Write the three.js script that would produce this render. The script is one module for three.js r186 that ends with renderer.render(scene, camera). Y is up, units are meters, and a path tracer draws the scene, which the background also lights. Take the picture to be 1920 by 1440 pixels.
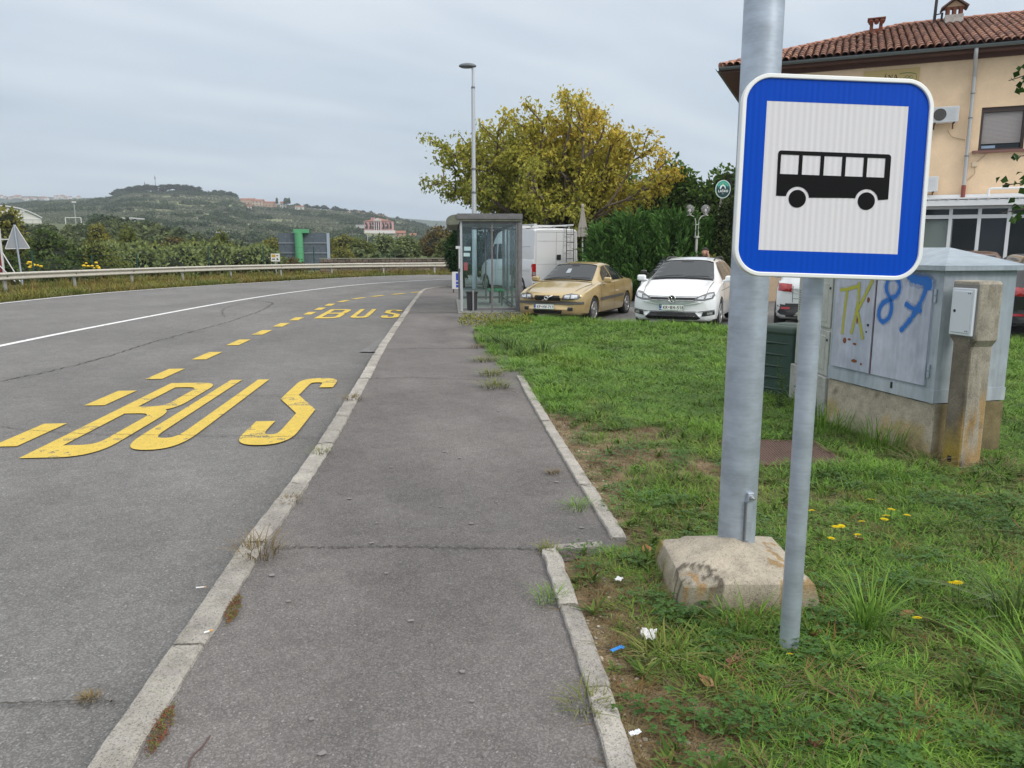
import * as THREE from 'three';
import { mergeGeometries } from 'three/addons/utils/BufferGeometryUtils.js';
import { toCreasedNormals } from 'three/addons/utils/BufferGeometryUtils.js';
import { RoundedBoxGeometry } from 'three/addons/geometries/RoundedBoxGeometry.js';
import { TessellateModifier } from 'three/addons/modifiers/TessellateModifier.js';
import { MarchingCubes } from 'three/addons/objects/MarchingCubes.js';
import { ImprovedNoise } from 'three/addons/math/ImprovedNoise.js';
import { Brush, Evaluator, SUBTRACTION } from 'three-bvh-csg';

// ---------- camera, sky, sun, exposure ----------
const scene = new THREE.Scene();
const camera = new THREE.PerspectiveCamera(53.13, 4 / 3, 0.05, 12000);
camera.position.set(0, 1.6, 0);
camera.rotation.set(-Math.atan(250 / 1440), 0, 0);
const renderer = new THREE.WebGLRenderer({ antialias: true });
renderer.setSize(1024, 768);
renderer.toneMapping = THREE.LinearToneMapping;
renderer.toneMappingExposure = 1.1;
renderer.shadowMap.enabled = true;

const perlin = new ImprovedNoise();
const pn = (x, y = 0, z = 0) => perlin.noise(x, y, z);
function fbm(x, y, z, o = 4) { let s = 0, a = 0.5, f = 1; for (let i = 0; i < o; i++) { s += a * pn(x * f, y * f, z * f + i * 7.3); a *= 0.5; f *= 2.03; } return s; }
function mulberry(a) { return () => { a = (a + 0x6d2b79f5) | 0; let t = Math.imul(a ^ (a >>> 15), 1 | a); t = (t + Math.imul(t ^ (t >>> 7), 61 | t)) ^ t; return ((t ^ (t >>> 14)) >>> 0) / 4294967296; }; }
let rnd = mulberry(7);
const R = (a, b) => a + (b - a) * rnd();
const clamp = (x, a = 0, b = 1) => Math.max(a, Math.min(b, x));
const lerp = (a, b, t) => a + (b - a) * t;
const sstep = (a, b, x) => { const t = clamp((x - a) / (b - a)); return t * t * (3 - 2 * t); };
const V = (x, y, z) => new THREE.Vector3(x, y, z);

{ // overcast sky: brighter towards the zenith and the veiled sun, soft streaks of cloud
  const W = 1024, Hh = 512, data = new Float32Array(W * Hh * 4);
  const sun = V(0.62, 0.62, 0.3).normalize();
  for (let j = 0; j < Hh; j++) for (let i = 0; i < W; i++) {
    const az = (i / W - 0.5) * Math.PI * 2, el = (j / (Hh - 1) - 0.5) * Math.PI;
    const d = V(Math.cos(el) * Math.cos(az), Math.sin(el), Math.cos(el) * Math.sin(az));
    const e = Math.max(d.y, 0), k = 1 / (e + 0.16), a = 0.6;
    const x = d.x * Math.cos(a) - d.z * Math.sin(a), z = d.x * Math.sin(a) + d.z * Math.cos(a);
    let c = fbm(x * k * 0.45 + 3, z * k * 1.5, 1.7, 5) + 0.4 * fbm(x * k * 1.5, z * k * 5, 9.1, 4);
    let b = 0.56 + 0.85 * Math.pow(e, 1.25) + 0.23 * c + 0.34 * Math.pow(Math.max(0, d.dot(sun)), 2.5);
    if (d.y < 0) b *= 1 - 0.4 * sstep(0, -0.4, d.y);
    const warm = clamp(0.5 + 1.2 * c + 0.5 * e);   // thin cloud is whiter, gaps bluer
    const o = (j * W + i) * 4;
    const up = sstep(0.08, 0.65, e); data[o] = b * lerp(lerp(0.79, 0.89, warm), 0.985, up); data[o + 1] = b * lerp(lerp(0.97, 1.0, warm), 1.0, up); data[o + 2] = b * lerp(lerp(1.19, 1.1, warm), 1.02, up); data[o + 3] = 1;
  }
  const sky = new THREE.DataTexture(data, W, Hh, THREE.RGBAFormat, THREE.FloatType);
  sky.mapping = THREE.EquirectangularReflectionMapping; sky.magFilter = THREE.LinearFilter; sky.minFilter = THREE.LinearFilter;
  sky.wrapS = THREE.RepeatWrapping; sky.needsUpdate = true;
  scene.background = sky; scene.environment = sky;
  const s = new THREE.DirectionalLight(new THREE.Color(1, 0.94, 0.84), 1.5);
  s.position.copy(sun.multiplyScalar(60)); s.castShadow = true; s.shadow.radius = 34; s.shadow.mapSize.set(2048, 2048);
  Object.assign(s.shadow.camera, { left: -45, right: 45, top: 45, bottom: -45, near: 1, far: 160 });
  s.target.position.set(0, 0, -18); scene.add(s, s.target);
}
scene.fog = new THREE.FogExp2(new THREE.Color(0.7, 0.77, 0.84), 0.00026);

// ---------- helpers ----------
const used = new Map();
function numbered(name) { const n = used.get(name) ?? 0; used.set(name, n + 1); return n ? name + '_' + String(n).padStart(3, '0') : name; }
function tag(o, label, category, group, kind) { if (label) o.userData.label = label; if (category) o.userData.category = category; if (group) o.userData.group = group; if (kind) o.userData.kind = kind; return o; }
function thing(name, label, category, pos = [0, 0, 0], turn = 0, group) {
  const o = new THREE.Group(); o.name = numbered(name); o.position.set(...pos); o.rotation.y = turn; scene.add(o);
  return tag(o, label, category, group);
}
function clean(g) {
  if (g.index) g = g.toNonIndexed();
  for (const k of Object.keys(g.attributes)) if (!['position', 'normal', 'uv', 'color'].includes(k)) g.deleteAttribute(k);
  if (!g.attributes.normal) g.computeVertexNormals();
  if (!g.attributes.uv) g.setAttribute('uv', new THREE.BufferAttribute(new Float32Array(g.attributes.position.count * 2), 2));
  g.morphAttributes = {}; g.groups = [];
  return g;
}
function merge(list) {
  list = list.flat().map(clean);
  if (list.some((g) => g.attributes.color)) for (const g of list) if (!g.attributes.color) g.setAttribute('color', new THREE.BufferAttribute(new Float32Array(g.attributes.position.count * 3).fill(1), 3));
  return list.length === 1 ? list[0] : mergeGeometries(list);
}
const SPLIT = new Set(['bolt', 'lock', 'rust_patch', 'hinge', 'notice', 'dark_symbol', 'blue_print', 'door_seam', 'hood_seam', 'blind', 'panel_crease', 'tailgate_seam', 'lower_trim', 'louvre', 'fan_ring', 'cable', 'bracket', 'pipe_bracket', 'grille_slat', 'intake_slat', 'rear_door_seam', 'blossom', 'graffiti_stroke', 'vent_slot']);
function mesh(name, geos, mat, parent) {
  if (Array.isArray(geos) && geos.length > 1 && SPLIT.has(name)) return geos.map((g) => mesh(name, [g], mat, parent))[0];
  const m = new THREE.Mesh(Array.isArray(geos) ? merge(geos) : geos, mat);
  m.name = parent && parent !== scene ? name : numbered(name); m.castShadow = m.receiveShadow = true; (parent ?? scene).add(m); return m;
}
function structure(name, geos, mat) { const m = mesh(name, geos, mat, scene); m.userData.kind = 'structure'; return m; }
// uv in metres, by the direction a face looks
function boxUV(g, s = 1) {
  g = clean(g); const p = g.attributes.position, uv = g.attributes.uv, a = V(), b = V(), c = V();
  for (let i = 0; i < p.count; i += 3) {
    a.fromBufferAttribute(p, i); b.fromBufferAttribute(p, i + 1); c.fromBufferAttribute(p, i + 2);
    const n = b.clone().sub(a).cross(c.clone().sub(a)), x = Math.abs(n.x), y = Math.abs(n.y), z = Math.abs(n.z);
    [a, b, c].forEach((q, k) => { const w = y >= x && y >= z ? [q.x, q.z] : x >= z ? [q.z, q.y] : [q.x, q.y]; uv.setXY(i + k, w[0] * s, w[1] * s); });
  }
  return g;
}
function box(w, h, d, x = 0, y = 0, z = 0, ry = 0, bevel = 0) {
  const g = bevel ? new RoundedBoxGeometry(w, h, d, 2, bevel) : new THREE.BoxGeometry(w, h, d);
  if (ry) g.rotateY(ry); g.translate(x, y, z); return boxUV(g);
}
function cyl(r0, r1, h, x = 0, y = 0, z = 0, n = 16) { const g = new THREE.CylinderGeometry(r1, r0, h, n); g.translate(x, y + h / 2, z); return g; }
function bar(a, b, r0, r1 = r0, n = 8) {
  const d = V(...b).sub(V(...a)), g = new THREE.CylinderGeometry(r1, r0, d.length(), n);
  g.applyQuaternion(new THREE.Quaternion().setFromUnitVectors(V(0, 1, 0), d.clone().normalize())); g.translate((a[0] + b[0]) / 2, (a[1] + b[1]) / 2, (a[2] + b[2]) / 2); return g;
}
function tube(pts, r, seg = 24, n = 8) { return new THREE.TubeGeometry(new THREE.CatmullRomCurve3(pts.map((p) => V(...p))), seg, r, n); }
function shapeOf(pts) { return new THREE.Shape(pts.map((p) => new THREE.Vector2(p[0], p[1]))); }
function roundRect(w, h, r, S = THREE.Shape) {
  const s = new S(), x = -w / 2, y = -h / 2;
  s.moveTo(x + r, y); s.lineTo(x + w - r, y); s.absarc(x + w - r, y + r, r, -Math.PI / 2, 0); s.lineTo(x + w, y + h - r); s.absarc(x + w - r, y + h - r, r, 0, Math.PI / 2);
  s.lineTo(x + r, y + h); s.absarc(x + r, y + h - r, r, Math.PI / 2, Math.PI); s.lineTo(x, y + r); s.absarc(x + r, y + r, r, Math.PI, Math.PI * 1.5); return s;
}
function extrude(shape, depth, bevel = 0, curve = 10) {
  return new THREE.ExtrudeGeometry(shape, { depth, bevelEnabled: bevel > 0, bevelSize: bevel, bevelThickness: bevel, bevelSegments: 2, curveSegments: curve });
}
function paint(g, fn) { // vertex colours from position
  const p = g.attributes.position, c = new Float32Array(p.count * 3), q = V(0, 0, 0);
  for (let i = 0; i < p.count; i++) { q.fromBufferAttribute(p, i); const k = fn(q, i); c[i * 3] = k[0]; c[i * 3 + 1] = k[1]; c[i * 3 + 2] = k[2]; }
  g.setAttribute('color', new THREE.BufferAttribute(c, 3)); return g;
}
// grid of points -> mesh with uv in metres
function gridMesh(rows, uvScale = 1) {
  const nr = rows.length, nc = rows[0].length, pos = [], uv = [], idx = [];
  for (const r of rows) for (const p of r) { pos.push(p[0], p[1], p[2]); uv.push(p[0] * uvScale, p[2] * uvScale); }
  for (let i = 0; i < nr - 1; i++) for (let j = 0; j < nc - 1; j++) { const a = i * nc + j; idx.push(a, a + 1, a + nc, a + 1, a + nc + 1, a + nc); }
  const g = new THREE.BufferGeometry(); g.setAttribute('position', new THREE.Float32BufferAttribute(pos, 3)); g.setAttribute('uv', new THREE.Float32BufferAttribute(uv, 2)); g.setIndex(idx);
  g.computeVertexNormals(); if (g.attributes.normal.getY(0) < 0) { g.setIndex(idx.slice().reverse()); g.computeVertexNormals(); }
  return g;
}
function catmull(pts, n) { const c = new THREE.CatmullRomCurve3(pts.map((p) => V(p[0], 0, p[1])), false, 'centripetal'); return c.getSpacedPoints(n).map((p) => [p.x, p.z]); }

// ---------- textures and materials ----------
function tex(size, fn, srgb = false, h = size) {
  const d = new Uint8Array(size * h * 4);
  for (let j = 0; j < h; j++) for (let i = 0; i < size; i++) { const c = fn(i, j), o = (j * size + i) * 4; d[o] = clamp(c[0]) * 255; d[o + 1] = clamp(c[1]) * 255; d[o + 2] = clamp(c[2]) * 255; d[o + 3] = 255; }
  const t = new THREE.DataTexture(d, size, h, THREE.RGBAFormat); t.magFilter = THREE.LinearFilter; t.wrapS = t.wrapT = THREE.RepeatWrapping; if (srgb) t.colorSpace = THREE.SRGBColorSpace; t.needsUpdate = true; return t;
}
function valueNoise(size, cells, seed) { // tileable
  const r = mulberry(seed), n = cells, g = Float32Array.from({ length: n * n }, () => r());
  return (i, j) => { const x = (i / size) * n, y = (j / size) * n, x0 = Math.floor(x), y0 = Math.floor(y), fx = x - x0, fy = y - y0, sx = fx * fx * (3 - 2 * fx), sy = fy * fy * (3 - 2 * fy);
    const at = (a, b) => g[(((b % n) + n) % n) * n + (((a % n) + n) % n)];
    return lerp(lerp(at(x0, y0), at(x0 + 1, y0), sx), lerp(at(x0, y0 + 1), at(x0 + 1, y0 + 1), sx), sy); };
}
function rep(t, sx, sy = sx) { const c = t.clone(); c.repeat.set(sx, sy); c.needsUpdate = true; return c; }
const Mat = (c, roughness = 0.8, o = {}) => new THREE.MeshStandardMaterial({ color: Array.isArray(c) ? new THREE.Color().setRGB(...c) : c, roughness, ...o });
const Phys = (c, roughness, o = {}) => new THREE.MeshPhysicalMaterial({ color: Array.isArray(c) ? new THREE.Color().setRGB(...c) : c, roughness, ...o });

const T = {};
{
  const S = 1024, n1 = valueNoise(S, 300, 11), n2 = valueNoise(S, 160, 12), n3 = valueNoise(S, 24, 13), n4 = valueNoise(S, 7, 14), n6 = valueNoise(S, 460, 15);
  const h = (i, j) => 0.5 * n1(i, j) + 0.3 * n2(i, j) + 0.2 * n6(i, j);
  // crushed stone: many small chips of varied grey set in darker binder
  const col = new Float32Array(S * S).fill(0.4), bump = new Float32Array(S * S).fill(0.25), rs = mulberry(19);
  for (let k = 0; k < 42000; k++) { const cx = rs() * S, cy = rs() * S, r = 1.6 + 3.6 * rs() * rs() + rs(), e = 0.6 + 0.4 * rs(), an = rs() * 3.14, ca = Math.cos(an), sa = Math.sin(an), u = rs(), g = u > 0.975 ? 0.86 : u < 0.06 ? 0.34 : 0.45 + 0.2 * rs(), hgt = 0.5 + 0.5 * rs(), R0 = Math.ceil(r);
    for (let y = -R0; y <= R0; y++) for (let x = -R0; x <= R0; x++) { const p = (x * ca + y * sa) / r, q = (-x * sa + y * ca) / (r * e), d = p * p + q * q; if (d > 1) continue; const o = ((Math.floor(cy + y) + S) % S) * S + (Math.floor(cx + x) + S) % S; col[o] = lerp(col[o], g, d > 0.7 ? 0.5 : 1); bump[o] = hgt * (1 - 0.4 * d); } }
  T.asphalt = tex(S, (i, j) => { const c = col[j * S + i] + 0.07 * (n3(i, j) - 0.5) + 0.05 * (n4(i, j) - 0.5) + 0.05 * (n6(i, j) - 0.5); return [c, c * 0.994, c * 0.986]; });
  const worn = (i, j) => (n4(i, j) + 0.55 * n3(i, j) > 1.15 && col[j * S + i] < 0.48) || col[j * S + i] < 0.35;
  T.paint = tex(S, (i, j) => { if (worn(i, j)) { const c = col[j * S + i] * 0.36; return [c * 1.15, c * 1.05, c * 0.75]; } const c = 0.92 + 0.16 * (n1(i, j) - 0.5) + 0.12 * (n3(i, j) - 0.5); return [0.7 * c, 0.5 * c, 0.082 * c]; });
  T.whiteLine = tex(S, (i, j) => { if (worn(i, j)) { const c = col[j * S + i] * 0.5; return [c, c, c]; } const c = 0.76 + 0.1 * (n3(i, j) - 0.5); return [c, c, c * 0.98]; });
  T.asphaltBump = tex(S, (i, j) => { const v = bump[j * S + i]; return [v, v, v]; });
  const c1 = valueNoise(512, 128, 21), c2 = valueNoise(512, 40, 22), c3 = valueNoise(512, 9, 23), c4 = valueNoise(512, 250, 24);
  T.concrete = tex(512, (i, j) => { let c = 0.74 + 0.2 * (c1(i, j) - 0.5) + 0.16 * (c2(i, j) - 0.5) + 0.22 * (c3(i, j) - 0.5) + 0.2 * (c4(i, j) - 0.5); if (c1(i, j) < 0.13) c -= 0.22; return [c, c * 0.985, c * 0.955]; });
  T.concreteBump = tex(512, (i, j) => { let c = 0.5 * c1(i, j) + 0.3 * c2(i, j) + 0.3 * c4(i, j); if (c1(i, j) < 0.13) c -= 0.3; return [c, c, c]; });
  const z1 = valueNoise(512, 60, 31), z2 = valueNoise(512, 14, 32), z3 = valueNoise(512, 200, 33);
  T.zinc = tex(512, (i, j) => { const c = 0.78 + 0.07 * (z1(i, j * 2) - 0.5) + 0.2 * (z2(i, j) - 0.5) + 0.1 * (z2(i * 2, j * 3) - 0.5) + 0.07 * (z1(i * 0.2, j * 4) - 0.5); return [c * 0.985, c, c * 1.02]; });
  T.zincRough = tex(512, (i, j) => { const c = 0.52 + 0.25 * (z2(j, i) - 0.5) + 0.12 * (z1(i, j) - 0.5); return [c, c, c]; });
  const s1 = valueNoise(512, 150, 41), s2 = valueNoise(512, 30, 42), s3 = valueNoise(512, 256, 43);
  T.soil = tex(512, (i, j) => { let c = 0.62 + 0.4 * (s1(i, j) - 0.5) + 0.3 * (s2(i, j) - 0.5) + 0.25 * (s3(i, j) - 0.5); if (s1(j, i) > 0.93) c += 0.3; return [c, c * 0.97, c * 0.92]; });
  T.soilBump = tex(512, (i, j) => { const c = 0.5 * s1(i, j) + 0.5 * s2(i, j); return [c, c, c]; });
  T.plaster = tex(512, (i, j) => { const c = 0.93 + 0.08 * (c4(i, j) - 0.5) + 0.08 * (c3(i, j) - 0.5) + 0.05 * (c2(i, j) - 0.5); return [c, c, c]; });
  T.scuff = tex(512, (i, j) => { const c = 0.86 + 0.16 * (z2(i, j) - 0.5) + 0.14 * (valueNoiseStreak(i, j) - 0.5) + 0.1 * (c2(i, j) - 0.5); return [c, c, c]; });
}
function valueNoiseStreak(i, j) { valueNoiseStreak.f ??= valueNoise(512, 48, 55); return valueNoiseStreak.f(i, j * 0.12); }

const M = {
  road: Phys([0.39, 0.383, 0.378], 0.95, { specularIntensity: 0.35, map: rep(T.asphalt, 1 / 1.5), bumpMap: rep(T.asphaltBump, 1 / 1.5), bumpScale: 0.0045, vertexColors: true }),
  pave: Phys([0.365, 0.347, 0.338], 0.95, { specularIntensity: 0.35, map: rep(T.asphalt, 1 / 1.25), bumpMap: rep(T.asphaltBump, 1 / 1.25), bumpScale: 0.0035, vertexColors: true }),
  kerb: Mat([0.5, 0.48, 0.445], 0.95, { map: rep(T.concrete, 1 / 0.6), bumpMap: rep(T.concreteBump, 1 / 0.6), bumpScale: 0.006, vertexColors: true }),
  concrete: Mat([0.52, 0.485, 0.425], 0.95, { map: rep(T.concrete, 1 / 0.5), bumpMap: rep(T.concreteBump, 1 / 0.5), bumpScale: 0.002, vertexColors: true }),
  zinc: Mat([0.57, 0.63, 0.71], 0.5, { map: rep(T.zinc, 1, 1), metalness: 0.55 }),
  soil: Mat([0.42, 0.34, 0.22], 1, { map: rep(T.soil, 1 / 0.9), bumpMap: rep(T.soilBump, 1 / 0.9), bumpScale: 0.02, vertexColors: true }),
  land: Mat([1, 1, 1], 1, { vertexColors: true }),
  yellow: Mat([1, 1, 1], 0.8, { map: rep(T.paint, 1 / 1.5), bumpMap: rep(T.asphaltBump, 1 / 1.5), bumpScale: 0.003 }),
  whitePaint: Mat([1, 1, 1], 0.8, { map: rep(T.whiteLine, 1 / 1.5) }),
  black: Mat([0.012, 0.012, 0.013], 0.55), rubber: Mat([0.022, 0.022, 0.023], 0.85), dark: Mat([0.03, 0.031, 0.033], 0.6),
  leaf: Phys([1, 1, 1], 0.75, { vertexColors: true, transmission: 0.28, thickness: 0, ior: 1.2 }),
  grass: Phys([1, 1, 1], 0.7, { vertexColors: true, transmission: 0.3, thickness: 0, ior: 1.2 }),
  bark: Mat([0.1, 0.08, 0.06], 0.95, { map: rep(T.concrete, 1.5) }),
  white: Mat([0.78, 0.78, 0.77], 0.5), rust: Mat([0.16, 0.07, 0.035], 0.95),
  brown: Mat([0.09, 0.045, 0.035], 0.6), glass: Phys([0.93, 0.97, 0.97], 0.02, { transmission: 1, thickness: 0, ior: 1.35, specularIntensity: 0.7 }),
};
// ---------- lie of the land ----------
const RY = -0.12;                                     // road level; the pavement is 0
const LOT = -0.1;
const crest = [[-0.92, 49], [-0.855, 49], [-0.65, 54], [-0.575, 60], [-0.51, 63], [-0.499, 68], [-0.48, 70], [-0.425, 70], [-0.396, 70], [-0.352, 65], [-0.332, 58], [-0.298, 55], [-0.244, 51], [-0.177, 44], [-0.143, 37], [-0.108, 28], [-0.075, 21], [-0.041, 13], [0.027, 4], [0.2, 2], [1.2, 2]];
const mid = [[-0.95, 10], [-0.5, 9], [-0.44, 5], [-0.33, 0], [-0.1, -2], [0.1, -1], [1.2, 0]];
function table(t, x) { if (x <= t[0][0]) return t[0][1]; for (let i = 1; i < t.length; i++) if (x <= t[i][0]) return lerp(t[i - 1][1], t[i][1], (x - t[i - 1][0]) / (t[i][0] - t[i - 1][0])); return t[t.length - 1][1]; }
function landY(x, z) {
  const D = Math.max(1, Math.hypot(x * 0.6, z)), side = clamp(x / Math.max(1, -z), -0.95, 1.2);
  let h = -0.3;
  if (z < -30) {
    const m = table(mid, side), c = table(crest, side);
    h = lerp(-0.3, m, sstep(70, 230, -z));
    const t = clamp((-z - 260) / 690); h += (c - m) * Math.pow(t, 1.5);
    if (-z > 260) h += 1.6 * fbm(x / 60, z / 60, 3) * sstep(260, 500, -z) * (1 - sstep(800, 950, -z));
    if (-z > 950) h -= (-z - 950) * 0.12;
  }
  return h;
}
{ // ground sheet out to the horizon, with the hill that the village road looks at
  const zs = [60, 20, 0, -20, -34, -44, -52, -60, -70, -85, -100, -120, -145, -175, -205, -235, -262, -290, -320, -350, -380, -410, -440, -470, -500, -530, -560, -590, -620, -650, -680, -710, -740, -770, -800, -830, -860, -890, -915, -935, -950, -970, -1000, -1060, -1200];
  const rows = zs.map((z) => { const r = [], w = Math.max(140, -z * 1.1); for (let i = 0; i <= 150; i++) { const x = lerp(-w, w, i / 150); let y = landY(x, z); if (z < -20 && z > -60 && x < -20) y += 0.1; r.push([x, y, z]); } return r; });
  const g = gridMesh(rows, 1);
  const mixA = (a, b, t) => a.map((v, i) => lerp(v, b[i], t));
  paint(g, (p) => {
    const D = -p.z, f = 0.5 + fbm(p.x / 40, p.z / 25, 5, 4), s = p.x / Math.max(1, D);
    let c = [0.06 + 0.05 * f, 0.085 + 0.035 * f, 0.035 + 0.02 * f];
    if (D > 215 && D < 330 && s < -0.535 && s > -0.7) c = [0.05, 0.12, 0.035];        // mown pitch by the hall
    if (D > 290 && D < 430 && s < -0.5 && s > -0.63 && fbm(p.x / 30, p.z / 30, 9, 2) > -0.1) c = [0.17, 0.13, 0.085]; // bare earth
    if (D > 330) c = mixA([0.115, 0.13, 0.06], [0.2, 0.2, 0.1], clamp(0.4 + fbm(p.x / 60, p.z / 14, 8, 3))); if (D > 380 && fbm(p.x / 90, p.z / 22, 12, 3) > 0.14) c = [0.2, 0.235, 0.095];   // open meadow strips
    return c;
  });
  structure('ground', g, M.land);
}
{ // farther ridge with the village, and the blue mountain
  const ridge = (D, pts, col, name) => {
    const rows = [0, 1, 2].map((k) => pts.map(([x, y]) => k === 0 ? [x * 0.82, -20, -D * 0.8] : k === 1 ? [x, y, -D] : [x * 1.2, -20, -D * 1.25]));
    const c = rows.map((r) => { const o = []; for (let i = 0; i < r.length - 1; i++) for (let k = 0; k < 12; k++) { const t = k / 12; o.push([lerp(r[i][0], r[i + 1][0], t), lerp(r[i][1], r[i + 1][1], t) + (r === rows[1] ? pn(i * 12 + k, D) * D * 0.0012 : 0), lerp(r[i][2], r[i + 1][2], t)]); } return o; });
    structure(name, paint(gridMesh(c), () => col), M.land);
  };
  ridge(1900, [[-2600, 110], [-1748, 126], [-1233, 129], [-1156, 131], [-1092, 128], [-977, 126], [-722, 97], [-335, 84], [-78, 65], [400, 40]], [0.05, 0.07, 0.045], 'far_ridge');
  ridge(5000, [[-2400, 60], [-1227, 102], [-885, 152], [-612, 186], [-408, 194], [-204, 184], [136, 150], [1500, 100], [3200, 60]], [0.05, 0.065, 0.06], 'mountain');
}
// ---------- road ----------
const roadL = catmull([[-10.5, 14], [-14, 0], [-16, -12], [-16.9, -25], [-16.7, -32.4], [-14.55, -40.2], [-9.4, -51.8], [-4.6, -57.7], [5, -64], [22, -69]], 90);
const kerbC = [[-0.95, 6], [-1.12, 1], [-1.25, -2.17], [-1.32, -2.89], [-1.42, -4], [-1.5, -5.5], [-1.66, -7.4], [-1.97, -10.6], [-2.14, -12.3], [-3.05, -23.5], [-3.4, -28], [-3.63, -31.5], [-3.62, -33.2], [-3.1, -34.8], [-2.2, -35.6], [0.5, -36.6], [6, -39.2], [18, -43]];
const kerbLine = catmull(kerbC, 400);
const nearestOn = (line, z) => { let b = 0, bd = 1e9; line.forEach((p, i) => { const d = Math.abs(p[1] - z); if (d < bd) { bd = d; b = i; } }); return line[b]; };
const kerbX = (z) => nearestOn(kerbLine.slice(0, 300), z)[0];
{
  const Rr = catmull(kerbC.map(([x, z]) => [x + 0.05, z]), 90), rows = [];
  const fr = [...Array(46).keys()].map((k) => k / 45);
  for (let i = 0; i <= 90; i++) {
    const a = roadL[i], b = Rr[i];
    rows.push(fr.map((f) => [lerp(a[0] - 0.5, b[0], f), RY + 0.012 * Math.sin(f * Math.PI) - (f < 0.01 ? 0.02 : 0), lerp(a[1], b[1], f)]));
  }
  // refine lengthwise
  const fine = []; for (let i = 0; i < rows.length - 1; i++) for (let k = 0; k < 4; k++) fine.push(rows[i].map((p, j) => p.map((v, c) => lerp(v, rows[i + 1][j][c], k / 4))));
  const g = gridMesh(fine, 1);
  paint(g, (p) => {
    let v = 1 + 0.24 * fbm(p.x / 2.2, p.z / 3.5, 1, 4) + 0.1 * fbm(p.x * 1.3, p.z * 0.7, 6, 3);
    const lane = p.x - kerbX(p.z);                    // wheel tracks in the bus bay, and a darker worn strip
    v *= 1 - 0.07 * Math.exp(-Math.pow((lane + 2.6) / 0.5, 2)) - 0.1 * Math.exp(-Math.pow((lane + 0.25) / 0.22, 2));
    if (p.x < -5.2) v *= 1.03; v *= 1 - 0.07 * sstep(0.12, 0.15, fbm(p.x / 2.6 + 9, p.z / 4.5, 41, 3)) + 0.05 * sstep(0.14, 0.18, fbm(p.x / 3.2, p.z / 6 + 5, 57, 3));
    const oil = fbm(p.x * 0.9, p.z * 0.45, 31, 3); if (lane > -3 && oil > 0.2) v *= 1 - 0.7 * (oil - 0.2);
    return [v, v * 0.995, v * 0.985];
  });
  const road = structure('road', g, M.road); road.userData.label = 'curving grey asphalt road with bus bay and yellow markings';
  const flat = (list, y) => list.map((g2) => { g2 = clean(g2); return g2; });
  const ribbon = (line, w, y) => { // a painted line along a polyline
    const rows2 = line.map((p, i) => { const a = line[Math.max(0, i - 1)], b = line[Math.min(line.length - 1, i + 1)], l = Math.hypot(b[0] - a[0], b[1] - a[1]), nx = -(b[1] - a[1]) / l, nz = (b[0] - a[0]) / l; return [[p[0] + nx * w / 2, y, p[1] + nz * w / 2], [p[0] - nx * w / 2, y, p[1] - nz * w / 2]]; });
    return gridMesh(rows2, 1);
  };
  const yM = RY + 0.0165;
  mesh('centre_line', ribbon(catmull([[-7.2, 6], [-8.5, -5], [-9.31, -13.9], [-9.5, -18], [-9.55, -26.6], [-9.1, -32.5], [-7.32, -40.9], [-3.7, -47], [4, -52], [16, -56]], 120), 0.16, yM), M.whitePaint, road);
  mesh('edge_line', ribbon(catmull([[-10.3, 14], [-13.8, 0], [-15.8, -12], [-16.76, -25.2], [-16.56, -32.4], [-14.41, -40.2], [-9.26, -51.8], [-4.5, -57.6], [5, -63.8], [20, -68]], 120), 0.15, yM), M.whitePaint, road);
  // yellow dashes of the bay
  const d0 = V(-0.092, 0, -0.9958), r0 = V(0.9958, 0, -0.092);
  const para = (x, z, len, w, dx) => { const f = V(dx, 0, -1).normalize(), r = V(-f.z, 0, f.x), a = V(x, yM, z), q = [a, a.clone().addScaledVector(r, w), a.clone().addScaledVector(r, w).addScaledVector(f, len), a.clone().addScaledVector(f, len)];
    return gridMesh([[q[0].toArray(), q[1].toArray()], [q[3].toArray(), q[2].toArray()]], 1); };
  for (const [x, z] of [[-4.42, -4.78], [-4.6, -6.58], [-4.78, -8.41], [-4.94, -10.2], [-5.09, -12.09], [-5.23, -13.96], [-5.36, -15.75], [-5.45, -17.42], [-5.54, -19.05], [-5.66, -20.79], [-5.79, -22.48], [-5.9, -24.2]]) mesh('bay_dash', para(x, z, 0.92, 0.22, -0.085), M.yellow, road);
  for (const [x, z, dx] of [[-5.93, -26, 0.1], [-5.78, -27.6, 0.22], [-5.38, -29.1, 0.32], [-4.83, -30.5, 0.42], [-4.25, -31.9, 0.5]]) mesh('bay_dash', para(x, z, 0.95, 0.22, dx), M.yellow, road);
  // BUS lettering: letters drawn in metres (across, along)
  const B = (w, h, s) => {
    const S = new THREE.Shape(), m = h * 0.53, k = s * 2.6; // s: stroke across, k: stroke along
    S.moveTo(0, 0); S.lineTo(w * 0.5, 0); S.bezierCurveTo(w * 0.85, 0, w, h * 0.05, w, h * 0.14); S.lineTo(w, m - h * 0.12); S.quadraticCurveTo(w, m - h * 0.03, w * 0.86, m); S.quadraticCurveTo(w * 1.02, m + h * 0.03, w * 1.02, m + h * 0.12);
    S.lineTo(w * 1.02, h - h * 0.12); S.bezierCurveTo(w * 1.02, h * 0.96, w * 0.9, h, w * 0.55, h); S.lineTo(0, h); S.lineTo(0, 0);
    const hole = (y0, y1) => { const q = new THREE.Path(); q.moveTo(s, y0); q.lineTo(w * 0.5, y0); q.quadraticCurveTo(w - s, y0, w - s, y0 + h * 0.06); q.lineTo(w - s, y1 - h * 0.06); q.quadraticCurveTo(w - s, y1, w * 0.5, y1); q.lineTo(s, y1); q.lineTo(s, y0); S.holes.push(q); };
    hole(k, m - k * 0.45); hole(m + k * 0.45, h - k * 0.8); return S;
  };
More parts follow.
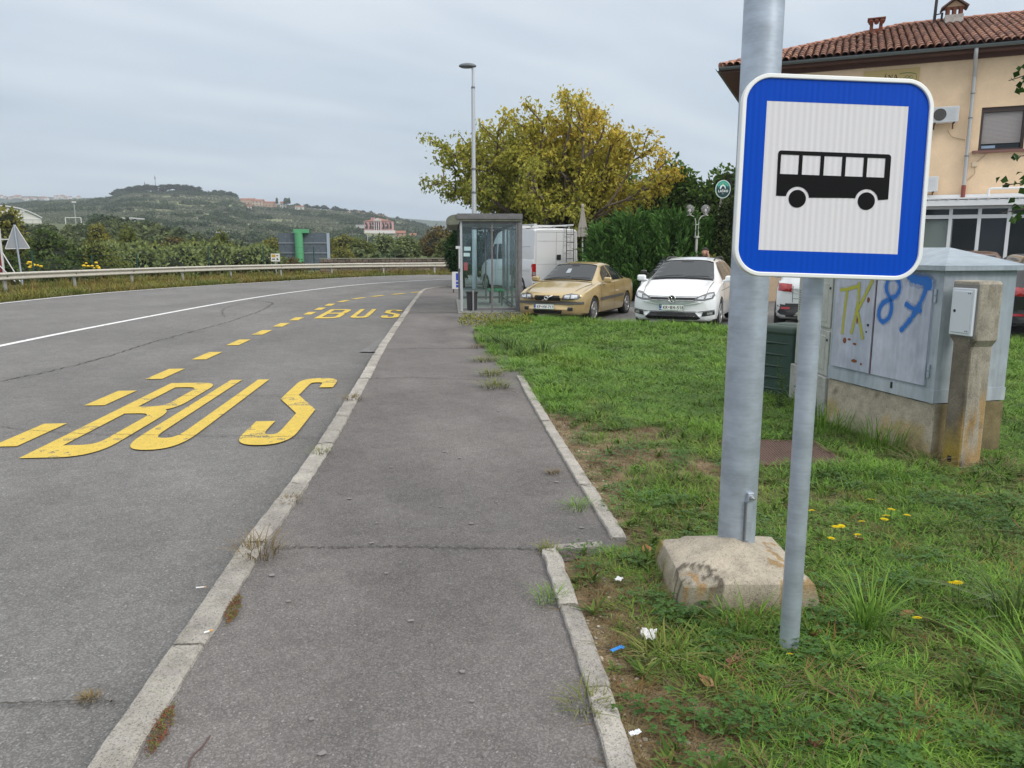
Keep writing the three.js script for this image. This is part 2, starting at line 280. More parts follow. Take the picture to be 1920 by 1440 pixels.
  const U = (w, h, s) => {
    const S = new THREE.Shape(), k = s * 3;
    S.moveTo(0, h); S.lineTo(0, h * 0.16); S.bezierCurveTo(0, h * 0.03, w * 0.2, 0, w * 0.5, 0); S.bezierCurveTo(w * 0.8, 0, w, h * 0.03, w, h * 0.16); S.lineTo(w, h); S.lineTo(w - s, h); S.lineTo(w - s, k + h * 0.09); S.bezierCurveTo(w - s, k, w * 0.6, k, w * 0.5, k); S.bezierCurveTo(w * 0.4, k, s, k, s, k + h * 0.09); S.lineTo(s, h); S.lineTo(0, h); return S;
  };
  const Sl = (w, h, s) => {
    const S = new THREE.Shape();
    S.moveTo(0, h * 0.27); S.lineTo(0, h * 0.12); S.bezierCurveTo(0, h * 0.02, w * 0.25, 0, w * 0.52, 0); S.bezierCurveTo(w * 0.85, 0, w, h * 0.05, w, h * 0.13); S.lineTo(w, h * 0.42); S.lineTo(s * 1.0, h * 0.66); S.lineTo(s, h * 0.82);
    S.bezierCurveTo(s, h * 0.9, w * 0.35, h * 0.905, w * 0.5, h * 0.905); S.bezierCurveTo(w * 0.65, h * 0.905, w - s, h * 0.9, w - s, h * 0.8); S.lineTo(w, h * 0.8); S.lineTo(w, h * 0.9); S.bezierCurveTo(w, h * 0.97, w * 0.8, h, w * 0.5, h); S.bezierCurveTo(w * 0.2, h, 0, h * 0.97, 0, h * 0.89);
    S.lineTo(0, h * 0.6); S.lineTo(w - s, h * 0.37); S.lineTo(w - s, h * 0.22); S.bezierCurveTo(w - s, h * 0.12, w * 0.65, h * 0.11, w * 0.52, h * 0.11); S.bezierCurveTo(w * 0.4, h * 0.11, s * 1.1, h * 0.12, s * 1.1, h * 0.2); S.lineTo(s * 1.1, h * 0.27); S.lineTo(0, h * 0.27); return S;
  };
  const letter = (S, x, z) => {
    const g2 = new THREE.ShapeGeometry(S, 8), p = g2.attributes.position;
    for (let i = 0; i < p.count; i++) { const a = p.getX(i), b = p.getY(i); p.setXYZ(i, x + r0.x * a + d0.x * b, yM, z + r0.z * a + d0.z * b); g2.attributes.uv.setXY(i, p.getX(i), p.getZ(i)); }
    g2.computeVertexNormals(); mesh('painted_letter', g2, M.yellow, road);
  };
  letter(B(0.6, 3.7, 0.16), -4.11, -6.2); letter(U(0.5, 3.7, 0.145), -3.42, -6.45); letter(Sl(0.5, 3.66, 0.17), -2.5, -6.62);
  letter(B(0.62, 3.1, 0.15), -5.06, -19.6); letter(U(0.47, 3.05, 0.13), -4.2, -19.75); letter(Sl(0.46, 2.75, 0.15), -3.4, -19.75);
  // cracks
  const crack = (pts, w, y, seed, parent, jag = 0.2) => {
    y += 0.0012;
    rnd = mulberry(seed); const line = [], c = catmull(pts, Math.ceil(pts.length * 40));
    c.forEach((p, i) => line.push([p[0] + jag * fbm(i * 0.43, seed, 0, 4), p[1] + jag * fbm(seed, i * 0.41, 4, 4)]));
    const rows2 = line.map((p, i) => { const a = line[Math.max(0, i - 1)], b = line[Math.min(line.length - 1, i + 1)], l = Math.hypot(b[0] - a[0], b[1] - a[1]) || 1, ww = w * (0.25 + 0.9 * rnd()), nx = -(b[1] - a[1]) / l, nz = (b[0] - a[0]) / l; return [[p[0] + nx * ww / 2, y, p[1] + nz * ww / 2], [p[0] - nx * ww / 2, y, p[1] - nz * ww / 2]]; });
    mesh('crack', gridMesh(rows2, 1), M.crack, parent);
  };
  M.crack = Mat([0.075, 0.068, 0.06], 1);
  crack([[-7.5, -7.3], [-6.9, -9.4], [-6.6, -11.6], [-6.8, -14.5], [-6.9, -18.5], [-7.3, -22.5], [-7.9, -25.5]], 0.03, yM, 5, road);
  crack([[-7.9, -25.5], [-8.6, -26.5], [-9, -26.7]], 0.03, yM, 6, road);
  crack([[-1.5, -2.7], [-2.2, -2.68], [-3, -2.7]], 0.012, yM, 7, road, 0.05);
  crack([[-1.6, -6.9], [-2.6, -7.0], [-4.2, -7.1], [-5.6, -7.6]], 0.012, yM, 8, road, 0.06);
  crack([[-1.8, -9.2], [-2.8, -9.05], [-4, -9.0]], 0.011, yM, 9, road, 0.06);
  crack([[-7.5, -20], [-8.6, -23], [-9.1, -28]], 0.02, yM, 11, road);
  globalThis.crackOf = crack;
}
// ---------- pavement ----------
const edgePts = [[0.36, 6], [0.33, 0], [0.29, -2.33], [0.24, -2.89], [0.16, -3.92]], edge2 = [[0.56, -4.1], [0.42, -5.6], [0.3, -6.9], [0.17, -8.4], [0.05, -9.82]];
function paveRight(z) { // right-hand edge of the asphalt
  if (z > -3.95) return table([[-3.95, 0.17], [-2.89, 0.25], [-2.33, 0.3], [0, 0.35], [6, 0.4]], z);
  return table([[-30, 0.6], [-19.5, 0.62], [-17.6, 0.45], [-16.8, -0.1], [-15.5, -0.62], [-13.5, -0.48], [-11.5, -0.16], [-9.8, 0.08], [-6.9, 0.33], [-4.1, 0.58], [-3.95, 0.58]], z);
}
{
  const rows = []; for (let z = 6; z > -35.2; z -= 0.2) { const a = kerbX(z) + 0.03, b = paveRight(z) + 0.06 + (z < -10 && z > -17 ? 0.5 : 0); rows.push([...Array(15).keys()].map((k) => [lerp(a, b, k / 14), -0.004 + 0.006 * fbm(k * 0.4, z * 0.5, 2, 2) - (k === 14 ? 0.004 : 0), z])); }
  const g = gridMesh(rows, 1);
  paint(g, (p) => {
    let v = 1 + 0.28 * fbm(p.x / 0.9, p.z / 1.4, 1, 4) + 0.12 * fbm(p.x * 2.3, p.z * 1.5, 8, 3);
    v *= 1 + 0.07 * sstep(0.08, 0.13, fbm(p.x / 1.7 + 4, p.z / 2.6, 15, 3)) - 0.08 * sstep(0.1, 0.13, fbm(p.x / 1.1, p.z / 1.9 + 7, 27, 3)); if (p.z < -3.95) v *= 0.93; if (p.z < -16.6) v *= 1.06;
    return [v, v * 0.985, v * 0.98];
  });
  const pave = structure('pavement', g, M.pave); pave.userData.label = 'worn grey asphalt pavement beside the bus bay';
  crackOf([[-1.3, -3.98], [-0.7, -4.0], [0, -3.97], [0.2, -3.95]], 0.009, 0.002, 21, pave, 0.08);
  crackOf([[-2.1, -12.6], [-1.3, -12.7], [-0.2, -12.6]], 0.014, 0.003, 22, pave);
  crackOf([[-2.7, -20], [-1.8, -20.2], [-1.4, -20.1]], 0.03, 0.003, 23, pave);
  crackOf([[-1.9, -9.6], [-1.2, -9.7], [-0.3, -9.5], [0.05, -9.6]], 0.007, 0.003, 24, pave);
  // chewing gum and lime stains
  rnd = mulberry(90);
  const gum = []; for (let i = 0; i < 70; i++) { const z = -2.2 - 14 * Math.pow(rnd(), 1.3), x = lerp(kerbX(z) + 0.15, paveRight(z) - 0.05, Math.pow(rnd(), 0.75)); const r = R(0.006, 0.019), c = new THREE.CircleGeometry(r, 7); const p = c.attributes.position; for (let k = 1; k < p.count; k++) { const f = R(0.7, 1.2); p.setXY(k, p.getX(k) * f, p.getY(k) * f); } c.rotateX(-Math.PI / 2); c.scale(1, 1, R(0.6, 1)); c.translate(x, 0.0045, z); gum.push(c); }
  tag(mesh('gum_spots', gum, Mat([0.225, 0.21, 0.2], 0.95), pave), null, null, null, 'stuff');
  structure('parking_lot', paint(gridMesh([...Array(40).keys()].map((i) => [...Array(40).keys()].map((j) => [lerp(-2.6, 34, j / 39), LOT, lerp(-13, -50, i / 39)])), 1), (p) => { const v = 1.05 + 0.2 * fbm(p.x / 3, p.z / 3, 2, 3); return [v, v, v]; }), M.road);
}
// ---------- kerb and edging stones ----------
function stones(name, label, line, width, top, depth, len, seed, childName) {
  rnd = mulberry(seed); const g0 = new THREE.Group(); g0.name = name; g0.userData = { kind: 'structure', label }; scene.add(g0);
  let acc = 0, start = 0, cuts = [0]; for (let i = 1; i < line.length; i++) { acc += Math.hypot(line[i][0] - line[i - 1][0], line[i][1] - line[i - 1][1]); if (acc >= len || i === line.length - 1) { cuts.push(i); acc = 0; } }
  for (let c = 0; c < cuts.length - 1; c++) {
    const a = line[cuts[c]], b = line[cuts[c + 1]], L = Math.hypot(b[0] - a[0], b[1] - a[1]) - 0.012; if (L < 0.05) continue;
    const n = 14, s = shapeOf([[-width / 2, -depth], [width / 2, -depth], [width / 2, -0.006], [width / 2 - 0.006, 0], [-width / 2 + 0.022, 0], [-width / 2 + 0.006, -0.008], [-width / 2, -0.025]]);
    let g = new THREE.ExtrudeGeometry(s, { depth: L, steps: n, bevelEnabled: false }); g.translate(0, 0, -L / 2);
    const p = g.attributes.position; for (let i = 0; i < p.count; i++) { const y = p.getY(i); if (y > -0.03) { const e = fbm(p.getX(i) * 14 + c * 3, p.getZ(i) * 7, c, 3), worn = Math.abs(p.getZ(i)) > L / 2 - 0.03 ? 0.006 : 0; p.setY(i, y + 0.006 * e - worn * rnd()); p.setX(i, p.getX(i) + 0.02 * fbm(p.getZ(i) * 9, c, y * 8, 3)); } }
    g = boxUV(g); for (let i = 0; i < g.attributes.uv.count; i++) g.attributes.uv.setXY(i, g.attributes.uv.getX(i) + c * 0.37, g.attributes.uv.getY(i) + c * 0.21);
    g.computeVertexNormals(); const tone = R(0.78, 1.15);
    paint(g, (q) => { const v = tone * (1 + 0.25 * fbm(q.x * 5, q.z * 3, c, 3)); return [v, v * R(0.97, 1), v * R(0.94, 1)]; });
    const m = mesh(childName, g, M.kerb, g0); m.position.set((a[0] + b[0]) / 2 + R(-0.006, 0.006), top + R(-0.006, 0.008), (a[1] + b[1]) / 2); m.rotation.set(0, Math.atan2(a[0] - b[0], a[1] - b[1]) + Math.PI, R(-0.02, 0.02));
  }
  return g0;
}
stones('kerb', 'long row of grey concrete kerbstones between the pavement and road', kerbLine, 0.135, 0.014, 0.18, 1.0, 3, 'kerb_stone');
stones('pavement_edging', 'narrow concrete edging stones between the pavement and lawn', catmull(edgePts.map(([x, z]) => [x + 0.05, z]), 120), 0.095, 0.018, 0.15, 0.62, 4, 'edging_stone');
{ const g = stones('pavement_edging_002', 'lichen marked edging stones along the far lawn edge', catmull(edge2.map(([x, z]) => [x + 0.05, z]), 120), 0.095, 0.014, 0.15, 1.0, 5, 'edging_stone'); used.set('pavement_edging', 3); 
  const h = stones('pavement_edging_001', 'short edging stone crossing where the pavement narrows', [[0.2, -3.98], [0.3, -4.0], [0.42, -4.02], [0.52, -4.05]], 0.09, 0.006, 0.15, 0.4, 6, 'edging_stone'); }
// ---------- lawn ----------
const lotEdge = (x) => -17.45 + 0.55 * Math.max(0, x - 0.3);
function lawnLeft(z) { return z > -3.95 ? paveRight(z) + 0.1 : paveRight(z) + 0.09; }
function lawnY(x, z) {
  const d = z - lotEdge(x);                          // metres in front of the lot
  let y = -0.012 + 0.03 * fbm(x * 0.8, z * 0.8, 4, 3) + 0.07 * sstep(6, 0.8, d) + 0.02 * sstep(0.1, 0.8, x - lawnLeft(z));
  y -= 0.6 * sstep(0.35, -0.6, d); return y;
}
const bare = (x, z) => { // bare, trodden earth
  const e = x - lawnLeft(z);
  let b = 0.3 + 1.25 * fbm(x * 1.1, z * 1.1, 17, 3);
  b += 0.75 * Math.exp(-Math.pow((x - 0.95) / 0.5, 2) - Math.pow((z + 5.9) / 0.75, 2)) + 0.5 * Math.exp(-Math.pow((x - 1.5) / 0.35, 2) - Math.pow((z + 5.4) / 0.4, 2));
  b += (z > -7.5 ? 0.75 : 0.12) * Math.exp(-Math.pow(e / 0.2, 2)) + 0.35 * Math.exp(-Math.pow((x - 1.75) / 0.3, 2) - Math.pow((z + 3.0) / 0.35, 2)) + 0.35 * Math.exp(-Math.pow((x - 0.6) / 0.22, 2) - Math.pow((z + 2.1) / 0.5, 2));
  b += 0.4 * Math.exp(-Math.pow((x - 1.5) / 0.4, 2) - Math.pow((z + 4.4) / 0.35, 2)) - 0.5 * sstep(-6.5, -9, z);
  return clamp(b);
};
{
  const rows = []; for (let i = 0; i <= 170; i++) { const z = i < 130 ? lerp(5, -10, i / 130) : lerp(-10, -19, (i - 130) / 40); const l = lawnLeft(z) - (z < -10 ? 0.25 : 0.03); rows.push([...Array(91).keys()].map((k) => { const x = lerp(l, 15, Math.pow(k / 90, 1.7)); return [x, lawnY(x, z), z]; })); }
  structure('lawn', paint(gridMesh(rows, 1), (p) => { const b = bare(p.x, p.z), n = fbm(p.x * 2, p.z * 2, 3, 3); const k = sstep(0.35, 0.75, b); return [lerp(0.36, 0.95, k) + 0.15 * n, lerp(0.62, 0.92, k) + 0.15 * n, lerp(0.26, 0.85, k) + 0.1 * n]; }), M.soil);
}
// ---------- bus stop sign ----------
{
  const t = thing('bus_stop_sign', 'blue and white bus stop sign on a slim galvanised post in the grass', 'bus stop sign', [1.12, -0.02, -2.88]);
  mesh('post', (() => { const g = cyl(0.0375, 0.0375, 2.16, 0, -0.1, 0, 40).rotateY(2.6), u = g.attributes.uv; for (let i = 0; i < u.count; i++) u.setXY(i, u.getX(i) * 0.24 + 0.3, u.getY(i) * 2.2); return g; })(), M.zinc, t); mesh('post_cap', cyl(0.039, 0.037, 0.012, 0, 2.06, 0, 24), M.dark, t);
  const face = new THREE.Group(); face.name = 'sign_plate'; face.position.set(1.1356 - 1.12, 1.8514 + 0.02, -2.8 + 2.88); face.rotation.order = 'YXZ'; face.rotation.set(-0.0772, 0.0352, -0.0319); t.add(face);
  const alu = Mat([0.78, 0.79, 0.78], 0.42, { metalness: 0.15 });
  const rim = roundRect(0.676, 0.694, 0.098); rim.holes.push(roundRect(0.657, 0.675, 0.088, THREE.Path));
  mesh('rim', (() => { const g = extrude(rim, 0.022, 0.003, 14); g.translate(0, 0, -0.018); return g; })(), alu, face);
  mesh('backing', (() => { const g = extrude(roundRect(0.662, 0.68, 0.09), 0.006, 0, 14); g.translate(0, 0, -0.008); return g; })(), Mat([0.4, 0.41, 0.42], 0.5, { metalness: 0.5 }), face);
  // retro-reflective sheet: fine upright ribs
  const ribs = valueNoise(512, 64, 77), rb = tex(512, (i, j) => { const v = 0.5 + 0.5 * Math.sin(i / 512 * Math.PI * 2 * 16) * (0.6 + 0.4 * ribs(i, 3)); return [v, v, v]; });
  const hex = tex(256, (i, j) => { const v = 0.95 + 0.05 * Math.sin(i / 256 * Math.PI * 2 * 8) + 0.02 * (ribs(i * 2, j * 2) - 0.5); return [v, v, v]; });
  const sheet = (c, r) => Phys(c, r, { bumpMap: rep(rb, 1 / 0.3), bumpScale: 0.0003, map: rep(hex, 1 / 0.18), specularIntensity: 0.35 });
  const flatG = (s, z) => { const g = new THREE.ShapeGeometry(s, 16); g.translate(0, 0, z); return g; };
  const blueS = roundRect(0.658, 0.676, 0.088); const hole = new THREE.Path(); hole.moveTo(-0.2524, -0.2572); hole.lineTo(0.2524, -0.2572); hole.lineTo(0.2524, 0.2572); hole.lineTo(-0.2524, 0.2572); blueS.holes.push(hole);
  mesh('blue_border', flatG(blueS, 0), Object.assign(sheet([0.0, 0.065, 0.5], 0.45), { specularIntensity: 0.2 }), face);
  mesh('white_panel', flatG(shapeOf([[-0.2524, -0.2572], [0.2524, -0.2572], [0.2524, 0.2572], [-0.2524, 0.2572]]), -0.0004), sheet([0.71, 0.695, 0.725], 0.45), face);
  // the bus, in panel coordinates (u 0..1 right, v 0..1 down)
  const q = (u, v) => [(u - 0.528) * 0.5048, (0.5 - v) * 0.5144];
  const bus = new THREE.Shape(), to = (s, u, v) => s.lineTo(...q(u, v));
  bus.moveTo(...q(0.13, 0.63)); to(bus, 0.2, 0.63); { const c = q(0.282, 0.645), r = 0.083 * 0.5048; bus.absarc(c[0], c[1], r, Math.PI * 0.94, 0.12, true); }
  to(bus, 0.635, 0.628); { const c = q(0.775, 0.645), r = 0.083 * 0.5048; to(bus, 0.69, 0.628); bus.absarc(c[0], c[1], r, Math.PI * 0.94, 0.12, true); } to(bus, 0.93, 0.628); to(bus, 0.93, 0.352); bus.quadraticCurveTo(...q(0.93, 0.326), ...q(0.905, 0.325)); to(bus, 0.152, 0.325); bus.quadraticCurveTo(...q(0.127, 0.325), ...q(0.127, 0.352)); to(bus, 0.13, 0.63);
  for (let k = 0; k < 5; k++) { const u0 = 0.149 + k * 0.1535, u1 = u0 + 0.127, h = new THREE.Path(); h.moveTo(...q(u0, 0.482)); to(h, u1, 0.482); to(h, u1, 0.352); to(h, u0, 0.352); bus.holes.push(h); }
  const ink = Phys([0.003, 0.003, 0.004], 0.5, { specularIntensity: 0.25 });
  const w1 = new THREE.Shape(), w2 = new THREE.Shape(); { const a = q(0.282, 0.645), b = q(0.775, 0.645), r = 0.0615 * 0.5048; w1.absarc(...a, r, 0, Math.PI * 2); w2.absarc(...b, r, 0, Math.PI * 2); }
  mesh('bus_pictogram', [flatG(bus, 0.001), flatG(w1, 0.001), flatG(w2, 0.001)], ink, face);
  const cl = Mat([0.5, 0.52, 0.54], 0.45, { metalness: 0.7 });
  for (const y of [1.66, 2.0]) { const c = mesh('clamp', [cyl(0.041, 0.041, 0.03, 0, y, 0, 20), box(0.12, 0.028, 0.03, 0, y + 0.015, 0.036)], cl, t); mesh('bolt', [bar([0.05, y + 0.015, 0.02], [0.05, y + 0.015, 0.065], 0.006), bar([-0.05, y + 0.015, 0.02], [-0.05, y + 0.015, 0.065], 0.006)], cl, c); }
}
// ---------- big galvanised lamp pole on its concrete plinth ----------
{
  const t = thing('lighting_pole', 'thick galvanised steel pole rising from a chipped concrete plinth', 'pole', [1.105, 0, -3.6]);
  const cg = new THREE.CylinderGeometry(0.083, 0.0885, 9, 64, 40, true); cg.translate(0, 4.6, 0); const uv = cg.attributes.uv; for (let i = 0; i < uv.count; i++) uv.setXY(i, uv.getX(i) * 0.56, uv.getY(i) * 9);
  cg.rotateY(2.7); mesh('pole_shaft', cg, M.zinc, t);
  const plate = mesh('service_strip', box(0.032, 0.21, 0.016, 0.026, 0.33, 0.088, 0.25, 0.004), M.zinc, t); mesh('strip_edge', box(0.006, 0.19, 0.02, 0.008, 0.325, 0.094, 0.25), Mat([0.2, 0.21, 0.22], 0.6, { metalness: 0.5 }), plate);
  mesh('lug', box(0.032, 0.045, 0.02, 0.028, 0.445, 0.09, 0.25, 0.004), M.zinc, t);
  mesh('bolt', [bar([0.03, 0.445, 0.09], [0.037, 0.445, 0.118], 0.011, 0.011, 6), bar([0.03, 0.445, 0.09], [0.04, 0.445, 0.13], 0.0055)], Mat([0.55, 0.55, 0.56], 0.35, { metalness: 0.8 }), t);
  // plinth: a low block with a broken front-left corner and a four-sided sloping top
  const N = 44, rows = [], w = 0.29, cx = -0.045, cz = 0.09;
  for (let i = 0; i <= N; i++) rows.push([...Array(N + 1).keys()].map((j) => {
    const u = lerp(-1, 1, j / N), v = lerp(-1, 1, i / N), m = Math.pow(Math.pow(Math.abs(u), 7) + Math.pow(Math.abs(v), 7), 1 / 7), me = Math.max(Math.abs(u), Math.abs(v)); let x = cx + u * w, z = cz + v * w;
    let y = 0.14 + 0.1 * Math.max(0, 1 - 0.45 * m - 0.55 * me) - 0.007 * sstep(0.93, 1, me);
    y += 0.0025 * fbm(x * 9, z * 9, 2, 3);
    const chip = 0.5 - Math.hypot(u + 0.95, v - 0.98) + 0.4 * fbm(x * 11, z * 11, 8, 3); if (chip > 0) y -= Math.min(0.014, chip * 0.3) + 0.006 * Math.abs(fbm(x * 40, z * 40, 3, 2));
    const chip2 = 0.42 - Math.hypot(u + 1, v + 1) + 0.12 * fbm(x * 12, z * 12, 18, 3); if (chip2 > 0) y -= Math.min(0.015, chip2 * 0.3);
    const chip3 = 0.4 - Math.hypot(u - 1, v - 0.3) + 0.2 * fbm(x * 12, z * 12, 28, 3); if (chip3 > 0) y -= Math.min(0.01, chip3 * 0.3);
    return [x, y, z];
  }));
  const top = gridMesh(rows, 1), sides = [];
  const edge = [rows[N], rows.map((r) => r[N]).reverse(), rows[0].slice().reverse(), rows.map((r) => r[0])];
  for (const e of edge) sides.push(gridMesh([e, e.map(([x, y, z]) => [x + (x - cx) * 0.06, y * 0.45, z + (z - cz) * 0.06]), e.map(([x, y, z]) => [x + (x - cx) * 0.13, -0.15, z + (z - cz) * 0.13])], 1));
  let pg = boxUV(merge([toCreasedNormals(top, 0.5), ...sides]));
  paint(pg, (p) => {
    const n = fbm(p.x * 7, p.z * 7, p.y * 7, 4); let c = [1.0 + 0.2 * n, 0.95 + 0.18 * n, 0.88 + 0.16 * n];
    const u = (p.x - cx) / w, v = (p.z - cz) / w, chip = 0.5 - Math.hypot(u + 0.95, v - 0.98) + 0.4 * fbm(p.x * 11, p.z * 11, 8, 3);
    if (chip > 0) { const o = fbm(p.x * 20, p.z * 20, 5, 3); c = o > 0.17 ? [0.85, 0.6, 0.34] : o < -0.16 ? [0.4, 0.36, 0.3] : [0.85, 0.83, 0.77]; }
    if (chip > -0.05 && chip < 0.02) c = [0.3, 0.28, 0.25];
    if (u > 0.45 && v > -0.5 && fbm(p.x * 10, p.z * 10, 33, 3) > 0.14) c = [0.75, 0.56, 0.32];
    if (p.y < 0.125) { const k = 0.75 + 0.25 * n; c = [c[0] * k, c[1] * k, c[2] * k * 0.9]; if (u < -0.9 && v < -0.2 && n > 0.02) c = [0.55, 0.5, 0.15]; }
    return c;
  });
  const pl = mesh('plinth', pg, M.concrete, t); pl.userData.label = 'chipped concrete plinth with orange lichen';
}
// ---------- blue grey cable cabinet with graffiti ----------
{
  // local x runs along the door front towards the camera, local z out of the doors
  const F = V(0.24, 0, 0.97).normalize(), turn = Math.atan2(-F.z, F.x);   // local +x = F
  const t = thing('cable_cabinet', 'weathered pale blue steel cabinet with yellow TK and blue 87 graffiti', 'cabinet', [3.23 - F.x * 1.26, 0, -5.78 - F.z * 1.26], turn);
  const steel = Mat([0.42, 0.475, 0.53], 0.65, { map: rep(T.scuff, 1 / 0.9, 1 / 1.5), vertexColors: true, bumpMap: rep(T.concreteBump, 1), bumpScale: 0.0008 });
  const L = 1.26, D = 0.66, y0 = 0.45, y1 = 1.455;
  const grime = (g) => paint(g, (p) => { const n = fbm(p.x * 2.2, p.y * 1.1, p.z * 2.2, 4), s = fbm(p.x * 9, p.y * 0.7, p.z * 9, 3); const k = 1 + 0.4 * n + 0.28 * s; return [k * (1 + 0.14 * n), k, k * (1 - 0.06 * n)]; });
  const sub = (w, h, d, x, y, z, bev = 0) => { const g = bev ? box(w, h, d, x, y, z, 0, bev) : boxUV((() => { const q = new THREE.BoxGeometry(w, h, d, 12, 12, 6); q.translate(x, y, z); return q; })()); return grime(g); };
  // concrete base
  const bg = boxUV((() => { const q = new THREE.BoxGeometry(L + 0.02, 0.95, D - 0.02, 24, 16, 10); q.translate(L / 2, -0.02, -D / 2); const p = q.attributes.position; for (let i = 0; i < p.count; i++) { p.setY(i, p.getY(i) + (p.getY(i) > 0.4 ? 0.02 * fbm(p.getX(i) * 6, 0, p.getZ(i) * 6, 2) - 0.02 : 0)); } return q; })());
  paint(bg, (p) => { const n = fbm(p.x * 4, p.y * 4, p.z * 4, 4), pit = fbm(p.x * 22, p.y * 22, p.z * 22, 2); let c = [1.05 + 0.25 * n, 1.0 + 0.25 * n, 0.92 + 0.22 * n]; if (pit > 0.26 && p.y > 0.2) c = [0.45, 0.42, 0.36]; if (p.y < 0.25 && fbm(p.x * 3, p.y * 3, 7, 3) > 0.05) c = [1.05, 0.9, 0.6]; if (p.x > L - 0.12 && p.z < -0.04) { const k = 0.5 + 0.4 * n; c = [0.75 * k + 0.1, 0.62 * k + 0.1, 0.36 * k + 0.06]; } return c; });
  mesh('concrete_base', bg, M.concrete, t);
  mesh('body', sub(L, y1 - y0, D, L / 2, (y0 + y1) / 2, -D / 2 + 0.004), steel, t);
  mesh('plinth_strip', sub(L + 0.012, 0.1, D + 0.012, L / 2, y0 + 0.045, -D / 2 + 0.004), steel, t);
  const dy0 = y0 + 0.12, dy1 = y1 - 0.07, dh = dy1 - dy0, dm = (dy0 + dy1) / 2;
  const doorM = Mat([0.48, 0.515, 0.62], 0.6, { map: steel.map, vertexColors: true, bumpMap: steel.bumpMap, bumpScale: 0.0008 }); const dA = mesh('door', sub(0.5, dh, 0.02, 0.05 + 0.25, dm, 0.014), doorM, t), dB = mesh('door', sub(0.6, dh, 0.02, 0.575 + 0.3, dm, 0.014), doorM, t);
  dA.userData.label = 'left door sprayed with yellow TK'; dB.userData.label = 'right door sprayed with blue 87';
  mesh('door_gap', [box(0.024, dh + 0.01, 0.008, 0.5625, dm, 0.0095)], Mat([0.1, 0.035, 0.028], 0.9), t);
  mesh('lock', [bar([0.5, dm + 0.0, 0.02], [0.5, dm, 0.03], 0.011, 0.011, 12), bar([0.485, dm - 0.06, 0.02], [0.485, dm - 0.06, 0.028], 0.008)], M.dark, dA);
  for (const y of [dy1 - 0.12, dy0 + 0.12]) { const h = mesh('hinge', [bar([1.2, y - 0.05, 0.016], [1.2, y - 0.005, 0.016], 0.011), bar([1.2, y + 0.005, 0.016], [1.2, y + 0.05, 0.016], 0.011)], M.zinc, t); }
  // sprayed strokes: flattened ribbons that follow the door
  const spray = (name, pts, w, mat, parent, label) => { const gs = pts.map((s, k) => { const c = catmull(s.map((p) => [p[0], p[1]]), 26), rows = c.map((p, i) => { const a = c[Math.max(0, i - 1)], b = c[Math.min(c.length - 1, i + 1)], l = Math.hypot(b[0] - a[0], b[1] - a[1]) || 1, ww = w * (0.82 + 0.8 * fbm(i * 0.5, k * 3, 1, 3) + (i === 0 || i === c.length - 1 ? -0.35 : 0)), nx = -(b[1] - a[1]) / l, ny = (b[0] - a[0]) / l; return [[p[0] + nx * ww / 2, p[1] + ny * ww / 2, 0.0245 + k * 0.0005], [p[0] - nx * ww / 2, p[1] - ny * ww / 2, 0.0245 + k * 0.0005]]; }); return gridMesh(rows, 1); }); tag(mesh('overspray', pts.map((s, k) => { const c = catmull(s.map((p) => [p[0], p[1]]), 26); return gridMesh(c.map((p, i) => { const a = c[Math.max(0, i - 1)], b = c[Math.min(c.length - 1, i + 1)], l = Math.hypot(b[0] - a[0], b[1] - a[1]) || 1, ww = w * (1.5 + 0.9 * fbm(i * 0.6, k * 5, 9, 2)), nx = -(b[1] - a[1]) / l, ny = (b[0] - a[0]) / l; return [[p[0] + nx * ww / 2, p[1] + ny * ww / 2, 0.0241], [p[0] - nx * ww / 2, p[1] - ny * ww / 2, 0.0241]]; }), 1); }), Object.assign(mat.clone(), { transparent: true, opacity: 0.22 }), parent), null, null, null, 'stuff');
    gs.forEach((g, k) => { const m = mesh(name, g, mat, parent); if (label && k === 0) m.userData.label = label; }); };
  const ye = Mat([0.4, 0.4, 0.045], 0.7), bl = Mat([0.015, 0.14, 0.5], 0.6);
  const X = (u) => 0.05 + u * 0.5, Y = (v) => dy1 - v * dh, P = (l) => l.map(([u, v]) => [X(u), Y(v)]);
  spray('graffiti_stroke', [P([[0.1, 0.16], [0.3, 0.145], [0.62, 0.1]]), P([[0.3, 0.16], [0.27, 0.4], [0.25, 0.64]]), P([[0.6, 0.06], [0.6, 0.3], [0.49, 0.62]]), P([[0.93, 0.03], [0.75, 0.22], [0.6, 0.37]]), P([[0.58, 0.33], [0.7, 0.5], [0.8, 0.66]])], 0.033, ye, dA, 'yellow sprayed letters TK');
  const X2 = (u) => 0.575 + u * 0.6, Q = (l) => l.map(([u, v]) => [X2(u), Y(v)]);
  spray('graffiti_stroke', [Q([[0.28, 0.21], [0.18, 0.12], [0.2, 0.03], [0.33, 0.0], [0.43, 0.07], [0.4, 0.16], [0.28, 0.21], [0.12, 0.27], [0.07, 0.38], [0.15, 0.45], [0.27, 0.4], [0.31, 0.29], [0.27, 0.21]]), Q([[0.55, -0.01], [0.72, 0.0], [0.9, 0.02]]), Q([[0.91, 0.015], [0.88, 0.12], [0.76, 0.3], [0.6, 0.45], [0.5, 0.52]]), Q([[0.55, 0.24], [0.68, 0.28], [0.86, 0.3]])], 0.046, bl, dB, 'blue sprayed number 87');
  spray('graffiti_stroke', [Q([[0.6, -0.005], [0.75, 0.015], [0.93, 0.03], [0.92, 0.1]])], 0.08, bl, dB);
  const flake = (u, v, a, b, k) => { const s = []; for (let i = 0; i < 10; i++) { const r = 0.8 + 0.35 * fbm(i * 2.1, k, 1, 2); s.push([X(u) + a * r * Math.cos(i * 0.628), Y(v) + b * r * Math.sin(i * 0.628)]); } const g = new THREE.ShapeGeometry(shapeOf(s)); g.translate(0, 0, 0.0254); return g; };
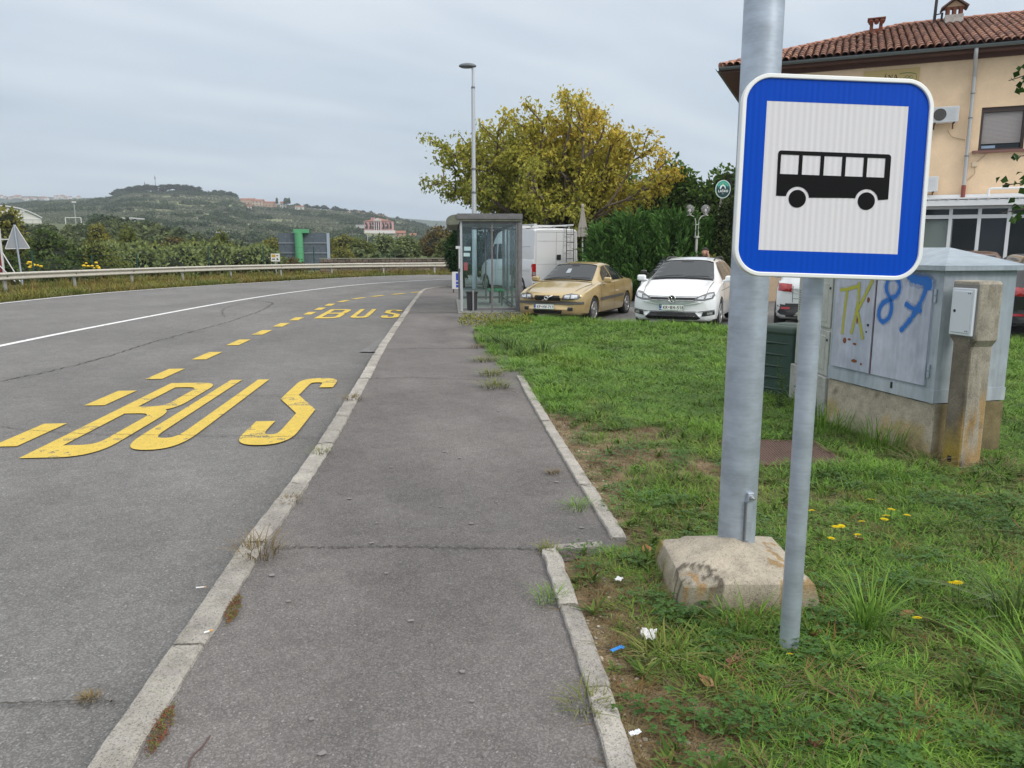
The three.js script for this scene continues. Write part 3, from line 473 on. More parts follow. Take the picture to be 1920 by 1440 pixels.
  mesh('rust_patch', [flake(0.86, 0.24, 0.024, 0.03, 1), flake(0.62, 0.47, 0.012, 0.045, 2), flake(0.33, 0.7, 0.03, 0.035, 3), flake(0.45, 0.68, 0.028, 0.012, 4), flake(0.6, 0.72, 0.03, 0.014, 5), flake(0.62, 0.9, 0.05, 0.02, 6), flake(0.8, 0.92, 0.018, 0.013, 7)], Mat([0.2, 0.07, 0.03], 0.95), dA);
  // roof: low hipped lid with an overhang
  const o = 0.055, e = 0.035, hx = 0.33, ry = 0.17, A = [[-o, L + o], [-D - o, o]];
  const c = [[-o, y1 + e, o], [L + o, y1 + e, o], [L + o, y1 + e, -D - o], [-o, y1 + e, -D - o]], r1 = [hx, y1 + ry, -D / 2], r2 = [L - hx, y1 + ry, -D / 2];
  const tri = (...p) => { const g = new THREE.BufferGeometry(); g.setAttribute('position', new THREE.Float32BufferAttribute(p.flat(), 3)); g.computeVertexNormals(); return boxUV(g); };
  mesh('roof', grime(merge([tri(c[0], c[1], r2), tri(c[0], r2, r1), tri(c[1], c[2], r2), tri(c[2], c[3], r1), tri(c[2], r1, r2), tri(c[3], c[0], r1), box(L + 2 * o, e, D + 2 * o, L / 2, y1 + e / 2 - 0.001, -D / 2)])), steel, t);
  // small keyhole marks on the right door
  mesh('handle_plate', box(0.014, 0.05, 0.01, 0.82, dy0 - 0.055, 0.015), M.dark, t);
}
// ---------- pale grey telecom cabinet behind it ----------
{
  const t = thing('telecom_cabinet', 'narrow pale grey plastic cabinet with two stacked doors behind the sign post', 'cabinet', [2.96, 0, -7.08], -Math.PI / 2 - 0.02);
  const pl = Mat([0.5, 0.51, 0.48], 0.55, { map: rep(T.scuff, 1) }), W = 0.92, D = 0.34;
  mesh('body', box(W, 0.98, D, -W / 2, 0.91, -D / 2, 0, 0.012), pl, t);
  mesh('base', box(W + 0.04, 0.46, D + 0.06, -W / 2, 0.2, -D / 2 + 0.01, 0, 0.01), Mat([0.47, 0.48, 0.46], 0.8, { map: rep(T.concrete, 1.3) }), t);
  for (const [y, h] of [[0.65, 0.42], [1.12, 0.46]]) {
    const d = mesh('door', [box(W - 0.05, h, 0.014, -W / 2, y, 0.008, 0, 0.005), box(W - 0.2, h - 0.1, 0.01, -W / 2, y, 0.015, 0, 0.004)], pl, t);
    mesh('lock', bar([-0.06, y + h * 0.3, 0.014], [-0.06, y + h * 0.3, 0.024], 0.012, 0.012, 10), M.dark, d);
    if (y > 1) mesh('vent_slot', [...Array(9).keys()].flatMap((k) => [box(0.035, 0.006, 0.006, -0.12, y + 0.08 - k * 0.024, 0.0165), box(0.035, 0.006, 0.006, -W + 0.08, y + 0.08 - k * 0.024, 0.0165)]), M.dark, d);
  }
  mesh('lid', box(W + 0.03, 0.05, D + 0.03, -W / 2, 1.43, -D / 2, 0, 0.015), pl, t);
}
// ---------- green ribbed junction pillar ----------
{
  const t = thing('junction_box', 'squat dark green ribbed plastic junction box in the lawn', 'junction box', [3.02, 0, -8.35], 0.62);
  const gm = Mat([0.03, 0.065, 0.05], 0.55, { map: rep(T.scuff, 1) }), taper = (g) => { const p = g.attributes.position; for (let i = 0; i < p.count; i++) { const k = 1 - 0.1 * p.getY(i); p.setX(i, p.getX(i) * k); p.setZ(i, p.getZ(i) * k); } g.computeVertexNormals(); return g; };
  mesh('body', taper(boxUV((() => { const g = new RoundedBoxGeometry(0.46, 0.88, 0.46, 3, 0.035); g.translate(0, 0.32, 0); return g; })())), gm, t);
  mesh('lid', [(() => { const g = new RoundedBoxGeometry(0.46, 0.1, 0.46, 3, 0.04); g.translate(0, 0.76, 0); return g; })(), cyl(0.15, 0.13, 0.012, 0, 0.808, 0, 24)], Mat([0.055, 0.085, 0.07], 0.65), t);
  for (const s of [0, 1, 2, 3]) for (let k = 0; k < 5; k++) { const y = 0.12 + k * 0.125, w = 0.155; const g = new THREE.CylinderGeometry(0.03, 0.012, 0.3, 4, 1); g.rotateZ(Math.PI / 2); g.scale(1, 0.75, 1); g.translate(0, y, 0.222 * (1 - 0.1 * y) + 0.002); g.rotateY(s * Math.PI / 2); mesh('rib', g, gm, t); }
}
// ---------- concrete meter post ----------
{
  const F = V(0.24, 0, 0.97).normalize(), t = thing('concrete_meter_post', 'stained concrete post with a small white meter box door near its top', 'post', [3.3, 0, -5.48], Math.atan2(-F.z, F.x)); t.scale.set(1.05, 1, 1.05);
  // local: front (door) face z=0 looking to the path, right-hand end x=0
  const L = 0.185, s = shapeOf([[-0.14, -0.2], [-0.012, -0.2], [-0.012, 0.92], [0.025, 0.97], [0.025, 1.36], [0.01, 1.375], [-L, 1.375], [-L, 0.99], [-0.14, 0.94]]);
  let g = new THREE.ExtrudeGeometry(s, { depth: 0.165, steps: 6, bevelEnabled: true, bevelSize: 0.012, bevelThickness: 0.012, bevelSegments: 3 }); g.translate(0, 0, -0.165);
  g = new TessellateModifier(0.05, 5).modify(g); g = boxUV(g);
  paint(g, (p) => { const n = fbm(p.x * 9, p.y * 5, p.z * 9, 4); let c = [0.84 + 0.36 * n, 0.83 + 0.35 * n, 0.8 + 0.33 * n]; if (p.z > -0.004 && p.y < 1.0) { const k = 0.5 + 0.3 * n; c = [k * 0.85, k * 0.8, k * 0.72]; if (p.y < 0.3) { const m = sstep(0.34, 0.1, p.y + 0.12 * n); c = [lerp(c[0], 0.8, m), lerp(c[1], 0.62, m), lerp(c[2], 0.12, m)]; } } if (p.x > -0.03 && p.y < 0.5 && p.y > 0.05 && fbm(p.x * 8, p.y * 5, p.z * 12, 3) > 0.02) c = [0.92, 0.66, 0.34]; if (p.y > 0.3 && p.x > -0.03 && n > 0.12) c = [c[0] * 0.7, c[1] * 0.7, c[2] * 0.68]; return c; });
  g.computeVertexNormals(); mesh('post_body', toCreasedNormals(g, 0.6), M.concrete, t);
  mesh('recess', box(0.215, 0.385, 0.01, -0.079, 1.17, 0.011, 0, 0.004), Mat([0.2, 0.19, 0.18], 0.95), t);
  const wh = Mat([0.62, 0.66, 0.71], 0.45), b = mesh('meter_box', box(0.19, 0.34, 0.03, -0.077, 1.165, 0.022, 0, 0.006), wh, t);
  const d = mesh('meter_door', box(0.16, 0.3, 0.012, -0.077, 1.165, 0.036, 0, 0.004), wh, t);
  mesh('keyhole', bar([-0.132, 1.17, 0.04], [-0.132, 1.17, 0.0435], 0.011, 0.011, 12), M.black, d); mesh('hinge', [box(0.006, 0.008, 0.003, -0.01, 1.3, 0.0425), box(0.006, 0.008, 0.003, -0.025, 1.3, 0.0425), box(0.006, 0.008, 0.003, -0.01, 1.03, 0.0425), box(0.006, 0.008, 0.003, -0.025, 1.03, 0.0425)], M.dark, d);
  mesh('drain_hole', box(0.035, 0.045, 0.004, -0.08, 0.07, 0.0125), M.black, t);
}
// ---------- rusty manhole cover ----------
{
  const t = thing('manhole_cover', 'square rusty chequer plate manhole cover set in the grass', 'manhole cover', [2.13, 0.012, -5.92], -0.05);
  const rm = Mat([0.17, 0.11, 0.09], 0.9, { map: rep(T.concrete, 1.5) });
  for (const s of [-1, 1]) { mesh('cover_plate', box(0.74, 0.03, 0.345, 0, 0, s * 0.176, 0, 0.003), rm, t); }
  const stud = []; for (let i = 0; i < 34; i++) for (let j = 0; j < 32; j++) { const g = new THREE.BoxGeometry(0.014, 0.005, 0.005); g.rotateY((i + j) % 2 ? 0.78 : -0.78); g.translate(-0.355 + i * 0.0215, 0.016, -0.338 + j * 0.0218 + (j > 15 ? 0.012 : -0.006)); stud.push(g); }
  tag(mesh('studs', stud, rm, t), null, null, null, 'stuff');
  mesh('frame', [box(0.82, 0.04, 0.035, 0, -0.004, 0.372), box(0.82, 0.04, 0.035, 0, -0.004, -0.372), box(0.035, 0.04, 0.709, 0.39, -0.004, 0), box(0.035, 0.04, 0.709, -0.39, -0.004, 0)], Mat([0.12, 0.07, 0.05], 0.95), t);
}
// ---------- bus shelter ----------
{
  const th = 0.08, t = thing('bus_shelter', 'glass and grey metal bus shelter with an overhanging rounded roof edge', 'bus shelter', [-1.3, 0, -19.95], th);
  // local: x to the right, z forward is -z; 1.45 wide, 5.4 long
  const W = 1.45, LL = 5.3, Ht = 2.32, fr = Mat([0.2, 0.195, 0.2], 0.55, { metalness: 0.3, map: rep(T.scuff, 1) }), alu = Mat([0.55, 0.57, 0.58], 0.4, { metalness: 0.5 });
  const glass = Phys([0.9, 0.965, 0.97], 0.03, { transmission: 1, thickness: 0, ior: 1.5 });
  mesh('floor_slab', box(W + 0.2, 0.12, LL + 0.3, W / 2, -0.03, -LL / 2, 0, 0.01), Mat([0.36, 0.35, 0.33], 0.95, { map: rep(T.concrete, 2) }), t);
  for (const [x, z, w, m] of [[0, 0, 0.06, alu], [0.92 * W / 1.45 - 0.13, 0, 0.055, fr], [W, 0, 0.1, fr], [0, -LL, 0.06, fr], [W, -LL, 0.08, fr], [W, -LL / 3, 0.06, fr], [W, -LL * 2 / 3, 0.06, fr], [W * 0.6, -LL, 0.05, fr]]) mesh('post', box(w, Ht, w, x, 0.03 + Ht / 2, z, 0, 0.006), m, t);
  for (const y of [0.1, Ht - 0.02]) { mesh('rail', box(W, 0.06, 0.045, W / 2, y, 0), fr, t); mesh('rail', box(W, 0.06, 0.045, W / 2, y, -LL), fr, t); mesh('rail', box(0.045, 0.06, LL, W, y, -LL / 2), fr, t); }
  mesh('rail', box(0.05, 0.1, LL, 0, Ht - 0.02, -LL / 2), fr, t);
  const x1 = 0.92 * W / 1.45 - 0.13;
  mesh('glass_pane', box(x1 - 0.07, Ht - 0.2, 0.008, x1 / 2, Ht / 2 + 0.05, 0), glass, t); mesh('glass_pane', box(W - x1 - 0.1, Ht - 0.2, 0.008, (W + x1) / 2 - 0.01, Ht / 2 + 0.05, 0), glass, t);
  mesh('glass_pane', box(W * 0.6 - 0.07, Ht - 0.2, 0.008, W * 0.3, Ht / 2 + 0.05, -LL), glass, t); mesh('glass_pane', box(W * 0.4 - 0.08, Ht - 0.2, 0.008, W * 0.8, Ht / 2 + 0.05, -LL), glass, t);
  for (let k = 0; k < 3; k++) mesh('glass_pane', box(0.008, Ht - 0.2, LL / 3 - 0.08, W, Ht / 2 + 0.05, -LL * (k + 0.5) / 3), glass, t);
  // roof: flat deck, fascia, and a rounded gutter edge over the kerb side
  const rs = new THREE.Shape(); rs.moveTo(W + 0.1, Ht + 0.02); rs.lineTo(-0.02, Ht + 0.02); rs.lineTo(-0.06, Ht - 0.06); rs.lineTo(-0.3, Ht - 0.08); rs.bezierCurveTo(-0.38, Ht - 0.06, -0.4, Ht + 0.03, -0.34, Ht + 0.1); rs.bezierCurveTo(-0.28, Ht + 0.16, -0.2, Ht + 0.18, -0.1, Ht + 0.18); rs.lineTo(W + 0.1, Ht + 0.14); rs.lineTo(W + 0.1, Ht + 0.02);
  mesh('roof', boxUV((() => { const g = new THREE.ExtrudeGeometry(rs, { depth: LL + 0.24, bevelEnabled: false, curveSegments: 8 }); g.translate(0, 0, -LL - 0.12); return g; })()), Mat([0.2, 0.22, 0.17], 0.7, { map: rep(T.concrete, 1.2) }), t);
  mesh('fascia', [box(W + 0.22, 0.115, 0.03, W / 2 - 0.0, Ht + 0.13, 0.135), box(W + 0.2, 0.02, 0.05, W / 2, Ht + 0.195, 0.12)], fr, t);
  mesh('corner_panel', box(0.1, Ht + 0.1, 0.03, W + 0.06, Ht / 2 + 0.02, 0.06), fr, t);
  mesh('notice', [box(0.17, 0.1, 0.006, 0.16, 1.65, -0.01), box(0.16, 0.09, 0.006, 0.14, 1.5, -0.012, 0.1)], Mat([0.7, 0.72, 0.72], 0.7), t);
  const pn2 = mesh('notice', box(0.1, 0.2, 0.006, 0.11, 1.2, -0.012), Mat([0.5, 0.09, 0.1], 0.7), t); pn2.userData.label = 'red paper notice';
  const sg = mesh('timetable_arm', [box(0.12, 0.07, 0.02, -0.08, 1.68, 0.02, 0, 0.005), box(0.03, 0.5, 0.02, -0.05, 1.4, 0.01)], Mat([0.62, 0.63, 0.62], 0.6), t);
  const b = thing('bench', 'green slatted bench inside the glass bus shelter', 'bench', [-0.62, 0.03, -22.2], th);
  const gm = Mat([0.035, 0.2, 0.09], 0.6); for (let k = 0; k < 4; k++) mesh('slat', box(0.1, 0.03, 1.5, 0.03 + k * 0.115, 0.42, -0.75, 0, 0.008), gm, b);
  for (const z of [-0.2, -1.3]) { mesh('leg', box(0.05, 0.41, 0.05, 0.06, 0.2, z), fr, b); mesh('leg', box(0.05, 0.41, 0.05, 0.34, 0.2, z), fr, b); }
}
{ // waste bin
  const t = thing('litter_bin', 'small black mesh litter bin hung on a short post at the shelter', 'litter bin', [-0.915, 0, -18.15], 0.1);
  mesh('post', bar([0, -0.05, 0], [0, 0.68, 0], 0.02), Mat([0.33, 0.33, 0.34], 0.5, { metalness: 0.5 }), t);
  const pr = [[0.1, 0.2], [0.118, 0.22], [0.13, 0.6], [0.14, 0.62], [0.138, 0.64], [0.12, 0.62], [0.11, 0.3]].map((p) => new THREE.Vector2(...p)); const g = new THREE.LatheGeometry(pr, 20); g.translate(-0.02, 0, -0.15); mesh('basket', g, M.dark, t);
  mesh('bag_rim', (() => { const q = new THREE.TorusGeometry(0.138, 0.014, 6, 20); q.rotateX(Math.PI / 2); q.scale(1, 1.4, 1); q.translate(-0.02, 0.63, -0.15); return q; })(), M.black, t);
  mesh('foot', box(0.12, 0.1, 0.12, 0.1, 0.03, -0.1), Mat([0.25, 0.24, 0.24], 0.9), t);
}
{ // advertising board behind the shelter
  const t = thing('advertising_board', 'low white board with blue lettering blocks behind the bus shelter', 'board', [-2.16, 0, -30.1], 0.12);
  mesh('panel', box(0.34, 0.66, 0.05, 0, 0.46, 0, 0, 0.006), Mat([0.62, 0.63, 0.63], 0.6), t); mesh('leg', box(0.04, 0.2, 0.04, -0.12, 0.07, 0), M.dark, t); mesh('leg', box(0.04, 0.2, 0.04, 0.12, 0.07, 0), M.dark, t);
  mesh('blue_print', [box(0.14, 0.28, 0.006, 0.05, 0.6, 0.027), box(0.14, 0.1, 0.006, 0.05, 0.37, 0.027), box(0.14, 0.1, 0.006, 0.05, 0.24, 0.027)], Mat([0.03, 0.06, 0.42], 0.6), t);
}
{ // street lamp behind the shelter
  const t = thing('street_lamp', 'tall grey stepped street lamp behind the bus shelter', 'street lamp', [-1.59, 0, -33]);
  const pm = Mat([0.5, 0.53, 0.56], 0.5, { metalness: 0.4 });
  mesh('pole', [cyl(0.105, 0.1, 4.0, 0, 0, 0), cyl(0.085, 0.075, 4.2, 0, 4, 0), cyl(0.055, 0.05, 0.8, 0, 8.15, 0)], pm, t);
  for (const y of [3.95, 4.9, 8.12]) mesh('collar', cyl(0.115 - (y > 5 ? 0.035 : y > 4.5 ? 0.012 : 0), 0.115 - (y > 5 ? 0.035 : y > 4.5 ? 0.012 : 0), 0.08, 0, y, 0), Mat([0.16, 0.17, 0.18], 0.6, { metalness: 0.4 }), t);
  const h = new THREE.SphereGeometry(1, 20, 12); h.scale(0.36, 0.12, 0.17); h.translate(-0.22, 9.0, 0); const p = h.attributes.position; for (let i = 0; i < p.count; i++) if (p.getY(i) < 8.96) p.setY(i, 8.96); h.computeVertexNormals();
  mesh('lamp_head', [h, bar([0, 8.85, 0], [-0.02, 8.99, 0], 0.05)], Mat([0.13, 0.15, 0.16], 0.45, { metalness: 0.3 }), t);
  mesh('lens', (() => { const q = new THREE.SphereGeometry(1, 16, 8, 0, Math.PI * 2, Math.PI / 2, Math.PI / 2); q.scale(0.27, 0.05, 0.12); q.translate(-0.25, 8.955, 0); return q; })(), Mat([0.2, 0.2, 0.2], 0.2), t);
}
// ---------- guard rail ----------
const railPts = [[-13.8, -4], [-17.4, -14], [-19.6, -24], [-20.1, -30.5], [-19.3, -36], [-18.1, -42], [-15.8, -48], [-11.2, -53.6], [-5, -57.5], [3, -62], [12, -66]];
const railLine = catmull(railPts, 280);
{
  const t = thing('guard_rail', 'long galvanised steel guard rail curving along the far road edge', 'guard rail');
  const prof = [[0.0, 0.155], [0.03, 0.15], [0.08, 0.115], [0.082, 0.08], [0.02, 0.03], [0.0, 0.0], [0.02, -0.03], [0.082, -0.08], [0.08, -0.115], [0.03, -0.15], [0, -0.155]];
  const gm = Mat([0.58, 0.55, 0.48], 0.7, { metalness: 0.05, map: rep(T.scuff, 0.7) }), pm = Mat([0.42, 0.42, 0.4], 0.65, { metalness: 0.3 });
  const seg = 14; // each beam about four metres
  for (let a = 0; a + 1 < railLine.length; a += seg) {
    const line = railLine.slice(a, Math.min(a + seg + 1, railLine.length)); if (line.length < 3) break;
    const rows = line.map((p, i) => { const q = line[Math.max(0, i - 1)], s = line[Math.min(line.length - 1, i + 1)], l = Math.hypot(s[0] - q[0], s[1] - q[1]), nx = -(s[1] - q[1]) / l, nz = (s[0] - q[0]) / l; return prof.map(([o, y]) => [p[0] + nx * o + (i === line.length - 1 ? nx * 0.006 : 0), 0.59 + y, p[1] + nz * o]); });
    const m = mesh('beam', toCreasedNormals(boxUV(gridMesh(rows, 1)), 0.5), gm, t);
    const p = line[0], q = line[1], l = Math.hypot(q[0] - p[0], q[1] - p[1]), nx = -(q[1] - p[1]) / l, nz = (q[0] - p[0]) / l, an = Math.atan2(nx, nz);
    const g = box(0.12, 0.98, 0.06, 0, 0.18, 0), pp = mesh('rail_post', g, pm, t); pp.position.set(p[0] - nx * 0.1, 0, p[1] - nz * 0.1); pp.rotation.y = an;
    const bl = mesh('bolt', [box(0.05, 0.04, 0.02, 0, 0.59, 0.02), box(0.03, 0.3, 0.012, 0.05, 0.59, 0.012)], M.dark, t); bl.position.set(p[0] + nx * 0.02, 0, p[1] + nz * 0.02); bl.rotation.y = an;
  }
}
{ // back of a triangular road sign
  const t = thing('road_sign', 'grey back of a triangular warning sign on a tilted post', 'road sign', [-22.78, -0.25, -36], 0.12);
  t.rotation.z = 0.02; const am = Mat([0.4, 0.41, 0.44], 0.5, { metalness: 0.4 }), s = shapeOf([[-0.5, 1.92], [0.5, 1.92], [0.54, 1.98], [0.04, 3.0], [-0.04, 3.0], [-0.54, 1.98]]);
  mesh('post', bar([0.06, -0.2, 0.06], [0, 3.0, 0.06], 0.04, 0.04, 12), M.zinc, t); mesh('plate', extrude(s, 0.012), am, t);
  mesh('rim', [bar([-0.53, 1.94, 0.01], [0.53, 1.94, 0.01], 0.018), bar([-0.53, 1.95, 0.01], [-0.02, 3.02, 0.01], 0.018), bar([0.53, 1.95, 0.01], [0.02, 3.02, 0.01], 0.018)], Mat([0.66, 0.66, 0.66], 0.5), t);
}
{ // red hoarding at the left edge, with its white frame and braces
  const t = thing('red_hoarding', 'red advertising hoarding in a braced white frame at the left edge', 'hoarding', [-26.15, -0.3, -38.2], 0.2);
  mesh('panel', box(2, 1.9, 0.05, 0, 1.75, 0), Mat([0.2, 0.018, 0.022], 0.6), t); const wm = Mat([0.6, 0.6, 0.6], 0.6);
  mesh('frame', [box(0.08, 3.1, 0.08, 1.02, 1.45, 0), box(0.08, 3.1, 0.08, -1.02, 1.45, 0), box(3, 0.06, 0.06, 0.6, 2.45, -0.02)], wm, t); mesh('brace', bar([1.05, 1.8, 0], [1.9, 0.4, 0.5], 0.025), wm, t); mesh('brace', bar([0.7, 1.4, 0.05], [1.6, 0.4, 0.3], 0.025), wm, t);
}
{ // yellow and white direction board
  const t = thing('direction_sign', 'small square yellow and white sign on a post behind the guard rail', 'road sign', [-15.32, -0.3, -50.4], 0.15);
  mesh('post', bar([0, -0.2, -0.04], [0, 1.7, -0.04], 0.035), M.zinc, t); mesh('panel', box(0.56, 0.5, 0.03, 0, 1.46, 0, 0, 0.006), Mat([0.68, 0.68, 0.64], 0.6), t);
  mesh('yellow_field', box(0.24, 0.18, 0.006, -0.11, 1.57, 0.017), Mat([0.5, 0.3, 0.03], 0.6), t); mesh('dark_symbol', [box(0.12, 0.06, 0.006, 0.12, 1.58, 0.017), box(0.18, 0.07, 0.006, -0.12, 1.36, 0.017), box(0.07, 0.14, 0.006, 0.11, 1.37, 0.017), box(0.05, 0.06, 0.006, 0.17, 1.33, 0.018)], M.dark, t);
}
{ // hoarding with green column seen from behind
  const t = thing('billboard', 'back of a grey sheet metal billboard with a green column', 'billboard', [-16.5, -0.3, -62], 0.1);
  const gm = Mat([0.13, 0.16, 0.19], 0.6, { metalness: 0.2, map: rep(T.scuff, 0.5) }), x0 = -1.98, n = 7, w = 3.75 / n;
  for (let k = 0; k < n; k++) mesh('back_panel', box(w - 0.02, 2.85, 0.05, x0 + w * (k + 0.5), 1.85, 0), gm, t);
  for (const y of [2.5, 1.72]) mesh('cross_bar', box(3.75, 0.06, 0.06, x0 + 1.875, y, 0.07), Mat([0.3, 0.34, 0.38], 0.6), t);
  mesh('edge_frame', box(0.22, 2.86, 0.12, x0 + 3.86, 1.85, 0.03), Mat([0.36, 0.42, 0.5], 0.5), t);
  const gr = Mat([0.1, 0.36, 0.17], 0.6); mesh('column', cyl(0.32, 0.32, 3.3, -0.36, 0, 0.28, 24), gr, t); mesh('column_head', box(1.16, 0.3, 0.5, -0.16, 3.41, 0.2, 0, 0.02), gr, t);
}
{ // rough stone wall behind the rail
  const t = thing('stone_wall', 'low rough stone wall with a pale coping behind the guard rail', 'wall'); rnd = mulberry(61);
  const a = [-14.3, -57.8], b = [-3, -60.5], L = Math.hypot(b[0] - a[0], b[1] - a[1]), an = Math.atan2(-(b[1] - a[1]), b[0] - a[0]); t.position.set(a[0], -0.4, a[1]); t.rotation.y = an;
  const g = []; for (let y = 0; y < 6; y++) for (let x = 0; x < L;) { const w = R(0.25, 0.6), d = R(-0.03, 0.04), q = box(w - 0.03, 0.2, 0.4, x + w / 2, 0.13 + y * 0.225, d, 0, 0.03), c = R(0.5, 1.1); paint(q, () => [c, c * R(0.88, 0.95), c * 0.85]); g.push(q); x += w; }
  tag(mesh('stones', g, Mat([0.2, 0.17, 0.15], 0.95, { vertexColors: true }), t), null, null, null, 'stuff'); mesh('coping', box(L, 0.07, 0.5, L / 2, 1.42, 0), Mat([0.3, 0.3, 0.24], 0.95, { map: T.concrete }), t); mesh('mortar_core', box(L, 1.3, 0.3, L / 2, 0.7, 0), Mat([0.1, 0.085, 0.075], 1), t);
}
{ // green wire fence behind the bushes
  const t = thing('wire_fence', 'dark green wire fence posts behind the guard rail', 'fence'); const gm = Mat([0.012, 0.06, 0.045], 0.6);
  const ps = [[-22.5, -36.5, 1.6], [-21.6, -40, 1.39], [-20.97, -43.5, 1.45], [-18.9, -48.5, 1.86], [-16.6, -52, 1.95], [-14.0, -55, 1.86]];
  ps.forEach(([x, z, y], k) => { mesh('fence_post', bar([x, -0.4, z], [x, y, z], 0.04), gm, t); const q = ps[k + 1]; if (q) for (const f of [0.55, 0.75, 0.96]) mesh('wire', bar([x, y * f, z], [q[0], q[2] * f, q[1]], 0.006, 0.006, 4), gm, t); });
}
// ---------- cars ----------
// A body is lofted from stations [distance from nose, underside, shoulder, top, half width, half width of the top]; wheel arches are cut out with CSG.
const evalr = new Evaluator(); evalr.useGroups = false; evalr.attributes = ['position', 'normal'];
function carBody(st, o) {
  const step = 0.04, Ln = st[st.length - 1][0], S = []; let k = 1;
  const xs = [0, 0.008, 0.025]; for (let s = 0.05; s < Ln - 0.04; s += step) xs.push(s); xs.push(Ln - 0.03, Ln - 0.008, Ln);
  for (const s of xs) { while (k < st.length - 1 && st[k][0] < s) k++; const a = st[k - 1], b = st[k], t = clamp((s - a[0]) / (b[0] - a[0])); S.push([s, ...[1, 2, 3, 4, 5].map((c) => lerp(a[c], b[c], t))]); }
  for (let it = 0; it < (o.smooth ?? 3); it++) { const C = S.map((r) => r.slice()); for (let i = 2; i < S.length - 2; i++) for (let c = 1; c < 6; c++) S[i][c] = 0.25 * C[i - 1][c] + 0.5 * C[i][c] + 0.25 * C[i + 1][c]; }
  const half = ([s, b, sh, tp, w, wt]) => {
    const tall = clamp((tp - sh) / 0.25), q = [[0, b], [w * 0.55, b], [w - 0.12, b], [w - 0.035, b + 0.05], [w - 0.008, b + 0.14], [w, lerp(b, sh, 0.45)], [w, lerp(b, sh, 0.62)], [w - 0.014, lerp(b, sh, 0.85)], [w - 0.04, sh]];
    const w6 = w - 0.075; q.push([lerp(w6, w6, 1), sh + 0.02 + 0.0 * tall]); for (const f of [0.25, 0.5, 0.75]) q.push([lerp(w6, wt, f * f * 0.35 + f * 0.65), lerp(sh + 0.02, tp - 0.05, f) + (1 - tall) * 0.01 * f]);
    q.push([wt, tp - 0.05 * tall], [wt - 0.05, tp - 0.016 * tall], [wt - 0.14, tp], [wt * 0.5, tp + 0.012], [0, tp + 0.018]); return q;
  };
  const rows = S.map((r) => { const h = half(r), all = [...h, ...h.slice(1, -1).reverse().map(([x, y]) => [-x, y])]; const s = r[0], wm = 0.9;
    const fr = Math.exp(-s / (o.noseLen ?? 0.5)) * (o.nose ?? 0.22), re = Math.exp(-(Ln - s) / (o.tailLen ?? 0.4)) * (o.tail ?? 0.14);
    return all.map(([x, y]) => [x, y, -s - fr * Math.pow(Math.abs(x) / wm, 2.2) + re * Math.pow(Math.abs(x) / wm, 2.2)]); });
  const pos = [], idx = [], n = rows[0].length; rows.forEach((r) => r.forEach((p) => pos.push(...p)));
  for (let i = 0; i < rows.length - 1; i++) for (let j = 0; j < n; j++) { const a = i * n + j, b = i * n + (j + 1) % n; idx.push(a, b, a + n, b, b + n, a + n); }
  const cap = (r, flip) => { const c = pos.length / 3; pos.push(0, (r[0][1] + r[n >> 1][1]) / 2, r.reduce((m, p) => m + p[2], 0) / n); const base = flip ? (rows.length - 1) * n : 0; for (let j = 0; j < n; j++) flip ? idx.push(base + j, base + (j + 1) % n, c) : idx.push(c, base + (j + 1) % n, base + j); };
  cap(rows[0], false); cap(rows[rows.length - 1], true);
  let g = new THREE.BufferGeometry(); g.setAttribute('position', new THREE.Float32BufferAttribute(pos, 3)); g.setIndex(idx.reverse()); g.computeVertexNormals();
  let br = new Brush(g); br.updateMatrixWorld();
  for (const s of o.wheels) for (const side of [-1, 1]) { const c = new THREE.CylinderGeometry(o.arch, o.arch, 0.34, 28); c.deleteAttribute('uv'); c.rotateZ(Math.PI / 2); c.translate(side * (o.w - 0.1), o.wr + 0.01, -s); const b2 = new Brush(c); b2.updateMatrixWorld(); br = evalr.evaluate(br, b2, SUBTRACTION); }
  g = br.geometry; g = toCreasedNormals(clean(g), 0.62); return g;
}
const rc = new THREE.Raycaster();
// a patch of trim that follows the body: outline in (a, b), thrown along an axis onto the body and lifted off it
function onBody(body, outline, axis, off = 0.006, maxEdge = 0.07, flatBack = 0.25) {
  let g = new THREE.ShapeGeometry(outline.isShape ? outline : shapeOf(outline), 10); g = new TessellateModifier(maxEdge, 6).modify(g.toNonIndexed());
  const dir = { front: V(0, 0, -1), rear: V(0, 0, 1), right: V(-1, 0, 0), left: V(1, 0, 0), top: V(0, -1, 0) }[axis], p = g.attributes.position, miss = []; let sum = 0, nn = 0;
  const to = (a, b) => axis === 'front' || axis === 'rear' ? V(a, b, axis === 'front' ? 3 : -9) : axis === 'top' ? V(a, 4, b) : V(axis === 'right' ? 4 : -4, b, a);
  const cache = new Map();
  for (let i = 0; i < p.count; i++) {
    const key = p.getX(i).toFixed(4) + ',' + p.getY(i).toFixed(4); let q = cache.get(key);
    if (!q) { const o = to(p.getX(i), p.getY(i)); rc.set(o, dir); const h = rc.intersectObject(body, false)[0]; q = h ? h.point.clone().addScaledVector(dir, -off).addScaledVector(h.face.normal, off * 0.4) : null; if (!q) q = { o }; else { sum += q.dot(dir); nn++; } cache.set(key, q); }
    if (q.o) miss.push([i, q.o]); else p.setXYZ(i, q.x, q.y, q.z);
  }
  for (const [i, o] of miss) { const d = sum / Math.max(1, nn); o.addScaledVector(dir, d - o.dot(dir)); p.setXYZ(i, o.x, o.y, o.z); }
  for (const k of Object.keys(g.attributes)) if (k !== 'position') g.deleteAttribute(k);
  g.computeVertexNormals(); return g;
}
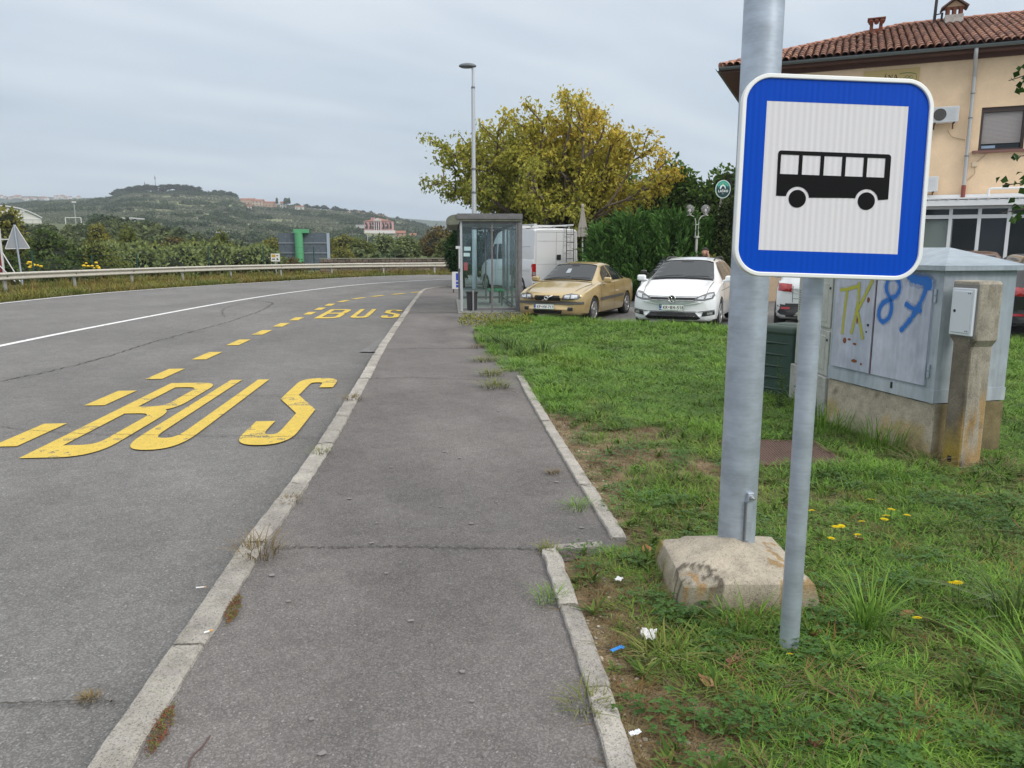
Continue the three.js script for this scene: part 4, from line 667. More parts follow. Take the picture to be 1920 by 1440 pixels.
function wheel(t, x, r, w, s, hub, spokes) {
  const wh = new THREE.Group(); wh.name = 'wheel'; wh.position.set(x, r, -s); wh.rotation.y = x > 0 ? 0 : Math.PI; t.add(wh);
  const pr = [[r * 0.62, -w / 2], [r * 0.9, -w / 2], [r * 0.985, -w * 0.38], [r, -w * 0.15], [r, w * 0.15], [r * 0.985, w * 0.38], [r * 0.9, w / 2], [r * 0.64, w * 0.46]].map((p) => new THREE.Vector2(...p));
  const tg = new THREE.LatheGeometry(pr, 36); tg.rotateZ(-Math.PI / 2); mesh('tyre', tg, M.rubber, wh);
  const rim = []; const d = new THREE.CylinderGeometry(r * 0.64, r * 0.64, 0.05, 32); d.rotateZ(Math.PI / 2); d.translate(-0.02 + w * 0.3, 0, 0);
  mesh('brake_disc', d, M.dark, wh);
  const ring = new THREE.TorusGeometry(r * 0.62, 0.018, 8, 36); ring.rotateY(Math.PI / 2); ring.translate(w * 0.42, 0, 0); rim.push(ring);
  for (let k = 0; k < spokes; k++) { const b = new THREE.BoxGeometry(0.03, r * 0.5, r * (spokes > 7 ? 0.16 : 0.2)); b.translate(w * 0.4, r * 0.34, 0); b.rotateX((k / spokes) * Math.PI * 2); rim.push(b); }
  const hb = new THREE.CylinderGeometry(r * 0.17, r * 0.2, 0.05, 20); hb.rotateZ(-Math.PI / 2); hb.translate(w * 0.42, 0, 0); rim.push(hb); mesh('rim', rim, hub, wh);
}
function plateTex(text, w = 512, h = 112) {
  const c = document.createElement('canvas'); c.width = w; c.height = h; const x = c.getContext('2d'); x.fillStyle = '#e9ece8'; x.fillRect(0, 0, w, h); x.strokeStyle = '#3c7a4a'; x.lineWidth = 8; x.strokeRect(4, 4, w - 8, h - 8); x.fillStyle = '#1b3c9c'; x.fillRect(8, 8, 44, h - 16);
  x.fillStyle = '#f5d020'; x.fillRect(22, 20, 14, 14); x.fillStyle = '#fff'; x.font = 'bold 26px sans-serif'; x.textAlign = 'center'; x.fillText('SLO', 30, h - 18);
  x.fillStyle = '#141414'; x.font = 'bold 84px sans-serif'; x.textBaseline = 'middle'; const [a, b] = text.split(' '); x.fillText(a, 125, h / 2 + 4); x.fillText(b, 360, h / 2 + 4); x.fillStyle = '#b03040'; x.fillRect(192, h / 2 - 14, 20, 26);
  const t = new THREE.CanvasTexture(c); t.colorSpace = THREE.SRGBColorSpace; return t;
}
const carGlass = Phys([0.02, 0.026, 0.03], 0.05, { ior: 1.5, specularIntensity: 0.85 });
const lampGlass = Phys([0.5, 0.52, 0.54], 0.12, { clearcoat: 1, clearcoatRoughness: 0.03, metalness: 0.55 }), lampDark = Phys([0.1, 0.1, 0.1], 0.1, { clearcoat: 1, metalness: 0.4 });
const redLamp = Phys([0.35, 0.008, 0.012], 0.15, { clearcoat: 1, clearcoatRoughness: 0.05 }), chrome = Mat([0.7, 0.7, 0.7], 0.15, { metalness: 1 }), silver = Mat([0.5, 0.5, 0.5], 0.35, { metalness: 0.8 });
const paintMat = (c, m = 0.4) => Phys(c, 0.32, { metalness: m, clearcoat: 1, clearcoatRoughness: 0.06 });
const mir = (list) => list.map(([x, y]) => [-x, y]).reverse();
function sidePatch(t, body, name, pts, mat, off = 0.006) { const out = []; for (const s of ['right', 'left']) out.push(mesh(name, onBody(body, pts, s, off), mat, t)); return out; }
const lineStrip = (x0, y0, x1, y1, w) => { const l = Math.hypot(x1 - x0, y1 - y0), nx = -(y1 - y0) / l * w / 2, ny = (x1 - x0) / l * w / 2; return [[x0 + nx, y0 + ny], [x0 - nx, y0 - ny], [x1 - nx, y1 - ny], [x1 + nx, y1 + ny]]; };
function mirrors(t, s, y, w, mat) { for (const k of [-1, 1]) { const g = new RoundedBoxGeometry(0.2, 0.14, 0.11, 3, 0.045); g.translate(k * (w + 0.1), y, -s); mesh('wing_mirror', [g, bar([k * (w - 0.05), y - 0.05, -s], [k * (w + 0.06), y - 0.04, -s], 0.025)], mat, t); } }
const YAW = -22 * Math.PI / 180;

// gold saloon
{
  const t = thing('parked_car', 'gold four door saloon parked nose to the lawn beside the bus shelter', 'car', [0.82, -0.13, -18.3], YAW - 0.055), pm = paintMat([0.47, 0.35, 0.155], 0.28);
  const body = mesh('body', carBody([[0, 0.36, 0.6, 0.63, 0.68, 0.5], [0.03, 0.27, 0.66, 0.69, 0.78, 0.58], [0.1, 0.22, 0.7, 0.735, 0.85, 0.62], [0.5, 0.2, 0.78, 0.83, 0.89, 0.66], [1.15, 0.18, 0.89, 0.945, 0.9, 0.68], [1.3, 0.18, 0.91, 0.98, 0.9, 0.68], [2.1, 0.18, 0.93, 1.385, 0.9, 0.57], [2.55, 0.18, 0.94, 1.43, 0.9, 0.56], [3.0, 0.18, 0.95, 1.405, 0.9, 0.55], [3.4, 0.19, 0.955, 1.3, 0.89, 0.55], [4.0, 0.21, 0.96, 1.03, 0.88, 0.6], [4.35, 0.26, 0.94, 0.99, 0.85, 0.6], [4.53, 0.33, 0.9, 0.94, 0.79, 0.55], [4.58, 0.42, 0.8, 0.86, 0.68, 0.5]], { wheels: [0.92, 3.63], arch: 0.345, wr: 0.31, w: 0.9, nose: 0.26, noseLen: 0.6 }), pm, t);
  for (const s of [0.92, 3.63]) for (const x of [-0.79, 0.79]) wheel(t, x, 0.31, 0.2, s, silver, 10);
  const trim = Mat([0.09, 0.088, 0.082], 0.55);
  mesh('windscreen', onBody(body, [[-0.66, -1.34], [0.66, -1.34], [0.55, -2.06], [-0.55, -2.06]], 'top', 0.016), carGlass, t);
  mesh('rear_window', onBody(body, [[-0.52, -3.36], [0.52, -3.36], [0.58, -3.9], [-0.58, -3.9]], 'top', 0.016), carGlass, t);
  sidePatch(t, body, 'side_window', [[-1.72, 0.975], [-2.42, 0.985], [-2.42, 1.35], [-2.16, 1.315], [-1.9, 1.16]], carGlass); sidePatch(t, body, 'side_window', [[-2.5, 0.985], [-3.18, 0.995], [-3.18, 1.29], [-2.9, 1.34], [-2.5, 1.36]], carGlass); sidePatch(t, body, 'side_window', [[-3.24, 0.995], [-3.56, 1.0], [-3.36, 1.2], [-3.24, 1.26]], carGlass);
  for (const k of [1, -1]) { const f = (l) => k > 0 ? l : mir(l); mesh('headlight', onBody(body, f([[0.36, 0.585], [0.72, 0.6], [0.79, 0.64], [0.74, 0.705], [0.56, 0.735], [0.4, 0.7]]), 'front', 0.01), lampDark, t); mesh('lamp_reflector', onBody(body, f([[0.42, 0.615], [0.54, 0.615], [0.55, 0.69], [0.44, 0.69]]), 'front', 0.016), lampGlass, t); mesh('lamp_reflector', onBody(body, f([[0.57, 0.62], [0.72, 0.625], [0.7, 0.695], [0.58, 0.7]]), 'front', 0.016), lampGlass, t); mesh('fog_lamp', onBody(body, f([[0.5, 0.33], [0.62, 0.33], [0.62, 0.41], [0.5, 0.41]]), 'front', 0.01), M.black, t); }
  const gr = mesh('grille', onBody(body, [[-0.3, 0.555], [0.3, 0.555], [0.335, 0.6], [0.31, 0.675], [0.27, 0.685], [-0.27, 0.685], [-0.31, 0.675], [-0.335, 0.6]], 'front', 0.01), M.black, t);
  mesh('grille_slat', [0.58, 0.61, 0.64, 0.665].flatMap((y) => [onBody(body, lineStrip(-0.29, y, 0.29, y, 0.008), 'front', 0.014)]), M.dark, gr);
  mesh('grille_frame', [onBody(body, lineStrip(-0.32, 0.688, 0.32, 0.688, 0.016), 'front', 0.018), onBody(body, lineStrip(-0.3, 0.552, 0.3, 0.552, 0.012), 'front', 0.018)], pm, gr);
  mesh('badge', [onBody(body, lineStrip(-0.15, 0.558, 0.15, 0.684, 0.022), 'front', 0.022), (() => { const g = new THREE.TorusGeometry(0.042, 0.014, 8, 24); g.translate(0, 0.622, 0.022); return g; })()], chrome, gr);
  mesh('bumper_strip', onBody(body, [[-0.84, 0.475], [0.84, 0.475], [0.84, 0.54], [0.3, 0.55], [-0.3, 0.55], [-0.84, 0.54]], 'front', 0.014), trim, t);
  mesh('air_intake', onBody(body, [[-0.34, 0.25], [0.34, 0.25], [0.38, 0.34], [-0.38, 0.34]], 'front', 0.01), M.black, t);
  mesh('number_plate', (() => { const g = new THREE.BoxGeometry(0.52, 0.12, 0.012); g.translate(-0.06, 0.42, 0.02); return g; })(), Mat([1, 1, 1], 0.5, { map: plateTex('KP HV-717') }), t);
  sidePatch(t, body, 'side_strip', lineStrip(-1.32, 0.555, -3.22, 0.585, 0.075), trim, 0.012);
  for (const x of [-1.38, -2.46, -3.3]) sidePatch(t, body, 'door_seam', lineStrip(x, 0.28, x - 0.02, 0.95, 0.012), M.dark, 0.003);
  sidePatch(t, body, 'door_handle', lineStrip(-2.2, 0.86, -2.36, 0.865, 0.035), pm, 0.025); sidePatch(t, body, 'door_handle', lineStrip(-3.04, 0.875, -3.2, 0.88, 0.035), pm, 0.025);
  mesh('hood_seam', [onBody(body, lineStrip(-0.6, -0.35, -0.72, -1.2, 0.012), 'top', 0.003), onBody(body, lineStrip(0.6, -0.35, 0.72, -1.2, 0.012), 'top', 0.003), onBody(body, lineStrip(-0.7, -1.24, 0.7, -1.24, 0.05), 'top', 0.004)], M.dark, t);
  mirrors(t, 1.62, 1.01, 0.88, pm); mesh('wiper', onBody(body, lineStrip(-0.55, -1.37, 0.05, -1.42, 0.02), 'top', 0.022), M.black, t); mesh('wiper', onBody(body, lineStrip(0.1, -1.37, 0.6, -1.42, 0.02), 'top', 0.022), M.black, t); mesh('inner_mirror', onBody(body, [[-0.1, -1.93], [0.1, -1.93], [0.1, -1.99], [-0.1, -1.99]], 'top', 0.02), M.black, t); mesh('windscreen_edge', [onBody(body, lineStrip(-0.63, -1.33, 0.63, -1.33, 0.03), 'top', 0.019), onBody(body, lineStrip(-0.55, -2.04, 0.55, -2.04, 0.04), 'top', 0.019)], M.black, t); mesh('windscreen_sticker', onBody(body, [[-0.14, -1.6], [-0.02, -1.6], [-0.04, -1.8], [-0.14, -1.8]], 'top', 0.02), Mat([0.35, 0.4, 0.43], 0.5), t);
}
// white estate
function estate(pos, yaw, label, paintC, plate) {
  const t = thing('parked_car', label, 'car', pos, yaw), pm = paintMat(paintC, 0.0);
  const body = mesh('body', carBody([[0, 0.3, 0.58, 0.61, 0.68, 0.52], [0.03, 0.23, 0.66, 0.69, 0.79, 0.6], [0.1, 0.19, 0.71, 0.75, 0.86, 0.62], [0.5, 0.18, 0.83, 0.89, 0.895, 0.66], [1.0, 0.18, 0.93, 0.99, 0.9, 0.69], [1.15, 0.18, 0.94, 1.03, 0.9, 0.68], [1.95, 0.18, 0.97, 1.425, 0.9, 0.575], [2.5, 0.18, 0.985, 1.48, 0.9, 0.57], [3.2, 0.18, 1.0, 1.475, 0.9, 0.56], [3.95, 0.2, 1.01, 1.44, 0.89, 0.55], [4.2, 0.24, 1.01, 1.38, 0.87, 0.55], [4.5, 0.3, 0.97, 1.06, 0.8, 0.58], [4.56, 0.4, 0.85, 0.9, 0.72, 0.55]], { wheels: [0.88, 3.5], arch: 0.355, wr: 0.32, w: 0.9, nose: 0.24, noseLen: 0.55 }), pm, t);
  for (const s of [0.88, 3.5]) for (const x of [-0.79, 0.79]) wheel(t, x, 0.32, 0.21, s, silver, 5);
  mesh('windscreen', onBody(body, [[-0.69, -1.14], [0.69, -1.14], [0.565, -1.9], [-0.565, -1.9]], 'top', 0.016), carGlass, t);
  sidePatch(t, body, 'side_window', [[-1.55, 1.0], [-2.34, 1.015], [-2.34, 1.39], [-2.05, 1.375], [-1.85, 1.26]], carGlass); sidePatch(t, body, 'side_window', [[-2.42, 1.02], [-3.2, 1.035], [-3.2, 1.39], [-2.42, 1.4]], carGlass); sidePatch(t, body, 'side_window', [[-3.3, 1.04], [-3.95, 1.1], [-3.85, 1.34], [-3.3, 1.38]], carGlass);
  for (const k of [1, -1]) { const f = (l) => k > 0 ? l : mir(l); mesh('headlight', onBody(body, f([[0.42, 0.625], [0.64, 0.625], [0.8, 0.665], [0.83, 0.73], [0.8, 0.8], [0.68, 0.78], [0.46, 0.68]]), 'front', 0.01), lampDark, t); mesh('lamp_reflector', onBody(body, f([[0.5, 0.65], [0.62, 0.65], [0.64, 0.71], [0.54, 0.69]]), 'front', 0.016), lampGlass, t); mesh('lamp_reflector', onBody(body, f([[0.66, 0.66], [0.77, 0.685], [0.79, 0.76], [0.68, 0.735]]), 'front', 0.016), lampGlass, t);
    mesh('fog_lamp_recess', onBody(body, f([[0.6, 0.3], [0.84, 0.335], [0.84, 0.41], [0.62, 0.39]]), 'front', 0.01), M.black, t); mesh('fog_lamp', onBody(body, f([[0.7, 0.335], [0.8, 0.345], [0.8, 0.39], [0.7, 0.385]]), 'front', 0.016), lampGlass, t); }
  const gr = mesh('grille', onBody(body, [[-0.46, 0.62], [0.46, 0.62], [0.47, 0.685], [-0.47, 0.685]], 'front', 0.01), M.black, t); mesh('chrome_strip', onBody(body, lineStrip(-0.44, 0.628, 0.44, 0.628, 0.007), 'front', 0.017), chrome, gr); 
  const em = [(() => { const g = new THREE.TorusGeometry(0.072, 0.009, 8, 32); g.translate(0, 0.655, 0.03); return g; })(), (() => { const g = new THREE.CylinderGeometry(0.066, 0.066, 0.006, 28); g.rotateX(Math.PI / 2); g.translate(0, 0.655, 0.018); return g; })()];
  const L2 = (x0, y0, x1, y1) => bar([x0, 0.655 + y0, 0.028], [x1, 0.655 + y1, 0.028], 0.006, 0.006, 6);
  mesh('badge_ground', em[1], M.dark, gr); mesh('badge', [em[0], L2(-0.032, 0.062, 0, 0.008), L2(0, 0.008, 0.032, 0.062), L2(-0.064, 0.028, -0.028, -0.058), L2(-0.028, -0.058, 0, -0.006), L2(0, -0.006, 0.028, -0.058), L2(0.028, -0.058, 0.064, 0.028)], chrome, gr);
  mesh('air_intake', onBody(body, [[-0.5, 0.225], [0.5, 0.225], [0.58, 0.26], [0.46, 0.375], [-0.46, 0.375], [-0.58, 0.26]], 'front', 0.01), M.black, t); mesh('intake_slat', [0.26, 0.3, 0.34].map((y) => onBody(body, lineStrip(-0.44, y, 0.44, y, 0.008), 'front', 0.015)), M.dark, t);
  mesh('lower_trim', [onBody(body, lineStrip(-0.5, 0.388, 0.5, 0.388, 0.014), 'front', 0.014), onBody(body, lineStrip(-0.84, 0.43, -0.52, 0.388, 0.014), 'front', 0.014), onBody(body, lineStrip(0.52, 0.388, 0.84, 0.43, 0.014), 'front', 0.014)], M.dark, t);
  if (plate) mesh('number_plate', (() => { const g = new THREE.BoxGeometry(0.52, 0.12, 0.012); g.translate(0, 0.48, 0.02); return g; })(), Mat([1, 1, 1], 0.5, { map: plateTex(plate) }), t);
  for (const x of [-1.3, -2.38, -3.3]) sidePatch(t, body, 'door_seam', lineStrip(x, 0.28, x - 0.02, 0.98, 0.012), M.dark, 0.003); sidePatch(t, body, 'door_handle', lineStrip(-2.12, 0.87, -2.3, 0.875, 0.03), pm, 0.025); sidePatch(t, body, 'crease', lineStrip(-0.9, 0.8, -4.2, 0.86, 0.012), M.dark, 0.002);
  for (const k of [-1, 1]) mesh('roof_rail', tube([[k * 0.54, 1.42, -2.1], [k * 0.55, 1.475, -2.3], [k * 0.55, 1.49, -2.9], [k * 0.55, 1.475, -3.6], [k * 0.54, 1.41, -3.85]], 0.014), Mat([0.04, 0.04, 0.04], 0.5), t);
  mesh('cowl', onBody(body, lineStrip(-0.68, -1.1, 0.68, -1.1, 0.05), 'top', 0.004), M.dark, t); mesh('hood_seam', [onBody(body, lineStrip(-0.66, -0.3, -0.7, -1.05, 0.01), 'top', 0.003), onBody(body, lineStrip(0.66, -0.3, 0.7, -1.05, 0.01), 'top', 0.003), onBody(body, lineStrip(-0.62, 0.705, 0.62, 0.705, 0.008), 'front', 0.004)], M.dark, t);
  mirrors(t, 1.5, 1.03, 0.88, pm); mesh('wiper', onBody(body, lineStrip(-0.6, -1.18, 0.0, -1.23, 0.02), 'top', 0.022), M.black, t); mesh('wiper', onBody(body, lineStrip(0.06, -1.18, 0.6, -1.23, 0.02), 'top', 0.022), M.black, t); mesh('inner_mirror', onBody(body, [[-0.14, -1.8], [0.14, -1.8], [0.1, -1.89], [-0.1, -1.89]], 'top', 0.02), M.dark, t); mesh('windscreen_edge', [onBody(body, lineStrip(-0.66, -1.13, 0.66, -1.13, 0.03), 'top', 0.019), onBody(body, lineStrip(-0.56, -1.885, 0.56, -1.885, 0.03), 'top', 0.019)], M.black, t); return t;
}
estate([3.32, -0.04, -16.0], YAW, 'white estate car parked facing the lawn, right of the gold saloon', [0.83, 0.85, 0.87], 'KR BH-518');
estate([4.55, -0.1, -22.9], YAW, 'black car half hidden between the gold saloon and white estate', [0.012, 0.012, 0.014], null);
// sport utility cars seen from the back
function suv(pos, yaw, label, c, met) {
  const t = thing('parked_car', label, 'car', pos, yaw), pm = paintMat(c, met);
  const body = mesh('body', carBody([[0, 0.34, 0.75, 0.78, 0.68, 0.52], [0.03, 0.28, 0.8, 0.83, 0.8, 0.6], [0.12, 0.26, 0.86, 0.9, 0.87, 0.64], [0.9, 0.25, 0.98, 1.04, 0.91, 0.7], [1.1, 0.25, 1.0, 1.08, 0.91, 0.7], [1.9, 0.25, 1.03, 1.56, 0.91, 0.6], [2.6, 0.25, 1.05, 1.64, 0.91, 0.6], [3.8, 0.25, 1.07, 1.6, 0.9, 0.58], [4.05, 0.27, 1.07, 1.52, 0.89, 0.58], [4.33, 0.32, 1.04, 1.12, 0.86, 0.62], [4.42, 0.36, 0.95, 1.0, 0.82, 0.62], [4.44, 0.4, 0.88, 0.93, 0.78, 0.6]], { wheels: [0.9, 3.55], arch: 0.4, wr: 0.36, w: 0.91, tail: 0.16 }), pm, t);
  for (const s of [0.9, 3.55]) for (const x of [-0.8, 0.8]) wheel(t, x, 0.36, 0.22, s, silver, 5);
  mesh('rear_window', onBody(body, [[-0.56, 1.16], [0.56, 1.16], [0.47, 1.5], [-0.47, 1.5]], 'rear', 0.008), carGlass, t); mesh('windscreen', onBody(body, [[-0.69, -1.12], [0.69, -1.12], [0.58, -1.85], [-0.58, -1.85]], 'top', 0.016), carGlass, t);
  sidePatch(t, body, 'side_window', [[-1.6, 1.08], [-2.5, 1.1], [-2.5, 1.5], [-2.05, 1.48]], carGlass); sidePatch(t, body, 'side_window', [[-2.58, 1.1], [-3.4, 1.12], [-3.35, 1.5], [-2.58, 1.52]], carGlass);
  for (const k of [1, -1]) { const f = (l) => k > 0 ? l : mir(l); mesh('tail_light', onBody(body, f([[0.56, 0.86], [0.83, 0.88], [0.83, 1.04], [0.56, 1.02]]), 'rear', 0.012), redLamp, t); mesh('reflector', onBody(body, f([[0.58, 0.5], [0.76, 0.5], [0.76, 0.545], [0.58, 0.545]]), 'rear', 0.02), redLamp, t); }
  mesh('rear_bumper', onBody(body, [[-0.86, 0.34], [0.86, 0.34], [0.88, 0.62], [-0.88, 0.62]], 'rear', 0.014), M.dark, t); mesh('skid_plate', onBody(body, [[-0.5, 0.37], [0.5, 0.37], [0.42, 0.45], [-0.42, 0.45]], 'rear', 0.022), Mat([0.3, 0.3, 0.3], 0.5), t);
  mesh('plate_recess', onBody(body, [[-0.38, 0.84], [0.38, 0.84], [0.28, 0.97], [-0.28, 0.97]], 'rear', 0.01), M.black, t); mesh('tailgate_seam', [onBody(body, lineStrip(-0.54, 0.64, -0.54, 0.98, 0.01), 'rear', 0.004), onBody(body, lineStrip(0.54, 0.64, 0.54, 0.98, 0.01), 'rear', 0.004), onBody(body, lineStrip(-0.54, 0.72, 0.54, 0.72, 0.008), 'rear', 0.004)], M.dark, t);
  sidePatch(t, body, 'sill_trim', lineStrip(-1.2, 0.36, -3.2, 0.36, 0.12), M.dark, 0.01); mirrors(t, 1.5, 1.12, 0.9, pm); return t;
}
const back = (x, z, a = 158) => { const r = a * Math.PI / 180; return [[x + Math.sin(r) * 4.44, LOT, z + Math.cos(r) * 4.44], r]; };
{ const [p, r] = back(6.28, -15.7); suv(p, r, 'white sport utility car seen from behind between the pole and cabinet', [0.7, 0.72, 0.74], 0); }
{ const [p, r] = back(9.95, -13.9); suv(p, r, 'black sport utility car with red tail lights at the right edge', [0.012, 0.012, 0.014], 0.2); }
{ const [p, r] = back(11.65, -19.5); p[1] = -0.02; suv(p, r, 'reddish brown car whose roof shows above the blue grey cabinet', [0.11, 0.05, 0.035], 0.4); }
{ const [p, r] = back(9.95, -20.2); p[1] = -0.02; suv(p, r, 'white car whose roof end shows between the bus sign and cabinet', [0.72, 0.74, 0.76], 0); }
// white panel van
{
  const r = 205 * Math.PI / 180, t = thing('panel_van', 'white high roof panel van with a rear ladder and roof rack behind the shelter', 'van', [-0.62, LOT, -34.1], r), pm = paintMat([0.66, 0.67, 0.68], 0);
  const body = mesh('body', carBody([[0, 0.4, 0.85, 0.88, 0.75, 0.6], [0.04, 0.32, 0.95, 0.98, 0.9, 0.7], [0.15, 0.28, 1.05, 1.08, 0.97, 0.75], [0.75, 0.26, 1.25, 1.3, 1.0, 0.8], [0.9, 0.26, 1.28, 1.4, 1.0, 0.82], [1.55, 0.26, 1.32, 2.2, 1.0, 0.83], [1.95, 0.26, 1.34, 2.45, 1.01, 0.86], [2.4, 0.26, 1.35, 2.52, 1.02, 0.9], [5.2, 0.28, 1.35, 2.52, 1.02, 0.9], [5.34, 0.3, 1.35, 2.5, 1.02, 0.9], [5.4, 0.32, 1.35, 2.46, 1.0, 0.88]], { wheels: [0.95, 4.4], arch: 0.4, wr: 0.34, w: 1.01, tail: 0.03, nose: 0.3, smooth: 2 }), pm, t);
  for (const s of [0.95, 4.4]) for (const x of [-0.9, 0.9]) wheel(t, x, 0.34, 0.22, s, silver, 6);
  mesh('windscreen', onBody(body, [[-0.82, 1.42], [0.82, 1.42], [0.76, 2.1], [-0.76, 2.1]], 'front', 0.01), carGlass, t);
  sidePatch(t, body, 'side_window', [[-1.1, 1.36], [-1.98, 1.36], [-1.98, 1.98], [-1.62, 1.96], [-1.25, 1.62]], carGlass); sidePatch(t, body, 'side_window', [[-2.12, 1.38], [-2.95, 1.38], [-2.95, 1.98], [-2.12, 1.98]], carGlass);
  for (const x of [-1.05, -2.04, -3.1]) sidePatch(t, body, 'door_seam', lineStrip(x, 0.4, x, 2.1, 0.014), M.dark, 0.004); sidePatch(t, body, 'side_crease', lineStrip(-2.2, 0.95, -5.2, 0.95, 0.02), Mat([0.4, 0.4, 0.41], 0.6), 0.004); sidePatch(t, body, 'side_crease', lineStrip(-3.2, 1.85, -5.1, 1.85, 0.016), Mat([0.4, 0.4, 0.41], 0.6), 0.004);
  for (const k of [1, -1]) { const f = (l) => k > 0 ? l : mir(l); mesh('tail_light', onBody(body, f([[0.85, 0.75], [1.005, 0.75], [1.005, 1.22], [0.85, 1.22]]), 'rear', 0.02), redLamp, t); mesh('light_lens', onBody(body, f([[0.87, 0.79], [0.99, 0.79], [0.99, 0.92], [0.87, 0.92]]), 'rear', 0.028), lampGlass, t); }
  const sm = Mat([0.28, 0.28, 0.29], 0.7);
  mesh('rear_door_seam', [onBody(body, lineStrip(0, 0.5, 0, 2.4, 0.014), 'rear', 0.004), onBody(body, lineStrip(-0.84, 0.5, -0.84, 2.35, 0.012), 'rear', 0.004), onBody(body, lineStrip(0.84, 0.5, 0.84, 2.35, 0.012), 'rear', 0.004), onBody(body, lineStrip(-0.84, 2.38, 0.84, 2.38, 0.012), 'rear', 0.004)], sm, t);
  mesh('panel_crease', [onBody(body, lineStrip(-0.8, 2.05, 0.8, 2.05, 0.016), 'rear', 0.004), onBody(body, lineStrip(-0.8, 1.2, 0.8, 1.2, 0.014), 'rear', 0.004)], Mat([0.42, 0.42, 0.43], 0.7), t);
  mesh('door_handle', onBody(body, [[-0.02, 1.36], [-0.2, 1.36], [-0.2, 1.55], [-0.02, 1.55]], 'rear', 0.02), M.black, t); mesh('rear_bumper', box(1.96, 0.22, 0.1, 0, 0.4, -5.42, 0, 0.03), M.dark, t);
  const lad = mesh('ladder', [-0.37, -0.68].flatMap((x) => [tube([[x, 2.55, -5.3], [x, 2.56, -5.44], [x - 0.0, 2.4, -5.5], [x, 1.0, -5.5]], 0.017, 24, 6)]), M.dark, t); for (let k = 0; k < 5; k++) mesh('rung', bar([-0.37, 1.1 + k * 0.3, -5.5], [-0.68, 1.1 + k * 0.3, -5.5], 0.013), M.dark, lad);
  const rm = Mat([0.62, 0.63, 0.64], 0.5, { metalness: 0.3 }); mesh('roof_rack', [box(0.12, 0.05, 4.2, -0.78, 2.66, -3.1), box(0.12, 0.05, 4.2, 0.78, 2.66, -3.1), ...[-1.3, -2.5, -3.7, -4.9].flatMap((z) => [box(1.7, 0.04, 0.05, 0, 2.63, z), box(0.04, 0.14, 0.05, -0.8, 2.58, z), box(0.04, 0.14, 0.05, 0.8, 2.58, z)])], rm, t);
  mirrors(t, 1.2, 1.5, 1.0, M.dark);
}
